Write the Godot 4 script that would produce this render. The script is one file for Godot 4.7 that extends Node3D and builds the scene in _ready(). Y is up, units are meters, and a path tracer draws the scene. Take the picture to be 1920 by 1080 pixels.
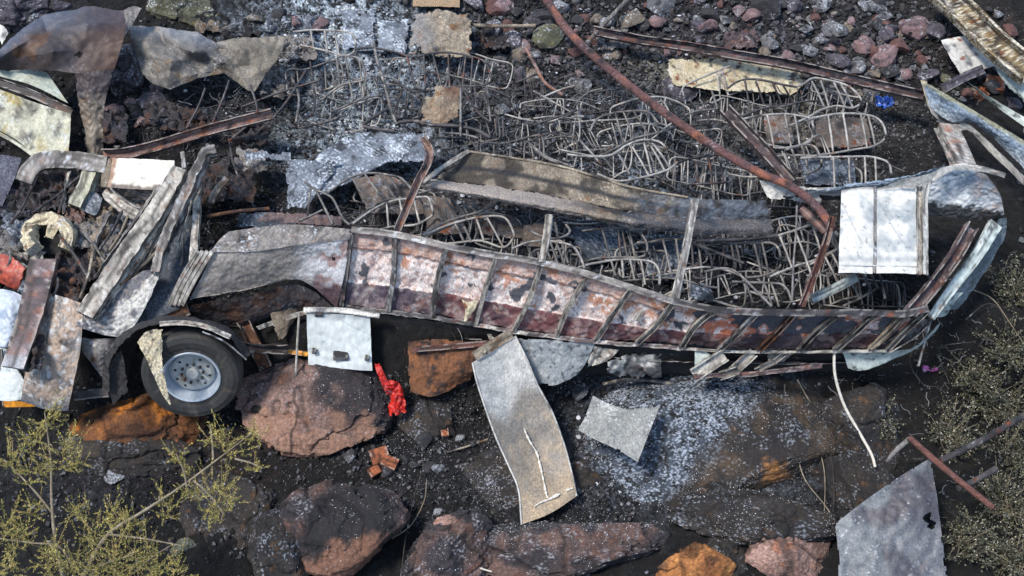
extends Node3D
# A burnt-out bus on a rocky slope, seen steeply from above. Units are metres, y is up.

class MD:   # a mesh in the making: points, normals, linear colours, triangles
	var v := PackedVector3Array()
	var n := PackedVector3Array()
	var c := PackedColorArray()
	var i := PackedInt32Array()
	func add(o: MD) -> void:
		var k := v.size()
		v.append_array(o.v); n.append_array(o.n); c.append_array(o.c)
		for q in o.i: i.append(q + k)

const EYE_DIST := 12.2
const PITCH := 52.0
const FOV := 30.0
var eye: Vector3
var ax: Vector3
var ay: Vector3
var az: Vector3
var nz := FastNoiseLite.new()      # smooth noise with three octaves
var nf := FastNoiseLite.new()      # one octave
var nc := FastNoiseLite.new()      # cells: distance to the joint between two
var nc2 := FastNoiseLite.new()     # cells: one value each
var rng := RandomNumberGenerator.new()
var used := {}
var org := Vector3.ZERO
var M := {}
var P := {}
var zo := Vector2.ZERO
var zs := 1.0
var flake_spots: Array[Transform3D] = []
var flake_tints := PackedColorArray()
var ico := {}
var rock_cache := {}

func lin(hex: String) -> Color: return Color(hex).srgb_to_linear()

# --- places -------------------------------------------------------------
func survey(x: float, y: float, h: float) -> Vector3:   # the point at height h that the aerial survey shows at x, y
	var t := tan(deg_to_rad(FOV / 2))
	var d := ax * ((x - 960.0) / 540.0 * t) + ay * ((540.0 - y) / 540.0 * t) + az
	return eye + d * ((h - eye.y) / d.y)

func ground_height(x: float, z: float) -> float:
	var drop := smoothstep(0.25, 1.3, z + 0.12 * sin(x * 1.7)) * 0.75
	drop += smoothstep(4.6, 6.0, x) * smoothstep(-1.6, 0.0, z) * 0.25
	var rise := smoothstep(-2.6, -5.5, z) * 0.5
	var p := Vector3(x, 0, z)
	return rise - drop + 0.085 * nz.get_noise_3dv(p * 0.9) + 0.045 * nz.get_noise_3dv(p * 4.0) + 0.022 * nf.get_noise_3dv(p * 12.0)

func gnd(x: float, y: float, lift := 0.0) -> Vector3:   # a point on (or lift above) the ground
	var h := 0.0
	var p := survey(x, y, h)
	for k in 9:
		h = lerpf(h, ground_height(p.x, p.z), 0.75)
		p = survey(x, y, h)
	return survey(x, y, h + lift) if lift != 0.0 else p

func win(x: float, y: float, s: float) -> void:   # the following lists are in a detail window of the survey
	zo = Vector2(x, y); zs = s

func pts(a: Array, h0: float, h1 := INF) -> Array:   # flat list x, y, x, y ... -> points, height running from h0 to h1
	var o := []
	var m := a.size() / 2
	for k in m:
		var h := h0 if h1 == INF else lerpf(h0, h1, float(k) / maxf(1, m - 1))
		o.append(survey(zo.x + a[2 * k] / zs, zo.y + a[2 * k + 1] / zs, h))
	return o

func p3(a: Array) -> Array:   # flat list x, y, h, x, y, h ...
	var o := []
	for k in a.size() / 3:
		o.append(survey(zo.x + a[3 * k] / zs, zo.y + a[3 * k + 1] / zs, a[3 * k + 2]))
	return o

func gp(a: Array, lift := 0.0) -> Array:   # flat list x, y on the ground
	var o := []
	for k in a.size() / 2: o.append(gnd(zo.x + a[2 * k] / zs, zo.y + a[2 * k + 1] / zs, lift))
	return o

# --- nodes --------------------------------------------------------------
func numbered(called: String) -> String:
	used[called] = used.get(called, 0) + 1
	return called if used[called] == 1 else "%s_%03d" % [called, used[called] - 1]

func tag(o: Node3D, label: String, category := "", group := "") -> Node3D:
	if label: o.set_meta("label", label)
	if category: o.set_meta("category", category)
	if group: o.set_meta("group", group)
	return o

func thing(called: String, label: String, category: String, at: Vector3, group := "") -> Node3D:
	var o := Node3D.new()
	o.name = numbered(called)
	o.position = at
	org = at
	add_child(o, true)
	return tag(o, label, category, group)

func to_mesh(d: MD, off: Vector3) -> ArrayMesh:
	var a := []
	a.resize(Mesh.ARRAY_MAX)
	var v := d.v.duplicate()
	for k in v.size(): v[k] -= off
	a[Mesh.ARRAY_VERTEX] = v
	a[Mesh.ARRAY_NORMAL] = d.n
	a[Mesh.ARRAY_COLOR] = d.c
	a[Mesh.ARRAY_INDEX] = d.i
	var m := ArrayMesh.new()
	m.add_surface_from_arrays(Mesh.PRIMITIVE_TRIANGLES, a)
	return m

func part(called: String, d: MD, mat: String, parent: Node3D, label := "") -> MeshInstance3D:
	var o := MeshInstance3D.new()
	o.name = called
	o.mesh = to_mesh(d, org)
	o.material_override = M[mat]
	parent.add_child(o, true)
	if label: o.set_meta("label", label)
	return o

func subpart(called: String, d: MD, mat: String, parent: MeshInstance3D) -> MeshInstance3D:
	return part(called, d, mat, parent)

func base_of(d: MD) -> Vector3:
	var lo := d.v[0]
	var hi := d.v[0]
	for q in d.v: lo = lo.min(q); hi = hi.max(q)
	return Vector3((lo.x + hi.x) / 2, lo.y, (lo.z + hi.z) / 2)

func solo(called: String, d: MD, mat: String, label: String, category: String, group := "") -> MeshInstance3D:
	var o := MeshInstance3D.new()
	o.name = numbered(called)
	var b := base_of(d)
	o.mesh = to_mesh(d, b)
	o.position = b
	o.material_override = M[mat]
	add_child(o, true)
	tag(o, label, category, group)
	return o

# --- colour -------------------------------------------------------------
func pal(called: String, a: String, b: String, o := {}) -> void:
	var k := {"a": lin(a), "b": lin(b), "s": 2.5, "rust": 0.0, "rc": lin("7a3f22"), "rs": 5.0, "soot": 0.0, "sc": lin("25262b"), "ss": 3.0, "ash": 0.0, "ac": lin("c3c9d0"), "g": 0.35}
	k.merge(o, true)
	for q in ["rc", "sc", "ac"]:
		if k[q] is String: k[q] = lin(k[q])
	P[called] = k

func cover(n: float, amount: float, soft: float) -> float:
	var t := lerpf(0.62, -0.62, amount)
	return smoothstep(t - soft, t + soft, n)

func paint(k: Dictionary, p: Vector3) -> Color:
	var c: Color = k.a
	c = c.lerp(k.b, clampf(0.5 + 0.95 * nz.get_noise_3dv(p * k.s), 0, 1))
	if k.rust > 0: c = c.lerp(k.rc, 0.92 * cover(nz.get_noise_3dv(p * k.rs + Vector3(31, 7, 3)), k.rust, 0.13))
	if k.soot > 0: c = c.lerp(k.sc, 0.9 * cover(nz.get_noise_3dv(p * k.ss + Vector3(3, 57, 13)), k.soot, 0.22))
	if k.ash > 0: c = c.lerp(k.ac, 0.85 * cover(0.6 * nf.get_noise_3dv(p * 30.0) + 0.6 * nz.get_noise_3dv(p * 3.1 + Vector3(9, 1, 40)), k.ash, 0.14))
	var g: float = 1.0 + k.g * (nf.get_noise_3dv(p * 45.0) + 0.6 * nf.get_noise_3dv(p * 17.0))
	return Color(c.r * g, c.g * g, c.b * g)

# --- shapes -------------------------------------------------------------
func spline(a: Array, t: float, smooth: bool) -> Vector3:
	var m := a.size()
	if m == 1: return a[0]
	var x := clampf(t, 0, 1) * (m - 1)
	var k := mini(int(x), m - 2)
	var f := x - k
	var p1: Vector3 = a[k]
	var p2: Vector3 = a[k + 1]
	if not smooth: return p1.lerp(p2, f)
	var p0: Vector3 = a[k - 1] if k > 0 else p1 * 2 - p2
	var q3: Vector3 = a[k + 2] if k + 2 < m else p2 * 2 - p1
	return p1.cubic_interpolate(p2, p0, q3, f)

func length_of(a: Array) -> float:
	var s := 0.0
	for k in a.size() - 1: s += (a[k] as Vector3).distance_to(a[k + 1])
	return s

func even(a: Array, step: float, smooth: bool) -> PackedVector3Array:   # evenly spaced points along a path
	var dense := PackedVector3Array()
	var m := (a.size() - 1) * 12 if smooth else (a.size() - 1)
	for k in m + 1: dense.append(spline(a, float(k) / m, smooth))
	var total := 0.0
	for k in m: total += dense[k].distance_to(dense[k + 1])
	var n := maxi(2, ceili(total / step))
	var o := PackedVector3Array()
	o.append(dense[0])
	var run := 0.0
	var nxt := total / n
	for k in m:
		var l := dense[k].distance_to(dense[k + 1])
		while run + l >= nxt - 1e-6 and o.size() < n:
			o.append(dense[k].lerp(dense[k + 1], (nxt - run) / maxf(l, 1e-6)))
			nxt += total / n
		run += l
	o.append(dense[m])
	return o

# a metal sheet: rows of control points, o: res, thick, smooth, dent, ds (dent scale), fold, rag, holes [[u, v, r]], tint (func(u, v, p, c)), back (palette)
func sheet(rows: Array, kind: String, o := {}) -> MD:
	var res: float = o.get("res", 0.016)
	var th: float = o.get("thick", 0.008)
	var smooth: bool = o.get("smooth", true)
	var lu := 0.0
	var lv := 0.0
	for r in rows: lu = maxf(lu, length_of(r))
	for k in rows[0].size():
		var col := []
		for r in rows: col.append(r[mini(k, r.size() - 1)])
		lv = maxf(lv, length_of(col))
	var nu := clampi(ceili(lu / res), 2, 260)
	var nv := clampi(ceili(lv / res), 2, 260)
	var w := nu + 1
	var g := PackedVector3Array()
	g.resize(w * (nv + 1))
	for x in w:
		var col := []
		for r in rows: col.append(spline(r, float(x) / nu, smooth))
		for y in nv + 1: g[y * w + x] = spline(col, float(y) / nv, smooth)
	var dent: float = o.get("dent", 0.012)
	var ds: float = o.get("ds", 4.0)
	var fold: float = o.get("fold", 0.0)
	var nrm := grid_normals(g, w, nv + 1)
	var flip := nrm[(nv / 2) * w + nu / 2].dot(Vector3(0, 0.79, 0.61)) < 0
	for k in g.size():
		var p := g[k]
		var d := dent * nz.get_noise_3dv(p * ds) + dent * 0.25 * nf.get_noise_3dv(p * ds * 5.0)
		if fold > 0: d += fold * (1.0 - 2.6 * absf(nf.get_noise_3dv(p * ds * 0.9 + Vector3(5, 5, 5))))
		g[k] = p + nrm[k] * d
	nrm = grid_normals(g, w, nv + 1)
	var rag: float = o.get("rag", 0.0)
	var holes: Array = o.get("holes", [])
	var alive := PackedByteArray()
	alive.resize(nu * nv)
	for y in nv:
		for x in nu:
			var ok := 1
			if rag > 0 or holes.size():
				var u := (x + 0.5) / nu
				var v := (y + 0.5) / nv
				var p := g[y * w + x]
				if rag > 0:
					var e := minf(minf(u, 1 - u) * lu, minf(v, 1 - v) * lv)
					if e < rag * (0.15 + 1.1 * nz.get_noise_3dv(p * 7.0)): ok = 0
				for h in holes:
					var d := Vector2((u - h[0]) * lu, (v - h[1]) * lv).length()
					if d < h[2] * (1.0 + 0.9 * nz.get_noise_3dv(p * 9.0)): ok = 0
			alive[y * nu + x] = ok
	var front: Dictionary = P[kind]
	var back: Dictionary = P[o.get("back", kind)]
	var tint = o.get("tint")
	var md := MD.new()
	var size := g.size()
	md.v.resize(size * 2); md.n.resize(size * 2); md.c.resize(size * 2)
	for y in nv + 1:
		for x in w:
			var k := y * w + x
			var p := g[k]
			var cf := paint(front, p)
			if tint != null: cf = (tint as Callable).call(float(x) / nu, float(y) / nv, p, cf)
			var cb := cf if not o.has("back") else paint(back, p)
			md.v[k] = p + nrm[k] * th * 0.5
			md.v[k + size] = p - nrm[k] * th * 0.5
			md.n[k] = nrm[k]
			md.n[k + size] = -nrm[k]
			md.c[k] = cb if flip else cf
			md.c[k + size] = cf if flip else cb
	for y in nv:
		for x in nu:
			if not alive[y * nu + x]: continue
			var a := y * w + x
			var b := a + 1
			var c := a + w
			var d := c + 1
			md.i.append_array([a, c, d, a, d, b, a + size, d + size, c + size, a + size, b + size, d + size])
			if y == 0 or not alive[(y - 1) * nu + x]: md.i.append_array([a, b, b + size, a, b + size, a + size])
			if y == nv - 1 or not alive[(y + 1) * nu + x]: md.i.append_array([c, d + size, d, c, c + size, d + size])
			if x == 0 or not alive[y * nu + x - 1]: md.i.append_array([a, c + size, c, a, a + size, c + size])
			if x == nu - 1 or not alive[y * nu + x + 1]: md.i.append_array([b, d, d + size, b, d + size, b + size])
	return md

func grid_normals(g: PackedVector3Array, w: int, h: int) -> PackedVector3Array:
	var n := PackedVector3Array()
	n.resize(g.size())
	for y in h:
		for x in w:
			var pu := g[y * w + mini(x + 1, w - 1)] - g[y * w + maxi(x - 1, 0)]
			var pv := g[mini(y + 1, h - 1) * w + x] - g[maxi(y - 1, 0) * w + x]
			var q := pu.cross(pv)
			n[y * w + x] = q.normalized() if q.length_squared() > 1e-14 else Vector3.UP
	return n

# a round bar along a path
func tube(path: Array, r: float, kind: String, o := {}) -> MD:
	var q := even(path, o.get("step", 0.035), o.get("smooth", true))
	var sides: int = o.get("sides", 7)
	var r1: float = o.get("r1", r)
	var bump: float = o.get("bump", 0.0)
	var k: Dictionary = P[kind]
	var md := MD.new()
	var up := Vector3.UP
	var n := q.size()
	for j in n:
		var t := (q[mini(j + 1, n - 1)] - q[maxi(j - 1, 0)]).normalized()
		if absf(up.dot(t)) > 0.98: up = Vector3(0.3, 0.2, 0.93)
		var s := t.cross(up).normalized()
		up = s.cross(t).normalized()
		var rr := lerpf(r, r1, float(j) / (n - 1))
		if bump > 0: rr *= 1.0 + bump * nf.get_noise_3dv(q[j] * 22.0)
		for a in sides:
			var d := s * cos(TAU * a / sides) + up * sin(TAU * a / sides)
			var p := q[j] + d * rr
			md.v.append(p); md.n.append(d); md.c.append(paint(k, p))
	for j in n - 1:
		for a in sides:
			var b := (a + 1) % sides
			var p0 := j * sides + a
			var p1 := j * sides + b
			md.i.append_array([p0, p1, p1 + sides, p0, p1 + sides, p0 + sides])
	for e in 2:
		var f := 0 if e == 0 else n - 1
		var c0 := md.v.size()
		var nn := ((q[0] - q[1]) if e == 0 else (q[n - 1] - q[n - 2])).normalized()
		md.v.append(q[f]); md.n.append(nn); md.c.append(paint(k, q[f]))
		for a in sides:
			md.v.append(md.v[f * sides + a]); md.n.append(nn); md.c.append(md.c[f * sides + a])
		for a in sides:
			var b := (a + 1) % sides
			if e == 0: md.i.append_array([c0, c0 + 1 + b, c0 + 1 + a])
			else: md.i.append_array([c0, c0 + 1 + a, c0 + 1 + b])
	return md

const SECTIONS := {
	"box": [-1, -1, 1, -1, 1, 1, -1, 1],
	"angle": [-1, -1, 1, -1, 1, -0.72, -0.78, -0.72, -0.78, 1, -1, 1],
	"channel": [-1, -1, 1, -1, 1, 1, 0.8, 1, 0.8, -0.6, -0.8, -0.6, -0.8, 1, -1, 1],
	"hat": [-1, -1, -0.55, -1, -0.55, 0.55, 0.55, 0.55, 0.55, -1, 1, -1, 1, -0.7, 0.75, -0.7, 0.75, 1, -0.75, 1, -0.75, -0.7, -1, -0.7]
}
# a rolled bar of a given section (width w across, depth d along the up direction)
func beam(path: Array, w: float, d: float, kind: String, o := {}) -> MD:
	var q := even(path, o.get("step", 0.03), o.get("smooth", true))
	var up0: Vector3 = o.get("up", Vector3(0, 0.79, 0.61))
	var raw: Array = SECTIONS[o.get("section", "box")]
	var taper: float = o.get("taper", 1.0)
	var twist: float = o.get("twist", 0.0)
	var rough: float = o.get("bump", 0.05)
	var sec := PackedVector2Array()   # corners, with points between them so that colour has room
	var side := PackedInt32Array()
	var m := raw.size() / 2
	for k in m:
		var a := Vector2(raw[2 * k], raw[2 * k + 1])
		var b := Vector2(raw[(2 * k + 2) % raw.size()], raw[(2 * k + 3) % raw.size()])
		var real := Vector2((b.x - a.x) * w, (b.y - a.y) * d).length() / 2
		var cuts := clampi(ceili(real / 0.025), 1, 6)
		for c in cuts + 1:
			sec.append(a.lerp(b, float(c) / cuts)); side.append(k)
	var kd: Dictionary = P[kind]
	var tint = o.get("tint")
	var md := MD.new()
	var n := q.size()
	var ns := sec.size()
	for j in n:
		var t := (q[mini(j + 1, n - 1)] - q[maxi(j - 1, 0)]).normalized()
		var up := up0.rotated(t, twist * j / n)
		var s := t.cross(up).normalized()
		up = s.cross(t).normalized()
		var f := lerpf(1.0, taper, float(j) / (n - 1))
		for k in ns:
			var p := q[j] + s * sec[k].x * w * 0.5 * f + up * sec[k].y * d * 0.5 * f
			p += (s + up) * rough * minf(w, d) * nz.get_noise_3dv(p * 6.0)
			var a := Vector2(raw[2 * side[k]], raw[2 * side[k] + 1])
			var b := Vector2(raw[(2 * side[k] + 2) % raw.size()], raw[(2 * side[k] + 3) % raw.size()])
			var e := Vector2((b.x - a.x) * w, (b.y - a.y) * d).normalized()
			md.v.append(p); md.n.append((s * e.y - up * e.x).normalized())
			var c := paint(kd, p)
			if tint != null: c = (tint as Callable).call(float(j) / (n - 1), float(k) / ns, p, c)
			if ns > 10:   # scratches and soot run along a rolled bar; its corners get painted pale highlights or sooty lines
				var st := nf.get_noise_3d(k * 0.83 + q[0].x * 9.0, j * 0.045, q[0].z * 7.0) + 0.5 * nf.get_noise_3d(k * 1.7, j * 0.16, q[0].x * 5.0)
				c = c * (1.0 + 0.5 * st)
				if st < -0.32: c = c.lerp(lin("2b2724"), 0.6)
				var corner := (k > 0 and side[k - 1] != side[k]) or (k < ns - 1 and side[k + 1] != side[k])
				if corner: c = c.lerp(lin("e0dcd4") if nz.get_noise_3dv(p * 5.0) > 0 else lin("1f1d1d"), 0.35)
			md.c.append(c)
	for j in n - 1:
		for k in ns - 1:
			if side[k] != side[k + 1]: continue
			var p0 := j * ns + k
			md.i.append_array([p0, p0 + 1, p0 + ns + 1, p0, p0 + ns + 1, p0 + ns])
	for e in 2:   # close the ends
		var f := 0 if e == 0 else n - 1
		var nn := ((q[0] - q[1]) if e == 0 else (q[n - 1] - q[n - 2])).normalized()
		var poly := PackedVector2Array()
		for k in m: poly.append(Vector2(raw[2 * k], raw[2 * k + 1]))
		var tri := Geometry2D.triangulate_polygon(poly)
		var c0 := md.v.size()
		for k in m:
			var id := side.find(k)
			md.v.append(md.v[f * ns + id]); md.n.append(nn); md.c.append(md.c[f * ns + id])
		for k in tri.size() / 3:
			var a := c0 + tri[3 * k]
			var b := c0 + tri[3 * k + 1]
			var c := c0 + tri[3 * k + 2]
			if (md.v[b] - md.v[a]).cross(md.v[c] - md.v[a]).dot(nn) > 0: md.i.append_array([a, c, b])
			else: md.i.append_array([a, b, c])
	return md

# a shape turned round an axis; profile: [radius, along, ...]
func lathe(profile: Array, frame: Transform3D, segs: int, kind: String, o := {}) -> MD:
	var md := MD.new()
	var k: Dictionary = P[kind]
	var m := profile.size() / 2
	var from := 0.0
	var to := TAU
	if o.has("arc"): from = o.arc[0]; to = o.arc[1]
	for s in m - 1:
		var a := Vector2(profile[2 * s], profile[2 * s + 1])
		var b := Vector2(profile[2 * s + 2], profile[2 * s + 3])
		var e := (b - a).normalized()
		var c0 := md.v.size()
		for j in segs + 1:
			var t := lerpf(from, to, float(j) / segs)
			var d := Vector3(cos(t), sin(t), 0)
			var nn := (frame.basis * (d * e.y - Vector3(0, 0, 1) * e.x)).normalized()
			for q in 2:
				var w := a if q == 0 else b
				var p := frame * (d * w.x + Vector3(0, 0, w.y))
				md.v.append(p); md.n.append(nn); md.c.append(paint(k, p))
		for j in segs:
			var p0 := c0 + j * 2
			md.i.append_array([p0, p0 + 1, p0 + 3, p0, p0 + 3, p0 + 2])
	return md

func box(at: Vector3, size: Vector3, kind: String, turn := Basis.IDENTITY) -> MD:
	var h := size.z / 2
	var a := at - turn.z * h
	var b := at + turn.z * h
	return beam([a, b], size.x, size.y, kind, {"up": turn.y, "smooth": false, "bump": 0.02})

func icosphere(sub: int) -> Array:
	if ico.has(sub): return ico[sub]
	var t := (1 + sqrt(5.0)) / 2
	var v := PackedVector3Array([Vector3(-1, t, 0), Vector3(1, t, 0), Vector3(-1, -t, 0), Vector3(1, -t, 0), Vector3(0, -1, t), Vector3(0, 1, t), Vector3(0, -1, -t), Vector3(0, 1, -t), Vector3(t, 0, -1), Vector3(t, 0, 1), Vector3(-t, 0, -1), Vector3(-t, 0, 1)])
	for k in v.size(): v[k] = v[k].normalized()
	var f := PackedInt32Array([0,11,5,0,5,1,0,1,7,0,7,10,0,10,11,1,5,9,5,11,4,11,10,2,10,7,6,7,1,8,3,9,4,3,4,2,3,2,6,3,6,8,3,8,9,4,9,5,2,4,11,6,2,10,8,6,7,9,8,1])
	for s in sub:
		var mid := {}
		var g := PackedInt32Array()
		for k in f.size() / 3:
			var q := [f[3 * k], f[3 * k + 1], f[3 * k + 2]]
			var e := []
			for j in 3:
				var a: int = q[j]
				var b: int = q[(j + 1) % 3]
				var key := mini(a, b) * 1000000 + maxi(a, b)
				if not mid.has(key):
					mid[key] = v.size()
					v.append(((v[a] + v[b]) / 2).normalized())
				e.append(mid[key])
			g.append_array([q[0], e[0], e[2], q[1], e[1], e[0], q[2], e[2], e[1], e[0], e[1], e[2]])
		f = g
	ico[sub] = [v, f]
	return ico[sub]

# a stone: a ball cut by planes, worn by noise
func stone(sub: int, size: Vector3, turn: Basis, at: Vector3, kind: String, sd: int, o := {}) -> MD:
	var r := RandomNumberGenerator.new()
	r.seed = sd * 7919 + 13
	var base := icosphere(sub)
	var cuts := []
	for k in int(o.get("cuts", 9)):
		var d := Vector3(r.randf_range(-1, 1), r.randf_range(-1, 1), r.randf_range(-1, 1)).normalized()
		cuts.append([d, r.randf_range(o.get("deep", 0.55), 0.9)])
	var lump: float = o.get("lump", 0.10)
	var fine: float = o.get("fine", 1.0)
	var crack: float = o.get("crack", 0.0)
	var off := Vector3(r.randf() * 50, r.randf() * 50, r.randf() * 50)
	var md := MD.new()
	var k: Dictionary = P[kind]
	var tint = o.get("tint")
	for d in base[0]:
		var p: Vector3 = d
		for c in cuts:
			var e: float = p.dot(c[0]) - c[1]
			if e > 0: p -= c[0] * e * 0.93
		p *= 1.0 + lump * nz.get_noise_3dv(d * 1.6 + off) + lump * fine * (0.35 * nz.get_noise_3dv(d * 5.5 + off) + 0.12 * nf.get_noise_3dv(d * 22.0 + off))
		var w := turn * (p * size) + at
		var split := 0.0
		if crack > 0:
			var q := w * crack + off * 0.3
			q += Vector3(1, 1, 1) * 0.25 * nz.get_noise_3dv(w * 2.5)
			split = smoothstep(0.10, 0.0, nc.get_noise_3dv(q) + 1.0)
			w -= (turn * (d as Vector3)) * 0.022 * split
			w += (turn * (d as Vector3)) * 0.022 * nc2.get_noise_3dv(q)
		md.v.append(w)
		var col := paint(k, w + off * 0.1).lerp(lin("1c1a1a"), 0.6 * split)
		if crack > 0: col = col * (1.0 + 0.22 * nc2.get_noise_3dv(w * crack * 1.7))
		if tint != null: col = (tint as Callable).call(p, w, col)
		md.c.append(col)
	md.i = PackedInt32Array()
	var f: PackedInt32Array = base[1]
	md.n.resize(md.v.size())
	for q in f.size() / 3:
		var a := f[3 * q]
		var b := f[3 * q + 1]
		var c := f[3 * q + 2]
		var n := (md.v[b] - md.v[a]).cross(md.v[c] - md.v[a])
		md.n[a] += n; md.n[b] += n; md.n[c] += n
		md.i.append_array([a, c, b])
	for q in md.n.size(): md.n[q] = md.n[q].normalized()
	return md

func leaf(md: MD, at: Vector3, dir: Vector3, side: Vector3, l: float, w: float, c: Color) -> void:
	var k := md.v.size()
	var n := dir.cross(side).normalized()
	md.v.append_array([at, at + dir * l * 0.5 + side * w, at + dir * l, at + dir * l * 0.5 - side * w])
	for q in 4: md.n.append(n); md.c.append(c)
	md.i.append_array([k, k + 1, k + 2, k, k + 2, k + 3])

func ball_dir() -> Vector3:
	var z := rng.randf_range(-1, 1)
	var a := rng.randf() * TAU
	var s := sqrt(1 - z * z)
	return Vector3(s * cos(a), z, s * sin(a))

func dust(d: MD, count: int, lo: float, hi: float, density := 2.0) -> void:   # ash flakes that came down on a surface
	var tries := 0
	var got := 0
	while got < count and tries < count * 25:
		tries += 1
		var t := 3 * rng.randi_range(0, d.i.size() / 3 - 1)
		var a := d.v[d.i[t]]
		var b := d.v[d.i[t + 1]]
		var c := d.v[d.i[t + 2]]
		if d.n[d.i[t]].y < 0.35: continue
		if nz.get_noise_3dv(a * density) < -0.05: continue
		var u := rng.randf()
		var v := rng.randf() * (1 - u)
		flake(a + (b - a) * u + (c - a) * v, rng.randf_range(lo, hi))
		got += 1

func flake(p: Vector3, s: float) -> void:
	var bs := Basis(ball_dir(), rng.randf() * TAU).scaled_local(Vector3(s, s * rng.randf_range(0.35, 0.8), s * rng.randf_range(0.6, 1.2)))
	flake_spots.append(Transform3D(bs, p))
	var g := lerpf(0.08, 0.62, pow(rng.randf(), 1.5))
	flake_tints.append(Color(g, g * 1.01, g * rng.randf_range(1.0, 1.1)))

func grain_tex(fr: float, lo: float, hi: float, sd: int, size := 512) -> NoiseTexture2D:
	var n := FastNoiseLite.new()
	n.seed = sd
	n.frequency = fr
	n.fractal_octaves = 5
	n.fractal_gain = 0.62
	var t := NoiseTexture2D.new()
	t.width = size; t.height = size
	t.seamless = true
	t.noise = n
	var g := Gradient.new()
	g.set_color(0, Color(lo, lo, lo)); g.set_color(1, Color(hi, hi, hi))
	g.set_offset(0, 0.22); g.set_offset(1, 0.78)
	t.color_ramp = g
	return t

func relief_tex(fr: float, sd: int, strength: float) -> NoiseTexture2D:
	var n := FastNoiseLite.new()
	n.seed = sd
	n.frequency = fr
	n.fractal_octaves = 5
	var t := NoiseTexture2D.new()
	t.width = 512; t.height = 512
	t.seamless = true
	t.noise = n
	t.as_normal_map = true
	t.bump_strength = strength
	return t

func mat(called: String, rough: float, metal: float, grain: Texture2D, bump: Texture2D, nscale: float, uv: float) -> StandardMaterial3D:
	var m := StandardMaterial3D.new()
	m.resource_name = called
	m.vertex_color_use_as_albedo = true
	m.roughness = rough
	m.metallic = metal
	m.albedo_texture = grain
	m.uv1_triplanar = true
	m.uv1_scale = Vector3.ONE * uv
	if bump:
		m.normal_enabled = true
		m.normal_texture = bump
		m.normal_scale = nscale
	m.cull_mode = BaseMaterial3D.CULL_DISABLED
	M[called] = m
	return m

func materials() -> void:
	var g1 := grain_tex(0.03, 0.74, 1.0, 3)
	var g2 := grain_tex(0.03, 0.4, 1.0, 11)
	var g3 := grain_tex(0.02, 0.88, 1.0, 19)
	var g4 := grain_tex(0.022, 0.66, 1.0, 27)
	var b1 := relief_tex(0.035, 5, 4.0)
	var b2 := relief_tex(0.03, 6, 14.0)
	mat("metal", 0.6, 0.2, g1, b1, 0.22, 2.3)
	mat("bare", 0.38, 0.3, g3, b1, 0.05, 1.2)
	mat("satin", 0.45, 0.1, g3, b1, 0.04, 1.4)
	mat("dull", 0.92, 0.0, g1, b1, 0.22, 3.0)
	mat("rust", 0.95, 0.0, g4, b2, 0.4, 3.2)
	mat("painted", 0.5, 0.0, g3, b1, 0.08, 1.3)
	mat("stone", 0.9, 0.0, g4, b2, 0.35, 1.9)
	mat("soil", 1.0, 0.0, g2, b2, 1.0, 1.7)
	mat("rubber", 0.75, 0.0, g3, b1, 0.3, 3.0)
	mat("leaf", 0.8, 0.0, null, null, 0.0, 1.0)
	mat("ash", 1.0, 0.0, null, null, 0.0, 1.0)

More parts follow.
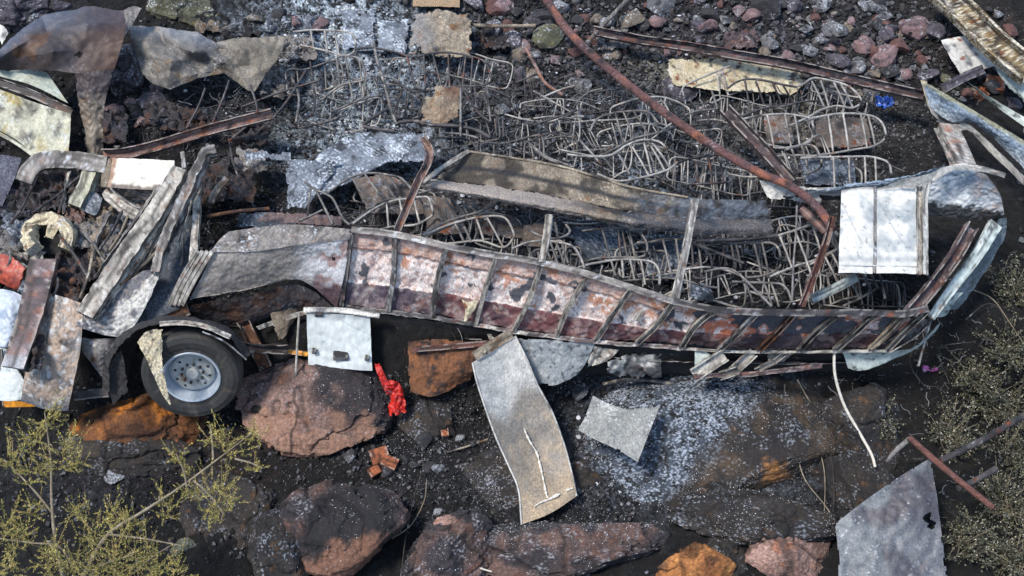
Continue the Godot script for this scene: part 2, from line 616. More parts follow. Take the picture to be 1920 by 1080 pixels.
func palettes() -> void:
	pal("soil", "0d0e10", "1c1d20", {"s": 1.6, "g": 0.6})
	pal("char", "141518", "2a2a2d", {"s": 6.0})
	pal("bar", "908e8c", "5d5b5b", {"s": 4.0, "soot": 0.26, "ss": 3.5, "ash": 0.16, "ac": "b3aca0", "rust": 0.14, "rc": "66493a", "g": 0.35})
	pal("bar_pale", "bfbcb7", "8f8c89", {"s": 4.0, "soot": 0.14, "ss": 4.5, "rust": 0.1, "rc": "75523c", "ash": 0.14, "ac": "d8d4cc"})
	pal("bar_dark", "5c595a", "37363c", {"s": 4.0, "soot": 0.3, "ash": 0.12, "ac": "8f8f92", "rust": 0.15})
	pal("rust", "9c8074", "735b5a", {"s": 5.0, "rust": 0.3, "rc": "96624a", "rs": 6.0, "soot": 0.22, "ss": 5.0, "ash": 0.08, "ac": "a39693"})
	pal("rust_pipe", "7d5650", "554145", {"s": 3.0, "rust": 0.3, "rc": "96604c", "rs": 2.5, "soot": 0.25, "ss": 4.0, "ash": 0.06, "ac": "857c82"})
	pal("rust_red", "84564c", "5f433f", {"s": 4.0, "soot": 0.2, "ash": 0.06, "ac": "9a7f78"})
	pal("mauve_steel", "6d5c5c", "51464b", {"s": 3.0, "rust": 0.25, "rc": "7a5246", "soot": 0.22, "ash": 0.1, "ac": "a89ea0"})
	pal("orange_rust", "7a5642", "553827", {"s": 5.0, "rust": 0.25, "rc": "9a6238", "soot": 0.3, "ss": 6.0})
	pal("tan_burnt", "aca08d", "82776a", {"s": 2.6, "rust": 0.22, "rc": "876446", "rs": 3.0, "soot": 0.24, "ss": 2.2, "ash": 0.1, "ac": "cfc9bb"})
	pal("gray_burnt", "8f8a86", "6d6a6a", {"s": 3.0, "rust": 0.12, "rc": "7b5b45", "soot": 0.28, "ss": 2.6, "ash": 0.15})
	pal("pale_post", "c2bdb2", "97918a", {"s": 4.0, "rust": 0.16, "rc": "7b5a46", "rs": 7.0, "soot": 0.22, "ss": 6.0, "ash": 0.2, "ac": "d8d6d0"})
	pal("dark_sheet", "463c39", "35353d", {"s": 2.0, "rust": 0.25, "rc": "52382c", "rs": 2.5, "soot": 0.25, "ash": 0.12, "ac": "6c7078"})
	pal("brown_sheet", "6e6154", "8a7f70", {"s": 2.5, "rust": 0.22, "rc": "6e5338", "soot": 0.36, "ss": 2.4, "ash": 0.12, "ac": "a9a9aa"})
	pal("drape", "4a3f3b", "34323a", {"s": 1.6, "rust": 0.2, "rc": "59402f", "rs": 1.6, "soot": 0.12, "ss": 1.6, "ash": 0.04, "ac": "6c7078", "g": 0.2})
	pal("crumple", "847f78", "5e5c5c", {"s": 2.0, "rust": 0.2, "rc": "7d6546", "rs": 2.0, "soot": 0.3, "ss": 1.7, "sc": "3a3a3e", "ash": 0.06, "ac": "a9a9aa", "g": 0.25})
	pal("seat_back", "7d7066", "5c5552", {"s": 2.0, "rust": 0.15, "soot": 0.22, "ss": 2.0, "ash": 0.15, "ac": "9a9ea6", "g": 0.3})
	pal("floor_blue", "525d6b", "363c46", {"s": 2.5, "soot": 0.25, "ss": 4.0, "ash": 0.3, "ac": "9aa5b3", "g": 0.5})
	pal("ash_sheet", "757c86", "505761", {"s": 2.6, "soot": 0.3, "ss": 4.0, "sc": "2b2e34", "ash": 0.28, "ac": "b6c0cb", "g": 0.5})
	pal("white_paint", "dfe6e8", "c9d2d6", {"s": 2.0, "soot": 0.0, "ash": 0.0, "g": 0.1})
	pal("white_sooty", "d6d5cf", "b8b7b3", {"s": 3.0, "soot": 0.22, "ss": 4.0, "sc": "55585f", "rust": 0.06, "g": 0.2})
	pal("hatch_white", "d2d8d8", "c2cac9", {"s": 1.2, "soot": 0.015, "ss": 6.0, "sc": "75838c", "g": 0.06})
	pal("silver", "dcdcd7", "c6c7c2", {"s": 1.6, "soot": 0.03, "ss": 3.0, "sc": "8d979d", "g": 0.08})
	pal("green_white", "c0cac6", "a5b2ae", {"s": 3.0, "soot": 0.2, "ss": 8.0, "rust": 0.05, "g": 0.15})
	pal("moss_panel", "b4b39d", "8e9180", {"s": 2.6, "rust": 0.18, "rc": "8a7b3c", "rs": 2.0, "soot": 0.25, "ss": 2.6, "sc": "3a3c33", "ash": 0.1})
	pal("yellow_flaked", "8f7c57", "61543f", {"s": 4.0, "soot": 0.22, "ash": 0.42, "ac": "d3cfc0", "rust": 0.15})
	pal("blue_soot", "8296aa", "56677a", {"s": 2.0, "soot": 0.2, "ss": 3.5, "sc": "23272e", "ash": 0.25, "ac": "aab8c6"})
	pal("tyre", "2b2c2d", "3b3b3b", {"s": 3.0, "g": 0.25, "ash": 0.14, "ac": "57534c", "rust": 0.1, "rc": "4d433a"})
	pal("rim", "b9bdbb", "999d9b", {"s": 5.0, "soot": 0.14, "ss": 9.0, "rust": 0.07, "rc": "7a5f48", "g": 0.1})
	pal("rim_well", "d3dde6", "a9b6c4", {"s": 4.0, "g": 0.1})
	pal("dark", "1d1e21", "2b2a2c", {"s": 4.0, "g": 0.3})
	pal("orange", "e0951f", "c97f1c", {"s": 4.0, "soot": 0.1})
	pal("red", "c8281c", "a31d18", {"s": 8.0, "soot": 0.16, "ss": 9.0, "ash": 0.1, "ac": "d8c0b8"})
	pal("red_block", "b5523d", "8f4034", {"s": 6.0, "soot": 0.12, "ss": 5.0, "ash": 0.08})
	pal("brick", "a8653f", "8d4f35", {"s": 8.0, "soot": 0.12, "ss": 9.0})
	pal("cream", "d8cfb4", "b9ab8c", {"s": 5.0, "soot": 0.18, "ss": 7.0, "ash": 0.1, "rust": 0.1})
	pal("box_white", "dedbd2", "d0ccc0", {"s": 3.0, "soot": 0.04, "ss": 6.0, "g": 0.08})
	pal("foam", "efece4", "d9d2c2", {"s": 20.0, "g": 0.1})
	pal("light_gray_sheet", "a5a6a2", "898c8b", {"s": 3.0, "soot": 0.1, "ss": 4.0, "ash": 0.18, "ac": "c9cccb", "g": 0.3})
	pal("blue_sheet", "868c92", "64696f", {"s": 1.3, "soot": 0.26, "ss": 1.6, "sc": "4c4850", "ash": 0.04, "ac": "c3ccd4", "g": 0.2})
	pal("blue_scrap", "2f6fd8", "1f4fae", {"s": 10.0, "ash": 0.15})
	pal("pink_scrap", "b05a9a", "8a3f7a", {"s": 10.0, "ash": 0.2})
	# stones
	pal("stone_orange", "8f5a30", "4f3320", {"s": 2.2, "soot": 0.34, "ss": 1.8, "sc": "3a2012", "rust": 0.3, "rc": "b87021", "rs": 2.0})
	pal("stone_pinkbrown", "92776d", "6d5651", {"s": 2.0, "soot": 0.2, "ss": 1.5, "sc": "35312f", "rust": 0.2, "rc": "8a6450", "rs": 3.0, "ash": 0.16, "ac": "a3a0a2"})
	pal("stone_mauve", "715950", "4f403e", {"s": 2.0, "soot": 0.48, "ss": 1.5, "sc": "2c2c32", "rust": 0.25, "rc": "6b4c40", "ash": 0.14, "ac": "a0a0a6"})
	pal("stone_dark", "38322d", "212023", {"s": 2.0, "soot": 0.15, "ash": 0.14, "ac": "8d949e", "rust": 0.15, "rc": "4f3b2a"})
	pal("stone_blue", "4c5663", "32363d", {"s": 1.6, "soot": 0.2, "ash": 0.38, "ac": "a3aebb", "g": 0.6})
	pal("stone_tan", "b37a45", "8f5b33", {"s": 2.6, "soot": 0.15, "ss": 2.0, "rust": 0.2, "rc": "c78a50"})
	pal("stone_red", "a3857a", "7d6259", {"s": 3.0, "soot": 0.12, "ss": 2.0, "rust": 0.2, "rc": "a3705a"})
	pal("rock_pink", "8f7676", "6c585c", {"s": 6.0, "soot": 0.24, "ss": 7.0, "ash": 0.14, "rust": 0.1, "rc": "a05f5a"})
	pal("rock_purple", "625c66", "49454f", {"s": 6.0, "soot": 0.28, "ss": 7.0, "ash": 0.16})
	pal("rock_gray", "727276", "525358", {"s": 6.0, "soot": 0.28, "ss": 7.0, "ash": 0.22})
	pal("rock_dark", "3d3c41", "2d2d31", {"s": 6.0, "soot": 0.15, "ash": 0.12, "ac": "80858d"})
	pal("rock_tan", "857a6c", "665d54", {"s": 6.0, "soot": 0.26, "ss": 5.0, "ash": 0.15})
	pal("rock_olive", "6d6e57", "4c4d40", {"s": 4.0, "soot": 0.2, "ash": 0.15, "rust": 0.12, "rc": "8a7a4a"})
	pal("rock_red", "73524d", "593f3c", {"s": 6.0, "soot": 0.26, "ss": 5.0})
	pal("stem", "a39a86", "7d705c", {"s": 8.0})
	pal("stem_dark", "4a4540", "2f2c2b", {"s": 8.0, "ash": 0.1})

func _ready() -> void:
	# camera
	var e := deg_to_rad(PITCH)
	eye = Vector3(0, sin(e), cos(e)) * EYE_DIST
	ax = Vector3.RIGHT
	ay = Vector3(0, cos(e), -sin(e))
	az = -eye.normalized()
	var cam := Camera3D.new()
	cam.name = "camera"
	cam.fov = FOV
	cam.far = 400
	add_child(cam)
	cam.look_at_from_position(eye, Vector3.ZERO, Vector3.UP)
	# sky, sun, exposure
	var sky := ProceduralSkyMaterial.new()
	sky.sky_top_color = Color(0.53, 0.62, 0.75)
	sky.sky_horizon_color = Color(0.76, 0.79, 0.82)
	sky.ground_bottom_color = Color(0.16, 0.14, 0.12)
	sky.ground_horizon_color = Color(0.5, 0.5, 0.5)
	sky.sky_energy_multiplier = 1.0
	var sk := Sky.new()
	sk.sky_material = sky
	var env := Environment.new()
	env.background_mode = Environment.BG_SKY
	env.sky = sk
	env.tonemap_mode = Environment.TONE_MAPPER_LINEAR
	env.tonemap_exposure = 1.95
	env.sdfgi_enabled = true
	env.ssao_enabled = true
	env.ssil_enabled = true
	var we := WorldEnvironment.new()
	we.name = "world"
	we.environment = env
	add_child(we)
	var sun := DirectionalLight3D.new()
	sun.name = "sun"
	sun.light_color = Color(1.0, 0.965, 0.925)
	sun.light_energy = 0.75
	sun.light_angular_distance = 14
	sun.shadow_enabled = true
	add_child(sun)
	sun.look_at_from_position(Vector3(-4.5, 9, 1.0), Vector3.ZERO, Vector3.UP)
	# noise
	nz.seed = 4; nz.frequency = 1.0; nz.noise_type = FastNoiseLite.TYPE_SIMPLEX_SMOOTH; nz.fractal_octaves = 3
	nf.seed = 9; nf.frequency = 1.0; nf.noise_type = FastNoiseLite.TYPE_SIMPLEX_SMOOTH; nf.fractal_type = FastNoiseLite.FRACTAL_NONE
	nc.seed = 2; nc.frequency = 1.0; nc.noise_type = FastNoiseLite.TYPE_CELLULAR; nc.cellular_return_type = FastNoiseLite.RETURN_DISTANCE2_SUB; nc.fractal_type = FastNoiseLite.FRACTAL_NONE
	nc2.seed = 2; nc2.frequency = 1.0; nc2.noise_type = FastNoiseLite.TYPE_CELLULAR; nc2.cellular_return_type = FastNoiseLite.RETURN_CELL_VALUE; nc2.fractal_type = FastNoiseLite.FRACTAL_NONE
	rng.seed = 20
	materials()
	palettes()
	build_ground()
	build_boulders()
	build_bus()
	build_front()
	build_loose()
	build_seats()
	build_rocks()
	build_plants()
	build_litter()

# --- the ground ---------------------------------------------------------
const SOILS := [   # x, y, rx, ry, colour, strength: what the fire left where, plus black painted in for dark gaps
	[640, 60, 190, 120, "b4c2d0", 0.95], [760, 130, 160, 70, "a6b4c4", 0.9], [660, 250, 150, 90, "bccad6", 0.95], [860, 240, 160, 90, "8c95a2", 0.75],
	[1300, 130, 190, 45, "a9a391", 0.7], [1490, 240, 190, 100, "858178", 0.85], [1150, 230, 200, 90, "78828f", 0.8], [1500, 320, 130, 50, "70747c", 0.7],
	[1180, 330, 200, 50, "8c98a8", 0.85], [900, 390, 220, 60, "5d5b5d", 0.6], [700, 380, 140, 60, "676a72", 0.7], [1120, 480, 240, 70, "5a6573", 0.85], [1380, 500, 220, 70, "2e3036", 0.7],
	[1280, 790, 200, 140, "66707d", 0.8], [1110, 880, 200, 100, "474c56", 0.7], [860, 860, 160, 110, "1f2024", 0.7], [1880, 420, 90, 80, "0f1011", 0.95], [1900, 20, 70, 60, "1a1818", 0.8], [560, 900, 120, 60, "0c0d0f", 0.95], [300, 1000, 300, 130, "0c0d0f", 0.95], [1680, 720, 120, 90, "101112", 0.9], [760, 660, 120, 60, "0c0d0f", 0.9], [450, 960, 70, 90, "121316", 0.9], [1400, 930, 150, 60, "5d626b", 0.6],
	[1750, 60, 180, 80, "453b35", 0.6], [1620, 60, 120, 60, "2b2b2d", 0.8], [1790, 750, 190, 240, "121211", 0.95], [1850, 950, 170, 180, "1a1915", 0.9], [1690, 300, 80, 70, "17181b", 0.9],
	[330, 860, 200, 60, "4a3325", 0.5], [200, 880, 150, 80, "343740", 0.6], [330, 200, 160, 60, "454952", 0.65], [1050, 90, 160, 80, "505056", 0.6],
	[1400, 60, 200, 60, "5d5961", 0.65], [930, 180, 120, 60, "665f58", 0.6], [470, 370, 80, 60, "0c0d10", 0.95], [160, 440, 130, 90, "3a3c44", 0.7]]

func axis(lo: float, hi: float, step: float, reach: float) -> PackedFloat32Array:
	var out := PackedFloat32Array()
	var d := step
	var x := lo
	var left := []
	while x > -reach:
		d *= 1.35
		x -= d
		left.push_front(x)
	for q in left: out.append(q)
	x = lo
	while x < hi:
		out.append(x); x += step
	d = step
	while x < reach:
		out.append(x)
		d *= 1.35
		x += d
	return out

func build_ground() -> void:
	var xs := axis(-7.6, 7.6, 0.022, 120)
	var zz := axis(-5.8, 3.9, 0.022, 120)
	var md := MD.new()
	var soils := []
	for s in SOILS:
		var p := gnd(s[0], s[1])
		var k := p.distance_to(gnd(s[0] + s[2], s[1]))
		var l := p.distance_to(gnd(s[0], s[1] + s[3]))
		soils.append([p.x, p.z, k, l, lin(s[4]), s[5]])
	var w := xs.size()
	var soil: Dictionary = P["soil"]
	var ink := lin("0e0f13")
	for z in zz:
		for x in xs:
			var p := Vector3(x, ground_height(x, z), z)
			if absf(x) > 7.7 or z < -5.9 or z > 4.0: p.y = lerpf(p.y, 0.2 * nz.get_noise_2d(x * 0.1, z * 0.1) - 0.3, 0.5)
			md.v.append(p)
			var c := paint(soil, p)
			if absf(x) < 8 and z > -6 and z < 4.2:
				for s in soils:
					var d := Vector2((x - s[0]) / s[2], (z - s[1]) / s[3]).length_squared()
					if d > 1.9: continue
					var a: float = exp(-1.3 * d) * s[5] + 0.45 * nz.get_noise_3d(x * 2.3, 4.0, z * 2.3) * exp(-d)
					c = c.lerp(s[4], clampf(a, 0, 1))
				var clump := nz.get_noise_3d(x * 7.0, 1.0, z * 7.0) + 0.55 * nf.get_noise_3d(x * 24.0, 5.0, z * 24.0)
				c = c.lerp(ink, 0.95 * smoothstep(0.0, 0.32, clump)).lerp(c * 2.6, 0.85 * smoothstep(-0.2, -0.6, clump))
			md.c.append(c)
	md.n = grid_normals(md.v, w, zz.size())
	if md.n[w * 40 + 40].y < 0:
		for k in md.n.size(): md.n[k] = -md.n[k]
	for y in zz.size() - 1:
		for x in w - 1:
			var a := y * w + x
			md.i.append_array([a, a + 1, a + w + 1, a, a + w + 1, a + w])
	var o := solo("ground", md, "soil", "dark scorched ground with pale ash drifts under and around the wreck", "ground")
	o.set_meta("kind", "structure")

# --- boulders -----------------------------------------------------------
func boulder(label: String, x: float, y: float, h: float, size: Vector3, yaw: float, kind: String, sd: int, o := {}) -> void:
	var at := survey(x, y, h)
	var b := Basis(Vector3.UP, deg_to_rad(yaw)) * Basis(Vector3.RIGHT, deg_to_rad(o.get("tip", 0.0)))
	var d := stone(o.get("sub", 6), size, b, at, kind, sd, {"cuts": o.get("cuts", 7), "deep": o.get("deep", 0.62), "lump": o.get("lump", 0.12), "fine": 0.6, "crack": o.get("crack", 1.5), "tint": o.get("tint")})
	solo("boulder", d, "stone", label, "boulder", "boulders under and below the wreck")
	if o.has("dust"): dust(d, o.dust * 2, 0.002, 0.007)

func build_boulders() -> void:
	var sooty := func(p: Vector3, w: Vector3, c: Color) -> Color:   # soot that settled on the crown
		var a := cover(0.25 * p.y + 0.9 * nz.get_noise_3dv(w * 1.3), 0.5, 0.16)
		return c.lerp(lin("3c3c42") * (1.0 + 0.4 * nf.get_noise_3dv(w * 30.0)), a * 0.85)
	boulder("orange scorched boulder that the bus wheel rests on", 268, 792, -0.78, Vector3(0.74, 0.42, 0.55), 8, "stone_orange", 3)
	boulder("dark brown low stone below the orange boulder", 255, 850, -0.75, Vector3(0.75, 0.3, 0.3), -5, "stone_dark", 31)
	var hot := func(p: Vector3, w: Vector3, c: Color) -> Color:   # bare pink rock in front, soot to the right, a black chip and a crack
		var n := nz.get_noise_3dv(w * 2.6)
		c = c.lerp(lin("26252a"), 0.93 * smoothstep(-0.1, 0.3, p.x * 0.7 - p.z * 0.35 + 0.6 * n))
		c = c.lerp(lin("9f7a66"), 0.75 * smoothstep(0.35, 0.6, p.z + 0.5 * n))
		c = c.lerp(lin("17171a"), smoothstep(0.075, 0.05, w.distance_to(survey(480, 768, w.y)) + 0.04 * n))
		var s := survey(548 + 12 * n, 830, w.y)
		return c.lerp(lin("2a2422"), 0.8 * smoothstep(0.02, 0.006, absf(w.x - s.x)) * smoothstep(0.35, 0.5, p.z))
	var crown := func(p: Vector3, w: Vector3, c: Color) -> Color:   # a burnt-black crown
		var n := nz.get_noise_3dv(w * 3.0)
		c = c.lerp(lin("1f1f23"), 0.95 * smoothstep(0.56, 0.40, w.distance_to(survey(660, 985, w.y)) + 0.1 * n))
		return c.lerp(lin("946a54"), 0.6 * smoothstep(0.5, 0.7, p.z + 0.3 * n))
	var ledge := func(p: Vector3, w: Vector3, c: Color) -> Color:   # soot and grit lie on its upper face
		var n := nz.get_noise_3dv(w * 2.4)
		var grit := nf.get_noise_3dv(w * 30.0)
		return c.lerp(lin("1f2024").lerp(lin("4a4d54"), smoothstep(0.1, 0.6, grit)), 0.9 * smoothstep(0.1, -0.25, p.z + 0.1 + 0.6 * n))
	boulder("large pinkish brown boulder right of the bus wheel with sooty top", 588, 752, -0.64, Vector3(0.9, 0.42, 0.66), -8, "stone_pinkbrown", 9, {"dust": 420, "tint": hot, "lump": 0.09})
	boulder("round boulder with black sooty crown and reddish edge at bottom", 640, 985, -0.55, Vector3(0.68, 0.42, 0.52), 12, "stone_mauve", 5, {"dust": 200, "tint": crown, "lump": 0.09})
	boulder("dark angular stone left of the black-crowned round boulder", 525, 1035, -0.6, Vector3(0.3, 0.3, 0.45), 25, "stone_dark", 15, {"dust": 30})
	boulder("long flat reddish ledge rock along the bottom of the burnt slope", 1015, 1038, -0.9, Vector3(1.45, 0.46, 0.5), 3, "stone_mauve", 21, {"dust": 900, "cuts": 8, "lump": 0.12, "tint": ledge})
	boulder("black sooty rock shelf between the bent strip and the reddish ledge", 980, 905, -0.86, Vector3(1.0, 0.22, 0.5), 6, "stone_dark", 61, {"dust": 900})
	boulder("dark rock in the shade below the white hatch and red scrap", 800, 770, -0.8, Vector3(0.5, 0.26, 0.5), 40, "stone_dark", 63, {"dust": 160})
	boulder("dark rock behind the shrub's long branch", 430, 960, -0.85, Vector3(0.5, 0.3, 0.6), 10, "stone_dark", 65, {"dust": 60})
	boulder("dark rock under the smooth brown boulder's right side", 1600, 930, -0.85, Vector3(0.5, 0.34, 0.6), 15, "stone_dark", 67, {"dust": 60})
	boulder("left end block of the reddish ledge rock, partly black", 840, 1030, -0.72, Vector3(0.55, 0.34, 0.42), 30, "stone_mauve", 23, {"dust": 90, "tint": ledge})
	boulder("small red stone leaning on the left end of the ledge", 850, 1000, -0.6, Vector3(0.22, 0.16, 0.15), -20, "stone_red", 27)
	boulder("huge smooth boulder below the bus, blue-grey ash on its left half, dark brown at right", 1335, 840, -1.0, Vector3(1.62, 0.72, 1.12), 8, "stone_dark", 33, {"dust": 2200, "lump": 0.07, "cuts": 5, "crack": 0.0, "sub": 7, "tint": func(p: Vector3, w: Vector3, c: Color) -> Color:
		var n := nz.get_noise_3dv(w * 2.2)
		var s0 := survey(1425, 740, w.y)
		var s1 := survey(1200, 1000, w.y)
		var side := (s1.x - s0.x) * (w.z - s0.z) - (s1.z - s0.z) * (w.x - s0.x)   # which side of the ridge
		var ash := smoothstep(-0.3, 0.25, side + 0.4 * n)
		var grain := nz.get_noise_3dv(w * 9.0)
		var speck := nf.get_noise_3dv(w * 38.0) + 0.6 * nf.get_noise_3dv(w * 19.0)
		c = c.lerp(lin("48525f").lerp(lin("111317"), clampf(0.5 + 1.8 * grain, 0, 1)), ash * 0.92)
		c = c.lerp(lin("aeb9c8"), 0.85 * ash * smoothstep(0.15, 0.6, speck + 0.7 * n))
		c = c.lerp(lin("5a4936"), 0.6 * (1.0 - ash) * smoothstep(-0.1, 0.3, n))
		var d := w.distance_to(survey(1452, 885, w.y))
		return c.lerp(lin("b07a48"), 0.85 * smoothstep(0.2, 0.04, d + 0.1 * nz.get_noise_3dv(w * 8.0)))})
	boulder("ash-dusted ledge below the smooth brown boulder", 1410, 968, -0.66, Vector3(0.9, 0.24, 0.34), -6, "stone_dark", 39, {"dust": 420})
	boulder("bright orange smooth stone at the bottom edge", 1300, 1068, -0.75, Vector3(0.42, 0.28, 0.26), 10, "stone_tan", 41, {"lump": 0.06})
	boulder("dark grey wedge stone between the orange and the red stones", 1365, 1050, -0.8, Vector3(0.26, 0.2, 0.3), 30, "stone_dark", 43)
	boulder("pinkish red slab stone at the bottom beside the torn blue sheet", 1475, 1040, -0.74, Vector3(0.46, 0.24, 0.36), 14, "stone_red", 45, {"cuts": 12})
	boulder("dark boulder behind the cable at the right end of the bus", 1610, 800, -0.75, Vector3(0.55, 0.35, 0.6), 0, "stone_dark", 47, {"dust": 40})
	boulder("rusty brown rock behind the corner of the bus rear", 1790, 600, -0.45, Vector3(0.28, 0.24, 0.24), 20, "stone_red", 51, {"sub": 5})
	boulder("purple grey rock in the top left corner", 30, 25, 0.35, Vector3(0.85, 0.35, 0.4), 10, "rock_purple", 53)
	boulder("mossy olive rock at the top behind the crumpled sheet", 345, 20, 0.3, Vector3(0.52, 0.35, 0.4), -12, "rock_olive", 55)
	boulder("tall purple rock between the brown sheet and the crumpled sheet", 235, 135, 0.18, Vector3(0.26, 0.35, 0.4), 5, "rock_purple", 57, {"sub": 5})

# --- the bus ------------------------------------------------------------
const RIBS := [   # x, y, height of the top; x, y, height of the foot
	[660, 432, 0.95, 641, 572, 0.16], [740, 441, 0.95, 728, 582, 0.14], [837, 463, 0.95, 811, 592, 0.13], [930, 480, 0.94, 892, 606, 0.13], [1016, 494, 0.93, 963, 619, 0.13],
	[1103, 516, 0.91, 1043, 629, 0.13], [1183, 541, 0.88, 1116, 638, 0.14], [1262, 566, 0.84, 1194, 643, 0.15], [1336, 581, 0.80, 1277, 650, 0.16], [1417, 587, 0.77, 1348, 655, 0.17],
	[1488, 588, 0.75, 1421, 657, 0.17], [1570, 588, 0.74, 1496, 657, 0.18], [1641, 588, 0.74, 1564, 656, 0.19], [1690, 590, 0.74, 1630, 655, 0.2], [1738, 580, 0.76, 1662, 655, 0.2]]

func lining(bay: int) -> Callable:   # what is left of the painted lining in one bay
	var maroon := lin("6f4446") if bay > 1 else lin("5e525e")
	if bay > 7: maroon = lin("40292c")
	var char_share: float = [0.10, 0.08, 0.06, 0.36, 0.30, 0.06, 0.2, 0.3, 0.42, 0.56, 0.62, 0.6, 0.42, 0.46][bay]
	var orange_share: float = [0.2, 0.3, 0.3, 0.36, 0.34, 0.34, 0.34, 0.42, 0.5, 0.46, 0.42, 0.4, 0.46, 0.5][bay]
	var edge: float = [0.74, 0.72, 0.68, 0.7, 0.70, 0.72, 0.72, 0.72, 0.66, 0.62, 0.62, 0.62, 0.62, 0.64][bay]
	return func(u: float, v: float, p: Vector3, _c: Color) -> Color:
		var g := 1.0 + 0.3 * nf.get_noise_3dv(p * 42.0)
		var n1 := nz.get_noise_3dv(p * 5.0)
		var n2 := nz.get_noise_3dv(p * 3.2 + Vector3(11, 3, 8))
		var n3 := nz.get_noise_3dv(p * 11.0 + Vector3(2, 30, 8))
		var c := lin("e6deda").lerp(lin("c0a39a"), clampf(0.45 + 1.2 * n1, 0, 1))
		c = c.lerp(lin("b97f60") if bay < 8 else lin("c96a40"), 0.85 * cover(n2, orange_share, 0.14))
		c = c.lerp(lin("f0ecea"), 0.8 * cover(n3 + 0.35 * n1, 0.4 if bay < 8 else 0.25, 0.1))
		c = c.lerp(lin("8f625a"), 0.7 * cover(0.8 * n3 - 0.5 * n2, 0.25, 0.08))
		if v < 0.24: c = c.lerp(lin("a77255"), 0.45)
		if absf(v - 0.25 - 0.02 * n1) < 0.018: c = c.lerp(lin("5b3a35"), 0.75)
		c = c.lerp(lin("50525a"), cover(nz.get_noise_3dv(p * 2.6 + Vector3(40, 1, 5)) + 0.18 * n3, char_share, 0.03))
		var low := smoothstep(-0.015, 0.015, v - edge - 0.05 * n1)
		c = c.lerp(maroon.lerp(lin("4a4048"), clampf(0.3 + n2, 0, 0.7)), low * (0.72 + 0.28 * smoothstep(0.25, -0.25, n1 + 0.3 * n3)))
		return c * g * 1.12

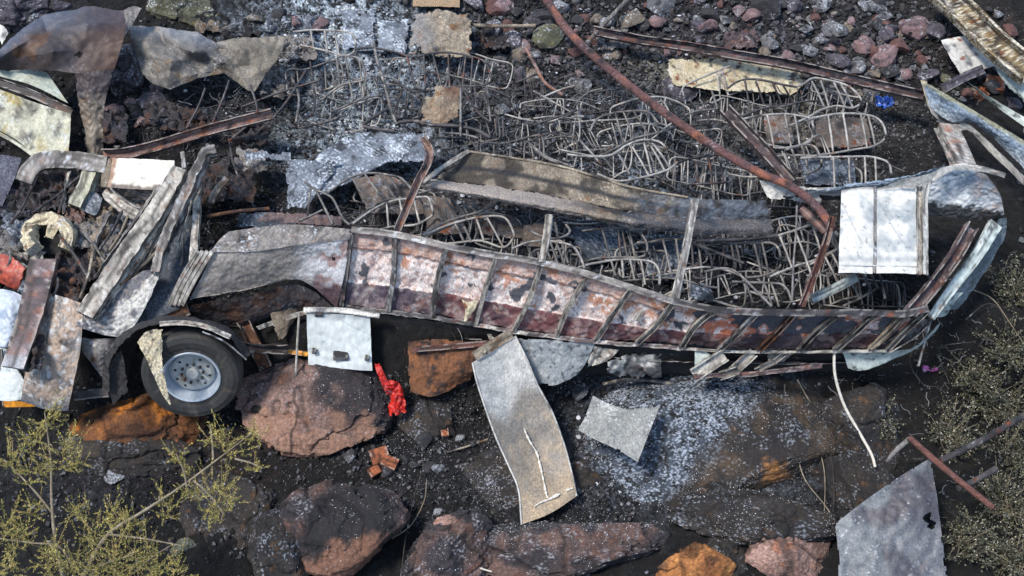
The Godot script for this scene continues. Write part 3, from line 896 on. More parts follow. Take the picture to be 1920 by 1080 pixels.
func build_bus() -> void:
	win(0, 0, 1)
	var bus := thing("burnt_bus", "long burnt-out bus without roof, ribbed side wall and one wheel showing", "bus", survey(1000, 560, -0.1))
	var tops := []
	var feet := []
	for r in RIBS:
		tops.append(survey(r[0], r[1], r[2]))
		feet.append(survey(r[3], r[4], r[5]))
	# the side wall: one lining panel per bay, set back from the ribs, with a ledge and a bulge
	for k in RIBS.size() - 1:
		var rows := []
		for v in [0.0, 0.12, 0.24, 0.27, 0.45, 0.66, 0.70, 0.86, 1.0]:
			var row := []
			for u in [0.0, 0.34, 0.67, 1.0]:
				var a: Vector3 = (tops[k] as Vector3).lerp(tops[k + 1], u)
				var b: Vector3 = (feet[k] as Vector3).lerp(feet[k + 1], u)
				var n: Vector3 = ((tops[k + 1] as Vector3) - tops[k]).cross(b - a).normalized()
				if n.dot(Vector3(0, 0.8, 0.6)) < 0: n = -n
				var inset := -0.045 + (0.018 if v < 0.25 else 0.0) + (0.02 if v > 0.68 else 0.0)
				row.append(a.lerp(b, v) + n * (inset - 0.012 * sin(PI * u)))
			rows.append(row)
		part("lining_panel", sheet(rows, "gray_burnt", {"res": 0.0105, "dent": 0.035, "ds": 2.6, "thick": 0.006, "smooth": false, "tint": lining(k)}), "dull", bus)
	part("torn_lining", sheet([p3([866, 562, 0.42, 880, 566, 0.42, 897, 560, 0.44]), p3([872, 580, 0.34, 880, 582, 0.34, 890, 580, 0.34]), p3([870, 602, 0.24, 873, 602, 0.24, 876, 600, 0.24])], "cream", {"dent": 0.02, "rag": 0.01, "res": 0.01}), "painted", bus)
	var rail_kinds := ["gray_burnt", "bar_dark"]
	for s in 2:
		var q := tops.slice(0, 8) if s == 0 else tops.slice(7)
		for k in q.size(): q[k] += Vector3(0, 0.015, 0.0)
		part("sill_rail", beam(q, 0.07, 0.05, rail_kinds[s], {"section": "box", "bump": 0.12}), "metal", bus)
	var foot := []
	for q in feet: foot.append(q + Vector3(0, -0.015, 0.01))
	part("floor_rail", beam(foot.slice(0, 4), 0.05, 0.05, "bar_dark", {"bump": 0.3}), "metal", bus)
	part("floor_rail", beam(foot.slice(3, 9), 0.045, 0.05, "mauve_steel", {"bump": 0.34, "tint": func(u: float, v: float, p: Vector3, c: Color) -> Color: return c.lerp(lin("d5d3cc"), 0.8 * cover(nz.get_noise_3dv(p * 9.0), 0.3, 0.08))}), "metal", bus)
	part("floor_rail", beam(foot.slice(8), 0.03, 0.04, "pale_post", {"bump": 0.25}), "metal", bus)
	for k in RIBS.size():
		var kind: String = ["bar_dark", "gray_burnt", "gray_burnt", "pale_post", "pale_post", "pale_post", "pale_post", "pale_post", "pale_post", "gray_burnt", "orange_rust", "bar", "bar", "tan_burnt", "bar"][k]
		var a: Vector3 = tops[k]
		var b: Vector3 = feet[k]
		var m := (a + b) / 2 + Vector3(0.03 * sin(k * 2.1), 0.012, 0.012 + 0.02 * sin(k * 3.7))
		part("wall_rib", beam([a + Vector3(0, 0.01, 0.012), m, b + Vector3(0, 0.01, 0.015)], 0.062 if k < 3 else 0.055, 0.05, kind, {"section": "hat" if k < 6 else "channel", "bump": 0.12, "up": Vector3(0, 0.5, 0.86)}), "metal", bus)
	# braces and outriggers under the floor
	win(1240, 540, 4.8)
	for a in [[570, 600, 290, 785, 0.16], [830, 580, 600, 790, 0.12], [690, 740, 530, 790, 0.1], [1130, 570, 1010, 665, 0.06], [1010, 665, 850, 745, 0.06]]:
		part("outrigger", beam(pts([a[0], a[1], a[2], a[3]], 0.14, 0.02), a[4] * 0.9, 0.06, "pale_post", {"section": "channel", "bump": 0.1}), "metal", bus)
	part("outrigger", beam(pts([290, 795, 520, 785, 780, 775, 1180, 730, 1440, 700], 0.0, 0.04), 0.05, 0.05, "mauve_steel", {"bump": 0.15}), "rust", bus)
	part("wall_brace", beam(pts([200, -5, 20, 85, -120, 140, -230, 290], 0.83, 0.5), 0.05, 0.04, "pale_post", {"bump": 0.1}), "metal", bus)
	part("splash_guard", sheet([pts([300, 560, 380, 565, 440, 600], 0.12), pts([300, 660, 390, 650, 440, 640], 0.05), pts([300, 770, 330, 740, 400, 690], 0.0)], "green_white", {"dent": 0.02}), "painted", bus, "pale green curved plate under the side wall")
	win(0, 0, 1)
	part("underbody", sheet([pts([640, 580, 900, 612, 1180, 645, 1500, 660, 1690, 655], 0.10), pts([640, 625, 900, 650, 1180, 690, 1500, 690, 1650, 690], -0.28), pts([640, 650, 900, 672, 1180, 705, 1500, 700, 1640, 692], -0.5)], "dark", {"res": 0.04, "dent": 0.03}), "dull", bus)
	for a in [[705, 612, -0.12, 800, 618, -0.12, 905, 628, -0.1, 0.12, "dark_sheet"], [700, 648, -0.3, 790, 655, -0.3, 890, 652, -0.28, 0.08, "orange_rust"], [745, 596, 0.0, 760, 630, -0.15, 770, 668, -0.3, 0.09, "dark_sheet"], [850, 612, 0.0, 862, 640, -0.14, 850, 668, -0.3, 0.08, "dark_sheet"], [455, 600, 0.0, 480, 650, -0.2, 500, 690, -0.35, 0.14, "orange_rust"], [420, 640, 0.0, 470, 652, -0.05, 540, 655, -0.1, 0.1, "dark_sheet"], [1120, 660, -0.06, 1210, 668, -0.08, 1300, 672, -0.08, 0.09, "dark_sheet"], [1320, 668, -0.06, 1450, 676, -0.08, 1590, 674, -0.08, 0.08, "mauve_steel"]]:
		part("chassis_beam", beam(p3(a.slice(0, 9)), a[9], 0.09, a[10], {"section": "channel", "bump": 0.15}), "rust", bus)
	for a in [[905, 612, 0.02, 915, 628, -0.04, 918, 645, -0.1, 948, 622, 0.0, 940, 640, -0.06, 930, 655, -0.14], [1106, 645, 0.06, 1130, 652, 0.02, 1160, 655, 0.0, 1100, 690, -0.14, 1118, 684, -0.12, 1138, 678, -0.1], [1440, 660, 0.08, 1465, 662, 0.08, 1490, 662, 0.08, 1436, 690, -0.06, 1450, 684, -0.04, 1470, 678, 0.0]]:
		part("skirt_strip", sheet([p3(a.slice(0, 9)), p3(a.slice(9, 18))], "pale_post", {"dent": 0.03, "fold": 0.02, "rag": 0.02}), "metal", bus)
	# grey skin left of the ribs
	var skin_tint := func(u: float, v: float, p: Vector3, c: Color) -> Color:
		var n := nz.get_noise_3dv(p * 4.0)
		c = c.lerp(lin("b3aca4"), 0.55)
		c = c.lerp(lin("e6e6e8"), smoothstep(0.55, 0.78, u + 0.12 * n) * 0.85)
		c = c.lerp(lin("a5776f"), 0.75 * smoothstep(0.62, 0.9, u) * cover(n, 0.36, 0.1))
		c = c.lerp(lin("5d474c"), smoothstep(0.58, 0.9, u) * smoothstep(0.55, 0.8, v + 0.15 * n))
		return c
	part("side_skin", sheet([p3([398, 470, 0.86, 470, 470, 0.88, 560, 458, 0.9, 652, 448, 0.9]), p3([385, 505, 0.68, 470, 500, 0.7, 565, 484, 0.72, 650, 490, 0.66]), p3([358, 556, 0.40, 470, 537, 0.44, 560, 519, 0.5, 640, 540, 0.4]), p3([356, 560, 0.38, 470, 541, 0.42, 560, 524, 0.46, 632, 576, 0.18])], "gray_burnt", {"dent": 0.02, "tint": skin_tint, "holes": [[0.9, 0.32, 0.022]]}), "metal", bus)
	part("shoulder_panel", sheet([p3([430, 434, 0.98, 540, 421, 1.0, 660, 430, 0.97]), p3([410, 452, 0.94, 540, 440, 0.95, 660, 438, 0.95]), p3([395, 472, 0.87, 470, 472, 0.88, 560, 460, 0.9, 655, 449, 0.9])], "gray_burnt", {"dent": 0.015, "res": 0.014}), "metal", bus)
	for k in 4:
		part("trim_strip", beam(p3([392 - k * 9 + 6, 471, 0.88, 360 - k * 9 + 6, 524, 0.6, 340 - k * 8 + 2, 572, 0.36]), 0.042, 0.03, "pale_post", {"bump": 0.05}), "metal", bus)
	part("step_box", beam(p3([246, 612, 0.18, 300, 595, 0.2, 352, 575, 0.22]), 0.2, 0.16, "orange_rust", {"bump": 0.04}), "rust", bus)
	part("inner_sill", sheet([p3([358, 572, 0.32, 470, 553, 0.36, 560, 535, 0.4, 630, 580, 0.16]), p3([352, 590, 0.12, 470, 590, 0.1, 560, 575, 0.12, 628, 588, 0.12]), p3([372, 610, -0.1, 450, 612, -0.1, 545, 590, -0.05, 600, 592, 0.08])], "dark_sheet", {"dent": 0.03}), "dull", bus)
	part("torn_flap", sheet([p3([498, 560, 0.2, 530, 548, 0.22, 556, 540, 0.22]), p3([510, 600, 0.02, 540, 592, 0.05, 560, 580, 0.06]), p3([522, 642, -0.15, 535, 630, -0.12, 552, 600, -0.05])], "brown_sheet", {"dent": 0.03, "rag": 0.03}), "rust", bus)
	part("skirt_lip", sheet([p3([480, 612, -0.02, 530, 594, 0.04, 580, 580, 0.12, 640, 578, 0.14]), p3([486, 618, -0.06, 532, 603, -0.0, 582, 588, 0.08, 640, 585, 0.1])], "pale_post", {"dent": 0.01}), "metal", bus)
	# luggage hatch
	var hw := sheet([p3([576, 586, 0.20, 635, 588, 0.2, 694, 592, 0.2]), p3([577, 634, -0.02, 636, 640, -0.02, 696, 644, -0.02]), p3([579, 683, -0.25, 638, 690, -0.25, 698, 695, -0.25])], "hatch_white", {"dent": 0.022, "ds": 1.8, "thick": 0.03, "res": 0.011, "tint": func(u: float, v: float, p: Vector3, c: Color) -> Color: return c.lerp(lin("7d858a"), 0.6 * smoothstep(0.16, 0.0, v + 0.1 * nz.get_noise_3dv(p * 5.0))).lerp(lin("9aa2a0"), 0.5 * smoothstep(0.02, 0.0, absf(v - 0.1 - 0.5 * (u - 0.5) + 0.02 * nz.get_noise_3dv(p * 6.0))) * smoothstep(0.5, 0.6, u))})
	var hatch := part("luggage_hatch", hw, "painted", bus, "white luggage hatch door hanging open with black latches")
	for x in [598, 672]: subpart("hinge", box(survey(x, 589, 0.215), Vector3(0.09, 0.03, 0.05), "bar_dark"), "metal", hatch)
	subpart("handle", box(survey(639, 667, -0.125), Vector3(0.16, 0.06, 0.09), "dark"), "rubber", hatch)
	subpart("latch", box(survey(589, 658, -0.09), Vector3(0.045, 0.05, 0.05), "dark"), "rubber", hatch)
	subpart("latch", box(survey(688, 671, -0.11), Vector3(0.045, 0.05, 0.05), "dark"), "rubber", hatch)
	subpart("hatch_frame", beam(p3([570, 581, 0.24, 640, 582, 0.24, 712, 592, 0.23]), 0.06, 0.05, "white_sooty", {"bump": 0.1}), "metal", hatch)
	part("orange_strip", beam(p3([522, 656, -0.2, 578, 664, -0.2]), 0.05, 0.04, "orange"), "painted", bus)
	part("hanging_rod", tube(p3([561, 586, 0.2, 556, 670, -0.15, 552, 750, -0.5]), 0.014, "pale_post"), "metal", bus)
	# window pillars that still stand
	part("window_pillar", beam(p3([792, 255, 1.25, 806, 292, 1.25, 782, 345, 1.15, 765, 385, 1.05, 745, 432, 0.95]), 0.085, 0.06, "rust", {"section": "channel"}), "rust", bus)
	part("window_pillar", beam(p3([1030, 403, 1.2, 1024, 450, 1.08, 1016, 492, 0.96]), 0.085, 0.06, "pale_post", {"section": "hat"}), "metal", bus)
	part("window_pillar", beam(p3([1304, 374, 1.3, 1290, 450, 1.1, 1275, 520, 0.95, 1265, 560, 0.86]), 0.085, 0.06, "bar_pale", {"section": "hat"}), "metal", bus)
	part("window_pillar", beam(p3([1562, 405, 1.25, 1548, 455, 1.1, 1525, 520, 0.92, 1503, 574, 0.77]), 0.065, 0.05, "rust_red", {"section": "channel"}), "rust", bus)
	# rear end: curved roof shell, lip, corner posts
	part("rear_roof", sheet([
		p3([1470, 372, 0.75, 1580, 376, 0.78, 1738, 402, 0.72, 1880, 415, 0.62]), p3([1470, 366, 0.82, 1580, 366, 0.86, 1740, 380, 0.85, 1882, 398, 0.76]),
		p3([1500, 358, 0.95, 1600, 356, 1.0, 1752, 346, 1.05, 1876, 368, 1.0]), p3([1560, 352, 1.02, 1640, 342, 1.1, 1772, 322, 1.2, 1862, 344, 1.16]), p3([1660, 346, 1.1, 1700, 330, 1.2, 1795, 311, 1.28, 1850, 328, 1.25])],
		"blue_soot", {"dent": 0.03, "res": 0.014, "tint": func(u: float, v: float, p: Vector3, c: Color) -> Color:
			var n := nz.get_noise_3dv(p * 5.0)
			c = lin("8496a8").lerp(lin("dbdfe0"), smoothstep(0.75, 0.3, v + 0.35 * n)).lerp(lin("5a6f86"), 0.6 * smoothstep(0.1, 0.4, nz.get_noise_3dv(p * 3.0)))
			c = c.lerp(lin("d9dcdc"), 0.7 * smoothstep(0.82, 0.97, u + 0.05 * n)).lerp(lin("b08a70"), 0.5 * smoothstep(0.8, 0.95, u) * cover(n, 0.4, 0.1))
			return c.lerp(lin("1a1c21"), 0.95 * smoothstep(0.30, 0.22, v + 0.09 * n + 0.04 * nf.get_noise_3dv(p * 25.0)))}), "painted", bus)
	part("roof_lip", sheet([p3([1655, 350, 1.18, 1735, 348, 1.22, 1752, 338, 1.28, 1800, 318, 1.36, 1884, 330, 1.34]), p3([1690, 336, 1.3, 1740, 326, 1.34, 1770, 313, 1.38, 1810, 311, 1.4, 1886, 327, 1.36])], "white_sooty", {"dent": 0.012}), "metal", bus, "pale thin lip along the top of the rear roof shell")
	part("roof_arch_rim", beam(p3([1735, 515, 0.95, 1735, 430, 1.06, 1735, 370, 1.16, 1742, 343, 1.24, 1763, 323, 1.32, 1800, 311, 1.38, 1838, 316, 1.38, 1884, 329, 1.35]), 0.055, 0.02, "white_sooty", {"bump": 0.12}), "metal", bus)
	part("roof_strip", sheet([p3([1424, 338, 0.9, 1470, 346, 0.9, 1530, 352, 0.9]), p3([1430, 352, 0.84, 1490, 360, 0.84, 1540, 372, 0.84]), p3([1440, 372, 0.76, 1500, 378, 0.76, 1535, 384, 0.76])], "white_sooty", {"dent": 0.02, "rag": 0.02}), "metal", bus)
	part("rear_corner_skin", sheet([p3([1888, 408, 0.66, 1880, 450, 0.5, 1840, 520, 0.35, 1795, 580, 0.18]), p3([1874, 410, 0.72, 1856, 450, 0.62, 1812, 512, 0.5, 1765, 580, 0.36])], "blue_soot", {"dent": 0.02, "tint": func(u: float, v: float, p: Vector3, c: Color) -> Color: return c.lerp(lin("667069"), 0.5)}), "metal", bus)
	part("rear_corner_post", beam(p3([1866, 420, 0.76, 1830, 480, 0.68, 1785, 540, 0.6, 1745, 596, 0.5]), 0.15, 0.05, "green_white", {"taper": 0.55, "bump": 0.1}), "painted", bus)
	part("rear_corner_post", beam(p3([1822, 424, 0.9, 1790, 480, 0.86, 1750, 535, 0.8, 1705, 588, 0.74]), 0.13, 0.09, "mauve_steel", {"section": "channel"}), "rust", bus)
	part("rear_corner_patch", sheet([p3([1770, 548, 0.5, 1786, 548, 0.5, 1806, 549, 0.5]), p3([1762, 572, 0.36, 1778, 572, 0.38, 1790, 566, 0.4]), p3([1750, 594, 0.26, 1766, 594, 0.26, 1774, 590, 0.26])], "green_white", {"dent": 0.01, "rag": 0.014}), "painted", bus, "pale green torn patch on the rear corner")
	part("rear_bumper_bar", beam(p3([1735, 598, 0.5, 1705, 625, 0.36, 1660, 652, 0.22]), 0.13, 0.1, "bar", {"section": "channel"}), "rust", bus)
	part("rear_bumper_bar", beam(p3([1700, 590, 0.66, 1660, 630, 0.4, 1632, 652, 0.24]), 0.06, 0.05, "tan_burnt"), "rust", bus)
	part("rear_skirt", sheet([p3([1568, 657, 0.16, 1640, 656, 0.17, 1712, 652, 0.2, 1762, 606, 0.3]), p3([1580, 662, 0.1, 1640, 668, 0.06, 1700, 662, 0.1, 1756, 620, 0.2]), p3([1590, 690, -0.1, 1618, 694, -0.1, 1668, 676, 0.0, 1740, 634, 0.12])], "green_white", {"dent": 0.015, "rag": 0.012}), "painted", bus, "pale green lower skirt at the rear corner")
	part("loose_rod", tube(p3([1752, 574, 0.5, 1737, 630, 0.2, 1722, 686, -0.1]), 0.013, "bar_pale"), "metal", bus)
	part("loose_cable", tube(p3([1564, 657, 0.16, 1566, 705, -0.05, 1583, 760, -0.3, 1612, 812, -0.45, 1634, 852, -0.5, 1641, 876, -0.52]), 0.016, "foam"), "dull", bus)
	# floor panels and seat backs that survived inside
	for a in [[660, 335, 0.40, 720, 328, 0.42, 770, 345, 0.40, 690, 400, 0.30, 750, 402, 0.30, 800, 400, 0.30, "seat_back"], [790, 368, 0.42, 815, 368, 0.42, 842, 372, 0.42, 800, 436, 0.28, 840, 440, 0.28, 880, 436, 0.28, "seat_back"], [895, 400, 0.34, 930, 402, 0.36, 965, 405, 0.34, 900, 440, 0.24, 940, 445, 0.24, 1000, 450, 0.24, "seat_back"], [1070, 425, 0.3, 1110, 425, 0.3, 1160, 430, 0.3, 1090, 485, 0.18, 1140, 488, 0.18, 1185, 490, 0.18, "floor_blue"], [1200, 440, 0.3, 1240, 440, 0.3, 1285, 442, 0.3, 1215, 520, 0.12, 1240, 525, 0.12, 1275, 528, 0.12, "floor_blue"], [1290, 530, 0.3, 1310, 530, 0.3, 1330, 532, 0.3, 1290, 560, 0.22, 1312, 562, 0.22, 1340, 565, 0.22, "floor_blue"], [1430, 215, 0.32, 1455, 214, 0.32, 1480, 216, 0.32, 1436, 268, 0.2, 1460, 270, 0.2, 1490, 270, 0.2, "seat_back"], [1530, 222, 0.34, 1575, 220, 0.34, 1625, 222, 0.34, 1530, 275, 0.2, 1580, 278, 0.2, 1635, 272, 0.2, "seat_back"], [1500, 298, 0.34, 1560, 298, 0.34, 1600, 298, 0.34, 1510, 345, 0.24, 1560, 348, 0.24, 1605, 346, 0.24, "floor_blue"], [980, 420, 0.5, 1005, 418, 0.5, 1024, 420, 0.5, 975, 460, 0.3, 1000, 462, 0.3, 1020, 462, 0.3, "seat_back"], [450, 400, 0.2, 500, 398, 0.2, 545, 400, 0.2, 440, 425, 0.12, 500, 428, 0.12, 560, 428, 0.12, "floor_blue"]]:
		part("floor_panel" if a[18] == "floor_blue" else "seat_back", sheet([p3(a.slice(0, 9)), p3(a.slice(9, 18))], a[18], {"dent": 0.025, "rag": 0.03}), "dull", bus)
	build_wheel(bus)

func build_wheel(bus: Node3D) -> void:
	var c := survey(359, 707, 0.10)
	var n := Vector3(0.13, sin(deg_to_rad(25)), cos(deg_to_rad(25))).normalized()
	var x := Vector3.UP.cross(n).normalized()
	var f := Transform3D(Basis(x, n.cross(x).normalized(), n), c)
	var tyre := lathe([0.30, 0.0, 0.315, 0.012, 0.34, 0.012, 0.37, 0.024, 0.43, 0.032, 0.475, 0.018, 0.482, 0.018, 0.505, -0.012, 0.515, -0.05, 0.52, -0.06, 0.505, -0.065, 0.505, -0.085, 0.522, -0.09, 0.522, -0.135, 0.507, -0.14, 0.507, -0.16, 0.522, -0.165, 0.515, -0.21, 0.49, -0.25, 0.4, -0.27, 0.3, -0.25], f, 96, "tyre")
	var wheel := part("wheel", lathe([0.0, -0.085, 0.12, -0.085, 0.19, -0.09, 0.222, -0.105], f, 72, "rim"), "painted", bus, "steel wheel with grey tyre and pale rim")
	subpart("tyre", tyre, "rubber", wheel)
	subpart("rim", lathe([0.222, -0.105, 0.235, -0.16, 0.252, -0.16, 0.268, -0.03, 0.28, 0.012, 0.298, 0.018, 0.305, 0.006, 0.302, -0.02], f, 84, "rim_well"), "bare", wheel)
	subpart("hub_cap", lathe([0.0, -0.05, 0.055, -0.052, 0.066, -0.058, 0.075, -0.085], f, 48, "rim"), "painted", wheel)
	for k in 10:
		var d := Vector3(cos(TAU * k / 10), sin(TAU * k / 10), 0)
		var g := Transform3D(f.basis, f * (d * 0.112))
		subpart("wheel_nut", lathe([0.0, -0.05, 0.013, -0.052, 0.016, -0.06, 0.016, -0.085], g, 6, "bar_dark"), "metal", wheel)
		if k % 5 != 2:
			var h := Transform3D(f.basis, f * (Vector3(cos(TAU * (k + 0.5) / 10), sin(TAU * (k + 0.5) / 10), 0) * 0.178))
			subpart("hand_hole", lathe([0.0, -0.084, 0.012, -0.084, 0.016, -0.09], h, 10, "dark"), "rubber", wheel)
	# arch over the wheel, mud flap, torn cover
	part("wheel_arch", sheet([p3([206, 735, 0.02, 208, 680, 0.26, 240, 632, 0.5, 300, 608, 0.66, 370, 610, 0.7, 425, 630, 0.62, 462, 672, 0.4]), p3([196, 725, -0.02, 200, 672, 0.2, 236, 622, 0.42, 300, 597, 0.56, 372, 598, 0.6, 430, 618, 0.52, 470, 662, 0.32]), p3([240, 712, -0.15, 250, 660, 0.05, 275, 630, 0.2, 310, 612, 0.3, 372, 612, 0.34, 420, 628, 0.28, 455, 665, 0.1])], "dark", {"dent": 0.03, "rag": 0.012}), "rubber", bus)
	part("arch_edge", beam(p3([300, 607, 0.69, 345, 605, 0.71, 385, 612, 0.72, 432, 632, 0.64]), 0.05, 0.02, "pale_post", {"bump": 0.2}), "metal", bus)
	part("arch_edge", tube(p3([380, 622, 0.66, 420, 640, 0.6, 462, 674, 0.42]), 0.01, "gray_burnt"), "metal", bus)
	part("hanging_lining", sheet([p3([200, 690, 0.2, 214, 668, 0.28, 226, 655, 0.34]), p3([204, 725, 0.02, 220, 700, 0.1, 236, 690, 0.16]), p3([212, 760, -0.16, 226, 745, -0.1, 240, 735, -0.05])], "dark", {"dent": 0.03, "rag": 0.02}), "rubber", bus)
	part("wheel_well", lathe([0.5, -0.36, 0.0, -0.36], f, 40, "dark"), "dull", bus)
	part("mud_flap", sheet([p3([148, 632, 0.15, 190, 640, 0.12, 215, 650, 0.1]), p3([190, 690, -0.1, 205, 690, -0.1, 222, 690, -0.1]), p3([205, 745, -0.32, 212, 745, -0.32, 219, 742, -0.32])], "dark", {"dent": 0.02}), "rubber", bus)
	part("arch_front_panel", sheet([p3([142, 628, 0.25, 170, 635, 0.22, 238, 632, 0.2, 262, 625, 0.22]), p3([160, 665, 0.1, 185, 668, 0.1, 215, 650, 0.12, 235, 645, 0.15]), p3([190, 705, -0.12, 198, 700, -0.1, 205, 680, 0.0, 215, 665, 0.05])], "gray_burnt", {"dent": 0.02, "back": "dark"}), "metal", bus)
	part("torn_fender", sheet([p3([256, 642, 0.58, 275, 622, 0.62, 308, 616, 0.62]), p3([272, 668, 0.52, 284, 655, 0.54, 304, 648, 0.54]), p3([286, 700, 0.42, 294, 695, 0.42, 306, 690, 0.42]), p3([302, 735, 0.3, 308, 732, 0.3, 313, 728, 0.3]), p3([318, 760, 0.2, 320, 760, 0.2, 321, 759, 0.2])], "cream", {"dent": 0.03, "ds": 6.0, "rag": 0.02, "res": 0.01}), "rust", bus, "shredded cream strip of fender hanging over the tyre")
	part("side_step", beam(p3([140, 742, -0.3, 175, 738, -0.3, 205, 735, -0.28]), 0.1, 0.06, "bar_dark"), "metal", bus)

# --- the crushed front end at the left ----------------------------------
func build_front() -> void:
	win(0, 0, 1)
	var o := beam(p3([338, 318, 0.95, 300, 385, 0.85, 235, 480, 0.72, 160, 592, 0.55]), 0.23, 0.1, "pale_post", {"section": "hat", "taper": 1.1, "bump": 0.14})
	solo("steel_beam", o, "metal", "broad pale grey channel beam slanting down to the triangular plate at left", "beam", "beams of the crushed front")
	o = beam(p3([404, 280, 1.05, 385, 288, 1.05, 362, 335, 1.0, 335, 395, 0.9, 308, 455, 0.8, 292, 512, 0.7]), 0.13, 0.1, "gray_burnt", {"section": "hat", "bump": 0.2})
	solo("steel_beam", o, "metal", "slim grey beam with flared upper end, right of the broad pale beam", "beam", "beams of the crushed front")
	solo("steel_beam", beam(p3([372, 345, 0.75, 368, 420, 0.7, 362, 500, 0.62]), 0.08, 0.06, "pale_post", {"bump": 0.1}), "metal", "short upright pale post beside the black gap near the grey side skin", "beam", "beams of the crushed front")
	solo("steel_beam", beam(p3([343, 286, 1.0, 346, 318, 0.98]), 0.045, 0.04, "gray_burnt"), "metal", "short grey stub standing on top of the broad pale beam", "beam", "beams of the crushed front")
	solo("dark_plate", sheet([p3([330, 400, 0.62, 360, 405, 0.6, 372, 420, 0.58]), p3([290, 490, 0.5, 330, 490, 0.5, 368, 470, 0.5]), p3([262, 560, 0.36, 300, 560, 0.36, 345, 560, 0.36]), p3([246, 608, 0.28, 280, 602, 0.28, 335, 580, 0.3])], "ash_sheet", {"dent": 0.02, "tint": func(u: float, v: float, p: Vector3, c: Color) -> Color: return c.lerp(lin("3a4049"), 0.72)}), "dull", "dark ash-specked plate between the slim grey beam and the ribbed trim", "metal sheet")
	solo("rod", tube(p3([296, 470, 0.6, 260, 505, 0.58, 225, 535, 0.58]), 0.022, "tan_burnt", {"bump": 0.2}), "rust", "tan splintered rod lying on the dark plate beside the broad beam", "rod")
	solo("rod", tube(p3([388, 406, 0.6, 440, 397, 0.6, 505, 391, 0.6]), 0.022, "orange_rust"), "rust", "rusty orange rod across the black gap above the grey skin", "rod")
	solo("rod", beam(p3([425, 335, 0.75, 408, 355, 0.72, 395, 380, 0.68]), 0.07, 0.05, "brown_sheet"), "rust", "brown bracket piece right of the slim grey beam's upper end", "bracket")
	for a in [["pale torn edge strip crossing the dark plate", [380, 300, 0.9, 352, 400, 0.72, 330, 470, 0.6], 0.04, "pale_post"], ["grey strip along the left side of the broad pale beam", [300, 345, 0.8, 240, 430, 0.66, 175, 520, 0.5], 0.05, "gray_burnt"], ["brown splintered strip right of the broad pale beam", [330, 360, 0.75, 300, 430, 0.66, 250, 520, 0.56], 0.05, "brown_sheet"], ["pale strip lying from the triangular plate up to the slim beam", [300, 440, 0.66, 255, 500, 0.6, 210, 560, 0.54], 0.04, "pale_post"], ["dark grey strip left of the short upright post", [352, 360, 0.6, 345, 430, 0.55, 338, 500, 0.5], 0.05, "bar_dark"], ["rusty strip under the white box's right end", [330, 365, 0.62, 300, 385, 0.6, 270, 400, 0.58], 0.05, "rust"], ["grey strip behind the crumpled grey clump", [205, 400, 0.5, 180, 450, 0.45, 165, 510, 0.4], 0.06, "gray_burnt"], ["pale strip hanging left of the stained post", [130, 320, 0.6, 120, 365, 0.5, 118, 400, 0.42], 0.04, "pale_post"]]:
		solo("metal_strip", beam(p3(a[1]), a[2], 0.03, a[3], {"bump": 0.35, "twist": 0.8, "section": "angle"}), "metal", a[0], "metal strip", "torn strips in the crushed front")
	# bent arm and white box
	solo("curved_bar", beam(p3([46, 342, 0.55, 58, 318, 0.62, 85, 301, 0.68, 135, 300, 0.7, 202, 309, 0.7]), 0.2, 0.08, "gray_burnt", {"bump": 0.2}), "metal", "curved grey bar bending down at its left end beside the white box", "metal bar")
	var wb := thing("white_box", "white rectangular metal box with scorched lower edge above the broad beam", "box", survey(268, 335, 0.5))
	var tint := func(u: float, v: float, p: Vector3, c: Color) -> Color:
		var n := nz.get_noise_3dv(p * 9.0)
		c = c.lerp(lin("4b3f3c"), smoothstep(0.80, 0.95, v + 0.09 * n))
		return c.lerp(lin("8f6d55"), smoothstep(0.10, 0.04, u + 0.05 * n))
	part("front_plate", sheet([p3([212, 297, 0.82, 270, 299, 0.82, 328, 302, 0.82]), p3([208, 325, 0.74, 266, 327, 0.74, 325, 330, 0.74]), p3([203, 352, 0.66, 262, 356, 0.66, 321, 358, 0.66])], "box_white", {"dent": 0.01, "thick": 0.03, "tint": tint, "res": 0.012}), "painted", wb)
	part("end_plate", sheet([p3([197, 298, 0.7, 212, 297, 0.82]), p3([192, 330, 0.62, 208, 325, 0.74]), p3([190, 350, 0.55, 203, 352, 0.66])], "brown_sheet", {"dent": 0.01, "thick": 0.02}), "rust", wb)
	part("bottom_plate", sheet([p3([203, 354, 0.65, 262, 358, 0.65, 321, 360, 0.65]), p3([212, 366, 0.5, 262, 372, 0.5, 315, 375, 0.5])], "gray_burnt", {"dent": 0.02, "thick": 0.02}), "metal", wb)
	solo("steel_post", beam(p3([172, 318, 0.62, 160, 350, 0.55, 140, 388, 0.48]), 0.2, 0.1, "moss_panel", {"section": "hat", "bump": 0.1}), "metal", "stained grey post hanging below the bent grey bar", "beam", "beams of the crushed front")
	solo("curved_bracket", beam(p3([196, 352, 0.6, 215, 375, 0.6, 245, 395, 0.62, 285, 408, 0.66]), 0.16, 0.09, "pale_post", {"section": "angle", "bump": 0.12}), "metal", "pale curved bracket running from the white box to the broad beam", "bracket")
	solo("blue_plate", sheet([p3([160, 365, 0.5, 178, 360, 0.5, 192, 372, 0.5]), p3([156, 395, 0.44, 176, 404, 0.44, 184, 398, 0.44])], "ash_sheet", {"dent": 0.02}), "metal", "small bluish plate below the stained post", "metal sheet")
	# melted fan shroud and crumpled scraps
	var fan := thing("fan_shroud", "half-melted cream ring with dark centre at the left edge", "fan shroud", survey(92, 470, 0.3))
	var ring := []
	for k in 11:
		var a := deg_to_rad(-40 + 26 * k)
		ring.append(survey(92 + 38 * cos(a), 446 - 36 * sin(a), 0.5 + 0.05 * sin(a * 2.0)))
	part("ring", beam(ring, 0.13, 0.12, "cream", {"bump": 0.3, "up": Vector3(0, 0.8, 0.6)}), "rust", fan)
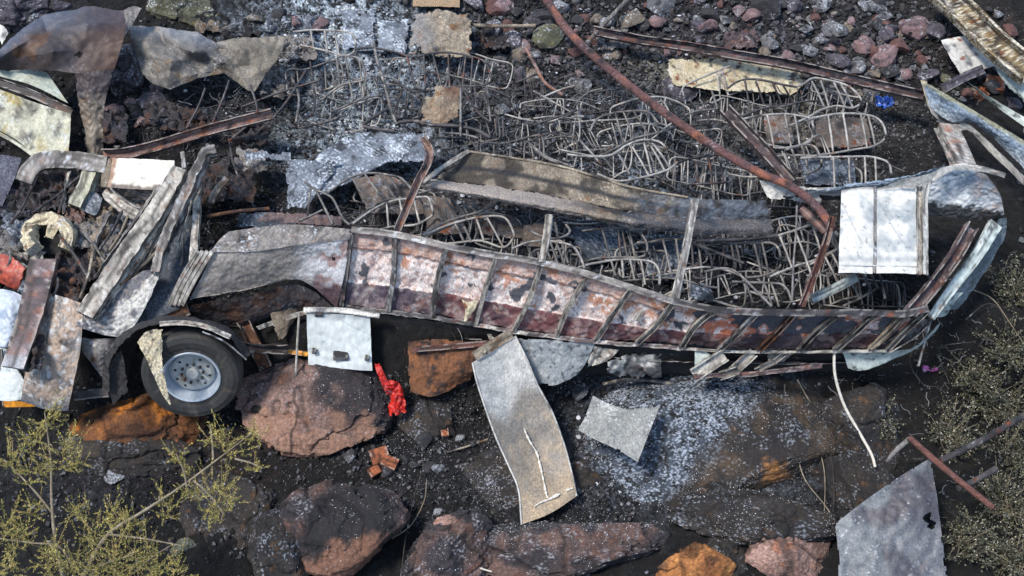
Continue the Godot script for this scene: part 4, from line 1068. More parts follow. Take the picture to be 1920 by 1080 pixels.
	part("core", sheet([p3([72, 430, 0.42, 95, 425, 0.45, 118, 432, 0.42]), p3([66, 450, 0.3, 92, 448, 0.3, 118, 452, 0.3]), p3([70, 472, 0.36, 92, 478, 0.34, 114, 474, 0.36])], "dark", {"dent": 0.05}), "dull", fan)
	part("blade", sheet([p3([88, 420, 0.55, 100, 420, 0.55, 112, 425, 0.55]), p3([84, 445, 0.46, 92, 446, 0.46, 100, 448, 0.46])], "cream", {"dent": 0.03, "rag": 0.02}), "rust", fan)
	for a in [["crinkled bluish foil left of the cream ring", 36, 428, 62, 60, "ash_sheet"], ["crumpled grey clump right of the cream ring", 150, 440, 70, 50, "gray_burnt"], ["rusty cream clump below the bluish plate", 185, 430, 50, 70, "tan_burnt"], ["burnt pinkish nugget above the cream ring", 140, 402, 36, 26, "stone_pinkbrown"], ["sooty crumpled scrap right of the dark strap", 140, 500, 70, 60, "dark_sheet"], ["crumpled brown scrap under the broad beam", 195, 490, 60, 50, "brown_sheet"], ["dark crumpled scrap under the curved grey bar", 80, 365, 90, 60, "dark_sheet"], ["ashy crumpled scrap behind the curved bracket", 230, 425, 70, 60, "ash_sheet"], ["sooty scrap between broad beam and slim beam", 285, 430, 60, 90, "gray_burnt"], ["pale torn scrap below the white box", 240, 375, 60, 34, "pale_post"], ["grey torn scrap left of the cream ring's top", 20, 455, 50, 50, "gray_burnt"], ["folded grey scrap above the red casing", 60, 488, 50, 36, "pale_post"], ["grey crumpled scrap between cream ring and broad beam", 215, 455, 60, 70, "gray_burnt"], ["dark folded scrap beside the tan rod", 245, 520, 60, 50, "dark_sheet"], ["pale scrap over the broad beam's lower end", 180, 575, 60, 36, "pale_post"], ["dark scrap under the dark strap's foot", 60, 660, 40, 70, "dark_sheet"], ["bluish scrap behind the slim beam's flared end", 395, 340, 60, 70, "dark_sheet"], ["dark scrap in the black gap right of the slim beam", 440, 350, 70, 60, "dark_sheet"], ["sooty scrap left of the white box", 110, 340, 70, 40, "dark_sheet"], ["white-edged scrap lying over the slim beam", 330, 470, 50, 60, "pale_post"], ["large sooty sheet scrap behind the broad beam's middle", 255, 470, 90, 90, "gray_burnt"], ["dark scrap left of the triangular plate", 130, 560, 60, 50, "dark_sheet"], ["bluish scrap over the dark strap's upper end", 60, 540, 46, 46, "ash_sheet"], ["grey scrap above the triangular plate's top corner", 285, 500, 50, 34, "gray_burnt"], ["black scrap between curved grey bar and cream ring", 45, 385, 60, 44, "dark"], ["brown scrap behind the stained post", 190, 400, 44, 50, "brown_sheet"], ["ashy scrap beyond the slim beam's flared end", 470, 300, 60, 40, "gray_burnt"], ["rust brown scrap in the gap above the tan panel", 125, 535, 50, 34, "orange_rust"]]:
		solo("crumpled_scrap", scrap(a[1], a[2], a[3], a[4], 0.36, a[5]), "rust", a[0], "scrap", "crumpled scraps in the crushed front")
	for a in [[185, 470, 230, 395, "bar_dark", "dark rod leaning on the lower side of the broad pale beam"], [205, 470, 240, 405, "tan_burnt", "tan rod leaning on the lower side of the broad pale beam"], [200, 500, 160, 440, "bar", "grey rod slanting from the crumpled grey clump to the broad beam"], [150, 560, 175, 470, "tan_burnt", "tan rod in front of the rust brown scrap"], [165, 520, 110, 440, "bar_dark", "dark rod crossing the cream ring's right side"], [100, 555, 108, 520, "bar_dark", "thin dark rod above the tan panel's upper edge"], [14, 500, 18, 470, "bar", "thin rod above the brick red casing"], [60, 400, 150, 330, "bar_dark", "dark rod behind the cream ring rising to the curved grey bar"], [110, 400, 125, 325, "bar_dark", "dark upright rod under the curved grey bar"], [20, 420, 60, 350, "bar_dark", "dark rod at the left end of the curved grey bar"]]:
		solo("rod", tube([survey(a[0], a[1], 0.5), survey((a[0] + a[2]) / 2 + 4, (a[1] + a[3]) / 2, 0.52), survey(a[2], a[3], 0.55)], 0.016, a[4], {"bump": 0.25}), "rust", a[5], "rod")
	var rb := sheet([p3([-10, 478, 0.5, 20, 482, 0.5, 48, 502, 0.5]), p3([-10, 500, 0.45, 15, 510, 0.45, 40, 528, 0.42]), p3([-10, 520, 0.3, 10, 530, 0.3, 34, 542, 0.3])], "red_block", {"dent": 0.03, "thick": 0.06})
	solo("red_casing", rb, "painted", "brick red plastic casing at the left edge under the cream ring", "casing")
	solo("dark_strap", beam(p3([82, 488, 0.62, 66, 560, 0.55, 45, 630, 0.48, 24, 690, 0.4]), 0.3, 0.05, "mauve_steel", {"taper": 0.75, "bump": 0.12, "tint": func(u: float, v: float, p: Vector3, c: Color) -> Color: return c.lerp(lin("aab2bc"), 0.7 * smoothstep(0.78, 1.0, u + 0.1 * nz.get_noise_3dv(p * 8.0)))}), "metal", "wide dark steel strap slanting down the left edge", "strap")
	solo("blue_white_panel", sheet([p3([-15, 540, 0.3, 20, 545, 0.34, 52, 560, 0.3]), p3([-15, 590, 0.25, 15, 600, 0.3, 42, 610, 0.22]), p3([-15, 645, 0.12, 5, 650, 0.14, 25, 650, 0.1])], "white_sooty", {"dent": 0.03, "tint": func(u: float, v: float, p: Vector3, c: Color) -> Color: return c.lerp(lin("a9bdd6"), 0.6)}), "painted", "bluish white bulging panel left of the dark strap", "panel")
	solo("tan_panel", sheet([p3([92, 550, 0.5, 122, 558, 0.5, 156, 570, 0.5]), p3([66, 630, 0.3, 105, 640, 0.34, 152, 645, 0.3]), p3([48, 700, 0.06, 95, 710, 0.1, 140, 712, 0.08]), p3([40, 752, -0.15, 90, 768, -0.15, 128, 770, -0.15])], "gray_burnt", {"dent": 0.02, "thick": 0.02, "res": 0.012, "tint": func(u: float, v: float, p: Vector3, c: Color) -> Color:
		var n := nz.get_noise_3dv(p * 5.0)
		c = c.lerp(lin("b29d8b"), 0.8 * cover(n, 0.55, 0.2))
		c = c.lerp(lin("ccd0d2"), 0.7 * cover(nz.get_noise_3dv(p * 8.0 + Vector3(3, 3, 3)), 0.3, 0.1))
		return c.lerp(lin("4a4f5a"), smoothstep(0.84, 1.0, v + 0.1 * n))}), "metal", "tall tan and grey blistered panel left of the mud flap", "panel")
	var corner := thing("white_bodywork", "white front corner of the bodywork with orange stripe, bottom left edge", "body panel", survey(20, 750, -0.3))
	part("skin", sheet([p3([-20, 640, 0.05, 6, 648, 0.08, 20, 668, 0.1, 30, 690, 0.1]), p3([-15, 700, -0.12, 12, 705, -0.08, 30, 708, -0.08, 45, 715, -0.1]), p3([-8, 750, -0.28, 15, 752, -0.25, 35, 750, -0.25, 48, 748, -0.26])], "hatch_white", {"dent": 0.015, "rag": 0.01}), "painted", corner)
	part("orange_stripe", sheet([p3([6, 752, -0.26, 30, 752, -0.25, 64, 753, -0.26]), p3([8, 763, -0.32, 32, 763, -0.31, 66, 762, -0.32])], "orange", {"dent": 0.006}), "painted", corner)
	part("edge_strip", beam(p3([2, 655, 0.1, 4, 700, -0.1, 8, 762, -0.32]), 0.03, 0.03, "dark"), "rubber", corner)
	var tri := sheet([p3([270, 508, 0.62, 288, 508, 0.62, 302, 514, 0.62]), p3([200, 552, 0.52, 240, 556, 0.52, 282, 558, 0.5]), p3([152, 590, 0.44, 200, 600, 0.42, 258, 602, 0.38]), p3([143, 612, 0.4, 190, 626, 0.32, 236, 634, 0.26])], "white_sooty", {"dent": 0.025, "thick": 0.02, "res": 0.011, "tint": func(u: float, v: float, p: Vector3, c: Color) -> Color:
		var n := nz.get_noise_3dv(p * 6.0)
		c = c.lerp(lin("474b58"), 0.9 * smoothstep(0.60, 0.42, u + 0.28 * n - 0.1 * v))
		c = c.lerp(lin("8f857d"), 0.6 * cover(nz.get_noise_3dv(p * 9.0), 0.34, 0.1) * smoothstep(0.8, 0.6, u))
		return c.lerp(lin("c2c8cf"), 0.7 * cover(nf.get_noise_3dv(p * 22.0), 0.25, 0.1) * smoothstep(0.7, 0.3, u) * smoothstep(0.3, 0.5, v))})
	solo("triangular_plate", tri, "metal", "triangular plate, white along its right edge and sooty at left", "metal sheet")
	solo("dark_plate", sheet([p3([-20, 290, 0.3, 15, 292, 0.3, 40, 296, 0.3]), p3([-20, 330, 0.24, 10, 335, 0.24, 28, 335, 0.24]), p3([-20, 380, 0.2, -5, 385, 0.2, 4, 386, 0.2])], "ash_sheet", {"dent": 0.02, "tint": func(u: float, v: float, p: Vector3, c: Color) -> Color: return c.lerp(lin("4a4758"), 0.7)}), "dull", "dark purplish plate at the left edge under the pale stained panel", "metal sheet")

func scrap(x: float, y: float, w: float, h: float, lift: float, kind: String) -> MD:   # a crumpled lump of sheet
	var rows := []
	for j in 4:
		var row := []
		for k in 4:
			row.append(survey(x + (k / 3.0 - 0.5) * w * rng.randf_range(0.8, 1.2), y + (j / 3.0 - 0.5) * h * rng.randf_range(0.8, 1.2), lift + rng.randf_range(-0.06, 0.10)))
		rows.append(row)
	return sheet(rows, kind, {"dent": 0.05, "ds": 7.0, "rag": 0.05, "fold": 0.03, "res": 0.014, "smooth": false})

# --- loose sheets, beams and pipes --------------------------------------
func build_loose() -> void:
	win(0, 0, 1)
	# long bent strip hanging from the side wall
	var strip := thing("bent_strip", "long bent metal strip, white above and scorched tan below, hanging from the side wall", "metal sheet", survey(1000, 900, -0.6))
	var ins := func(u: float, v: float, p: Vector3, c: Color) -> Color:
		var n := nz.get_noise_3dv(p * 5.0)
		var t := smoothstep(-0.05, 0.05, v - 0.33 + 0.05 * absf(u - 0.5) - 0.03 * n - 0.05 * sin(u * 6.28))
		var low := lin("8a857e").lerp(lin("b7a388"), clampf((v - 0.4) * 1.6 + 0.6 * n, 0, 1))
		low = low.lerp(lin("6f6a66"), 0.6 * cover(nz.get_noise_3dv(p * 3.0 + Vector3(4, 4, 4)), 0.32, 0.2) * smoothstep(1.0, 0.4, v))
		var hi := lin("d3d3ce").lerp(lin("aaaba9"), clampf(0.4 + n, 0, 1)).lerp(lin("5a5c60"), 0.5 * cover(nz.get_noise_3dv(p * 13.0), 0.2, 0.05) * smoothstep(0.2, 0.32, v))
		return hi.lerp(low, t) * (1.0 + 0.18 * nf.get_noise_3dv(p * 40.0))
	part("plate", sheet([
		p3([886, 680, 0.12, 925, 655, 0.14, 966, 630, 0.16]), p3([894, 715, 0.02, 938, 692, -0.02, 988, 674, 0.05]), p3([910, 765, -0.15, 955, 745, -0.2, 1008, 722, -0.13]),
		p3([930, 820, -0.32, 978, 796, -0.37, 1035, 772, -0.3]), p3([953, 872, -0.46, 1008, 850, -0.5, 1056, 828, -0.44]), p3([972, 918, -0.52, 1030, 898, -0.55, 1070, 878, -0.5]),
		p3([978, 950, -0.54, 1034, 936, -0.54, 1077, 908, -0.5]), p3([978, 984, -0.56, 1030, 964, -0.56, 1081, 930, -0.55])], "light_gray_sheet", {"dent": 0.01, "ds": 3.0, "thick": 0.018, "res": 0.011, "tint": ins}), "metal", strip)
	var e1 := p3([886, 680, 0.13, 894, 715, 0.03, 910, 765, -0.14, 930, 820, -0.31, 953, 872, -0.45, 972, 918, -0.51, 978, 984, -0.55])
	part("edge_fold", tube(e1, 0.011, "white_sooty", {"bump": 0.2}), "metal", strip)
	part("edge_fold", tube(p3([966, 630, 0.17, 988, 674, 0.06, 1008, 722, -0.12, 1035, 772, -0.29, 1056, 828, -0.43, 1070, 878, -0.49, 1081, 930, -0.54]), 0.011, "white_sooty", {"bump": 0.2}), "metal", strip)
	part("sealant_seam", tube(p3([982, 802, -0.345, 992, 825, -0.4, 1006, 848, -0.475, 1012, 870, -0.50, 1018, 895, -0.52, 1024, 925, -0.52, 1028, 934, -0.52]), 0.011, "foam", {"bump": 1.0, "step": 0.012}), "dull", strip)
	part("sealant_seam", tube(p3([1002, 950, -0.52, 1014, 942, -0.52, 1030, 936, -0.52, 1050, 926, -0.5]), 0.013, "foam", {"bump": 1.0, "step": 0.012}), "dull", strip)
	part("sealant_seam", tube(p3([1062, 920, -0.5, 1074, 915, -0.49]), 0.011, "foam", {"bump": 1.0, "step": 0.012}), "dull", strip)
	part("end_board", beam(p3([890, 668, 0.16, 925, 646, 0.17, 958, 626, 0.18]), 0.11, 0.05, "tan_burnt", {"bump": 0.06}), "rust", strip)
	solo("patchy_sheet", sheet([p3([966, 634, 0.1, 1040, 638, 0.1, 1116, 643, 0.08]), p3([988, 670, -0.06, 1045, 675, -0.06, 1098, 680, -0.08]), p3([1003, 718, -0.28, 1040, 722, -0.26, 1080, 704, -0.22])], "white_sooty", {"dent": 0.02, "rag": 0.015, "tint": func(u: float, v: float, p: Vector3, c: Color) -> Color:
		c = c.lerp(lin("8d979e"), 0.7)
		return c.lerp(lin("3b4047"), 0.75 * cover(nz.get_noise_3dv(p * 10.0), 0.25, 0.1))}), "metal", "mottled grey white sheet right of the long bent strip's upper end", "metal sheet")
	solo("square_sheet", sheet([p3([1112, 742, -0.08, 1140, 756, -0.09, 1180, 768, -0.1, 1236, 763, -0.1]), p3([1098, 780, -0.16, 1140, 790, -0.13, 1180, 796, -0.13, 1222, 800, -0.14]), p3([1084, 806, -0.2, 1120, 826, -0.18, 1160, 846, -0.18, 1196, 866, -0.19])], "light_gray_sheet", {"dent": 0.03, "ds": 2.0, "rag": 0.014, "thick": 0.01}), "dull", "pale grey square sheet lying alone on the ash right of the bent strip", "metal sheet")
	# silver panel
	var sp := thing("silver_panel", "bright silver folded panel of two bays hanging over the rear of the bus", "metal panel", survey(1650, 510, 0.75))
	var bay_tint := func(u: float, v: float, p: Vector3, c: Color) -> Color:  # grey patches, dark spots, crease and fold drawn as grey lines
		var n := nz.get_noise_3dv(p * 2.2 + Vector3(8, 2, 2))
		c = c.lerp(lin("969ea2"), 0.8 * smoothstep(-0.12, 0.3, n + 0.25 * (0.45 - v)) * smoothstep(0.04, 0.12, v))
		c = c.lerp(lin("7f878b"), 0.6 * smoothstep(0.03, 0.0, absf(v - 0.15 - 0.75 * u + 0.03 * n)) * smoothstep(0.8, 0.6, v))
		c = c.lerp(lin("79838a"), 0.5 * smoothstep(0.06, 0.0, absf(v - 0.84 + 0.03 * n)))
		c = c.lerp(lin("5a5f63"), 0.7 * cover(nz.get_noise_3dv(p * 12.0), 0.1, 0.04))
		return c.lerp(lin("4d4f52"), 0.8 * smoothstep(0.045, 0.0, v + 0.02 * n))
	part("left_bay", sheet([p3([1578, 356, 1.12, 1608, 352, 1.12, 1637, 351, 1.12]), p3([1575, 430, 1.04, 1606, 430, 1.06, 1637, 430, 1.04]), p3([1572, 512, 0.93, 1605, 512, 0.93, 1636, 513, 0.93])], "silver", {"dent": 0.03, "ds": 1.8, "thick": 0.012, "res": 0.012, "tint": bay_tint}), "painted", sp)
	part("right_bay", sheet([p3([1643, 351, 1.12, 1680, 348, 1.13, 1716, 346, 1.13]), p3([1643, 430, 1.04, 1680, 430, 1.06, 1718, 430, 1.04]), p3([1643, 513, 0.93, 1680, 513, 0.93, 1718, 514, 0.93])], "silver", {"dent": 0.03, "ds": 1.9, "thick": 0.012, "res": 0.012, "tint": bay_tint}), "painted", sp)
	part("centre_seam", beam(p3([1640, 350, 1.125, 1640, 430, 1.045, 1639.5, 513, 0.935]), 0.03, 0.025, "gray_burnt", {"bump": 0.2}), "metal", sp)
	part("edge_channel", beam(p3([1724, 346, 1.14, 1724, 430, 1.05, 1723, 514, 0.94]), 0.05, 0.03, "pale_post", {"section": "channel", "bump": 0.1}), "metal", sp)
	part("bottom_fold", beam(p3([1574, 497, 0.965, 1650, 498, 0.965, 1718, 499, 0.965]), 0.012, 0.012, "silver"), "bare", sp)
	# long folded roof edge across the middle
	var fold_tint := func(u: float, v: float, p: Vector3, c: Color) -> Color:
		var n := nz.get_noise_3dv(p * 4.0)
		c = c.lerp(lin("857c70"), 0.6 * smoothstep(0.7, 0.3, u)).lerp(lin("35322f"), 0.85 * cover(nz.get_noise_3dv(p * 2.4 + Vector3(1, 2, 3)), 0.4, 0.16))
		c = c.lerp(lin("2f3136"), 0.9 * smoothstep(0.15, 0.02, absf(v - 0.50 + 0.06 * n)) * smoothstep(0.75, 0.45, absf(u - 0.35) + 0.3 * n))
		return c.lerp(lin("6f7b8a").lerp(lin("30343b"), clampf(0.5 + 1.4 * nz.get_noise_3dv(p * 7.0), 0, 1)), smoothstep(0.55, 0.8, u + 0.15 * n) * 0.8)
	var fo := thing("folded_roof_edge", "long folded brown-grey roof edge lying across the middle of the bus", "metal sheet", survey(1100, 390, 0.7))
	part("upper_flange", sheet([p3([880, 284, 1.0, 960, 296, 1.0, 1060, 314, 0.98, 1180, 350, 0.94, 1290, 370, 0.9, 1440, 376, 0.86]), p3([850, 312, 0.9, 950, 325, 0.9, 1060, 346, 0.88, 1180, 375, 0.85, 1290, 392, 0.8, 1445, 398, 0.76]), p3([815, 336, 0.86, 940, 352, 0.84, 1060, 372, 0.8, 1180, 396, 0.76, 1290, 410, 0.7, 1448, 412, 0.66])], "tan_burnt", {"dent": 0.025, "res": 0.014, "tint": fold_tint, "rag": 0.03}), "rust", fo)
	part("lower_flange", sheet([p3([808, 336, 0.87, 940, 352, 0.85, 1060, 372, 0.81, 1160, 394, 0.77, 1290, 408, 0.7, 1448, 412, 0.66]), p3([800, 345, 0.97, 930, 368, 0.95, 1050, 388, 0.9, 1155, 410, 0.84, 1290, 424, 0.74, 1450, 428, 0.68]), p3([788, 348, 0.95, 920, 374, 0.9, 1050, 398, 0.84, 1152, 420, 0.76, 1290, 438, 0.66, 1450, 442, 0.6])], "brown_sheet", {"dent": 0.02, "res": 0.014, "rag": 0.025, "tint": func(u: float, v: float, p: Vector3, c: Color) -> Color:
		c = c.lerp(lin("b3aaa4"), 0.7 * smoothstep(0.6, 0.3, u))
		return c.lerp(lin("3d4a5c"), 0.6 * smoothstep(0.55, 0.75, u + 0.15 * nz.get_noise_3dv(p * 4.0)))}), "rust", fo)
	part("end_edge", beam(p3([792, 342, 1.0, 830, 314, 1.02, 878, 283, 1.02]), 0.05, 0.04, "pale_post", {"bump": 0.1}), "metal", fo)
	part("top_edge", tube(p3([880, 284, 1.01, 960, 296, 1.01, 1060, 314, 0.99, 1180, 350, 0.95, 1290, 370, 0.91]), 0.014, "tan_burnt", {"bump": 0.2}), "rust", fo)
	# pipes and beams
	solo("long_pipe", tube(p3([1015, -15, 0.75, 1065, 58, 0.75, 1135, 124, 0.78, 1235, 203, 0.85, 1340, 276, 0.92, 1420, 322, 0.97, 1480, 348, 1.0, 1530, 386, 1.0, 1562, 430, 1.02]), 0.056, "rust_pipe", {"sides": 14, "r1": 0.046, "step": 0.02}), "rust", "long rust-red pipe slanting from the top edge down to the silver panel", "pipe")
	solo("long_beam", beam(p3([1112, 58, 0.5, 1200, 75, 0.5, 1290, 88, 0.52, 1380, 104, 0.54, 1480, 121, 0.55, 1600, 150, 0.56, 1732, 180, 0.56]), 0.12, 0.09, "mauve_steel", {"section": "channel", "bump": 0.08}), "rust", "long mauve-brown steel beam crossing the rubble at upper right", "beam")
	solo("short_beam", beam(p3([1360, 206, 0.7, 1415, 264, 0.75, 1482, 338, 0.85]), 0.14, 0.1, "mauve_steel", {"section": "channel", "tint": func(u: float, v: float, p: Vector3, c: Color) -> Color: return c.lerp(lin("3f4149"), 0.6 * smoothstep(0.5, 0.7, v))}), "rust", "short dark channel beam leaning against the long pipe among seat frames", "beam")
	solo("rusty_beam", beam(p3([192, 290, 0.6, 235, 288, 0.6, 300, 272, 0.62, 400, 242, 0.64, 510, 214, 0.66]), 0.13, 0.09, "rust", {"bump": 0.07, "section": "channel"}), "rust", "flaking rusty beam slanting above the white box", "beam")
	solo("rod", tube(p3([888, 47, 0.5, 940, 49, 0.5, 1004, 48, 0.5]), 0.026, "tan_burnt", {"bump": 0.2}), "rust", "straight tan rod lying level beside the tan seat plate at top", "rod")
	solo("rod", tube(p3([1100, 82, 0.45, 1130, 48, 0.5, 1184, -8, 0.6]), 0.03, "bar", {"bump": 0.2}), "rust", "grey rod standing up at the top edge right of the long pipe", "rod")
	solo("rod", tube(p3([986, 90, 0.45, 1005, 125, 0.5, 1022, 155, 0.45, 1055, 178, 0.4]), 0.022, "rust", {"bump": 0.2}), "rust", "bent reddish rod among the stones left of the long pipe", "rod")
	# tan plates of seats at the top
	solo("seat_plate", sheet([p3([775, -20, 0.5, 820, -20, 0.5, 862, -18, 0.5]), p3([774, 12, 0.48, 818, 12, 0.48, 862, 14, 0.48])], "orange_rust", {"dent": 0.015, "tint": func(u: float, v: float, p: Vector3, c: Color) -> Color: return c.lerp(lin("c3ac8c"), 0.6)}), "rust", "orange and cream scorched plate cut by the top edge", "seat plate", "scorched seat plates")
	solo("seat_plate", sheet([p3([774, 24, 0.62, 830, 20, 0.62, 884, 26, 0.62]), p3([770, 60, 0.55, 826, 60, 0.56, 884, 62, 0.55]), p3([766, 100, 0.46, 822, 104, 0.46, 884, 106, 0.46])], "tan_burnt", {"dent": 0.07, "ds": 2.2, "fold": 0.02, "thick": 0.012, "rag": 0.07, "holes": [[0.12, 0.9, 0.09], [0.95, 0.1, 0.05]], "tint": func(u: float, v: float, p: Vector3, c: Color) -> Color: return c.lerp(lin("8b8f96"), 0.55 * smoothstep(0.45, 0.1, u + 0.3 * nz.get_noise_3dv(p * 3.0)))}), "rust", "tan stained square plate at the top between ash sheets and stones", "seat plate", "scorched seat plates")
	solo("seat_plate", sheet([p3([800, 165, 0.5, 835, 160, 0.5, 866, 168, 0.5]), p3([792, 200, 0.42, 828, 200, 0.42, 864, 200, 0.42]), p3([788, 226, 0.36, 822, 234, 0.34, 860, 232, 0.36])], "tan_burnt", {"dent": 0.06, "ds": 3.0, "fold": 0.015, "rag": 0.08, "holes": [[0.1, 0.1, 0.08], [0.95, 0.95, 0.09]], "tint": func(u: float, v: float, p: Vector3, c: Color) -> Color: return c.lerp(lin("a48c74"), 0.6 * smoothstep(0.2, 0.8, v)).lerp(lin("6b4a38"), 0.7 * smoothstep(0.5, 0.1, v) * smoothstep(0.3, 0.6, u))}), "rust", "tan brown rounded plate behind the bars at upper middle", "seat plate", "scorched seat plates")
	solo("cream_board", sheet([p3([1252, 108, 0.36, 1330, 112, 0.36, 1420, 118, 0.36, 1500, 135, 0.34]), p3([1250, 135, 0.3, 1330, 140, 0.3, 1420, 142, 0.3, 1505, 160, 0.28]), p3([1262, 160, 0.24, 1340, 170, 0.24, 1420, 172, 0.24, 1480, 180, 0.22])], "cream", {"dent": 0.03, "ds": 1.8, "rag": 0.05, "res": 0.014}), "dull", "crumbling cream board lying under the long mauve beam", "board")
	# ash-coloured floor plates left of the middle
	for a in [
		["bluish ash-covered plate with a folded corner left of the brown pillar", [560, 318, 0.42, 640, 262, 0.45, 690, 246, 0.45], [590, 345, 0.4, 660, 315, 0.42, 736, 296, 0.42], [600, 366, 0.36, 640, 350, 0.38, 730, 302, 0.4]],
		["pale ash plate beside the brown pillar, left of the roof edge", [690, 250, 0.4, 750, 248, 0.42, 806, 250, 0.42], [694, 276, 0.38, 750, 276, 0.4, 802, 278, 0.4], [706, 304, 0.34, 750, 304, 0.36, 798, 304, 0.36]],
		["grey floor plate with straight edges right of the black gap", [536, 300, 0.5, 585, 300, 0.5, 640, 300, 0.5], [537, 345, 0.44, 570, 345, 0.44, 610, 345, 0.42], [538, 392, 0.36, 552, 392, 0.36, 572, 392, 0.36]],
		["narrow ash plate above the black gap", [458, 283, 0.55, 500, 284, 0.55, 545, 286, 0.55], [458, 298, 0.5, 500, 300, 0.5, 545, 304, 0.5]],
		["bluish sheet below the top edge, left of the tan plate", [640, 20, 0.4, 670, 18, 0.4, 704, 20, 0.4], [640, 55, 0.35, 670, 55, 0.35, 704, 56, 0.35], [642, 92, 0.3, 670, 94, 0.3, 704, 96, 0.3]],
		["narrow blue-grey sheet touching the tan square plate", [708, 36, 0.4, 738, 36, 0.4, 768, 36, 0.4], [708, 66, 0.35, 738, 68, 0.35, 764, 70, 0.35], [706, 96, 0.3, 734, 98, 0.3, 762, 100, 0.3]]]:
		solo("ash_plate", sheet([p3(a[1]), p3(a[2])] + ([p3(a[3])] if a.size() > 3 else []), "ash_sheet", {"dent": 0.02, "ds": 5.0, "rag": 0.07}), "ash", a[0], "metal sheet", "ash-covered plates")
	solo("sooty_plate", sheet([p3([500, 398, 0.42, 560, 400, 0.42, 640, 405, 0.42]), p3([480, 415, 0.36, 560, 420, 0.36, 640, 424, 0.36])], "rust", {"dent": 0.02, "rag": 0.03, "tint": func(u: float, v: float, p: Vector3, c: Color) -> Color: return c.lerp(lin("6f6a70"), 0.55)}), "rust", "rusty grey plate at the edge of the black gap above the grey skin", "metal sheet")
	for a in [["burnt scrap at the foot of the draped sheet's hanging leg", 215, 240, 50, 60, "dark_sheet"], ["sooty scrap under the crumpled sheet's left end", 300, 215, 70, 50, "dark_sheet"], ["dark scrap above the rusty beam", 350, 225, 90, 40, "dark_sheet"], ["ashy scrap beside the crumpled sheet's pointed corner", 520, 150, 60, 60, "gray_burnt"], ["black scrap right of the mossy rock", 455, 40, 80, 60, "dark"], ["bluish ash scrap at the top edge right of the black scrap", 540, 30, 90, 60, "ash_sheet"], ["grey scrap between crumpled sheet and pale small hoop", 560, 90, 60, 40, "gray_burnt"], ["brown scrap hanging over the mossy rock", 395, 35, 60, 50, "brown_sheet"], ["dark scrap below the rusty beam's right end", 470, 255, 70, 40, "dark_sheet"], ["mauve scrap in the rubble above the long mauve beam", 1390, 75, 70, 34, "mauve_steel"], ["grey scrap at the top edge above the stones", 1480, 20, 80, 40, "gray_burnt"], ["dark scrap left of the big pink stone", 1590, 50, 60, 50, "dark"], ["ashy scrap right of the grey rod at the top", 1150, 70, 60, 40, "gray_burnt"], ["dark scrap under the level tan rod", 930, 70, 60, 40, "dark_sheet"], ["charred scrap below the wide flaking beam", 1730, 40, 70, 50, "dark"]]:
		solo("crumpled_scrap", scrap(a[1], a[2], a[3], a[4], 0.3, a[5]), "rust", a[0], "scrap", "burnt scraps along the top")
	# top left sheets
	var br := thing("draped_sheet", "large dark brown sheet draped over rocks in the upper left corner", "metal sheet", gnd(170, 290))
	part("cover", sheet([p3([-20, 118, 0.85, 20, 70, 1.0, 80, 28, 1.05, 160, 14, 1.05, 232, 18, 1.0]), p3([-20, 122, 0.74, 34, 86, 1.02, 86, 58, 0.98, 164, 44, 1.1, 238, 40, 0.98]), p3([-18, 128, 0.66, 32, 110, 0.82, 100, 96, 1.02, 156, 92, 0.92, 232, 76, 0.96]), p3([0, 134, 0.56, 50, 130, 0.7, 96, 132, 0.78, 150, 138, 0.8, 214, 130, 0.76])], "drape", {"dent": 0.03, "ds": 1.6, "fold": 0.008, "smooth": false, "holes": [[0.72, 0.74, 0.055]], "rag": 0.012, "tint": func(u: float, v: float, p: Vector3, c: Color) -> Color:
		c = c.lerp(lin("65748c"), 0.5 * smoothstep(0.5, 0.1, v + 0.25 * nz.get_noise_3dv(p * 1.5)))  # bluish highlight painted along the top
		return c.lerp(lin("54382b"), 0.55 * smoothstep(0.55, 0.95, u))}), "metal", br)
	part("side_fold", sheet([p3([232, 20, 1.02, 250, 12, 1.02, 266, 16, 1.02]), p3([234, 50, 0.95, 244, 40, 0.96, 254, 36, 0.96]), p3([214, 95, 0.84, 222, 86, 0.84, 232, 72, 0.86])], "gray_burnt", {"dent": 0.02, "rag": 0.01}), "metal", br)
	part("hanging_leg", sheet([p3([140, 132, 0.8, 170, 134, 0.82, 214, 128, 0.78]), p3([146, 180, 0.55, 168, 180, 0.6, 200, 178, 0.55]), p3([154, 220, 0.35, 170, 215, 0.42, 194, 220, 0.36]), p3([164, 292, 0.0, 176, 290, 0.05, 194, 290, 0.0])], "brown_sheet", {"dent": 0.04, "ds": 3.0, "rag": 0.02, "tint": func(u: float, v: float, p: Vector3, c: Color) -> Color: return c.lerp(lin("4a4149"), 0.75 * smoothstep(0.55, 0.2, v)).lerp(lin("b3aa9c"), 0.45 * smoothstep(0.6, 0.8, v))}), "metal", br)
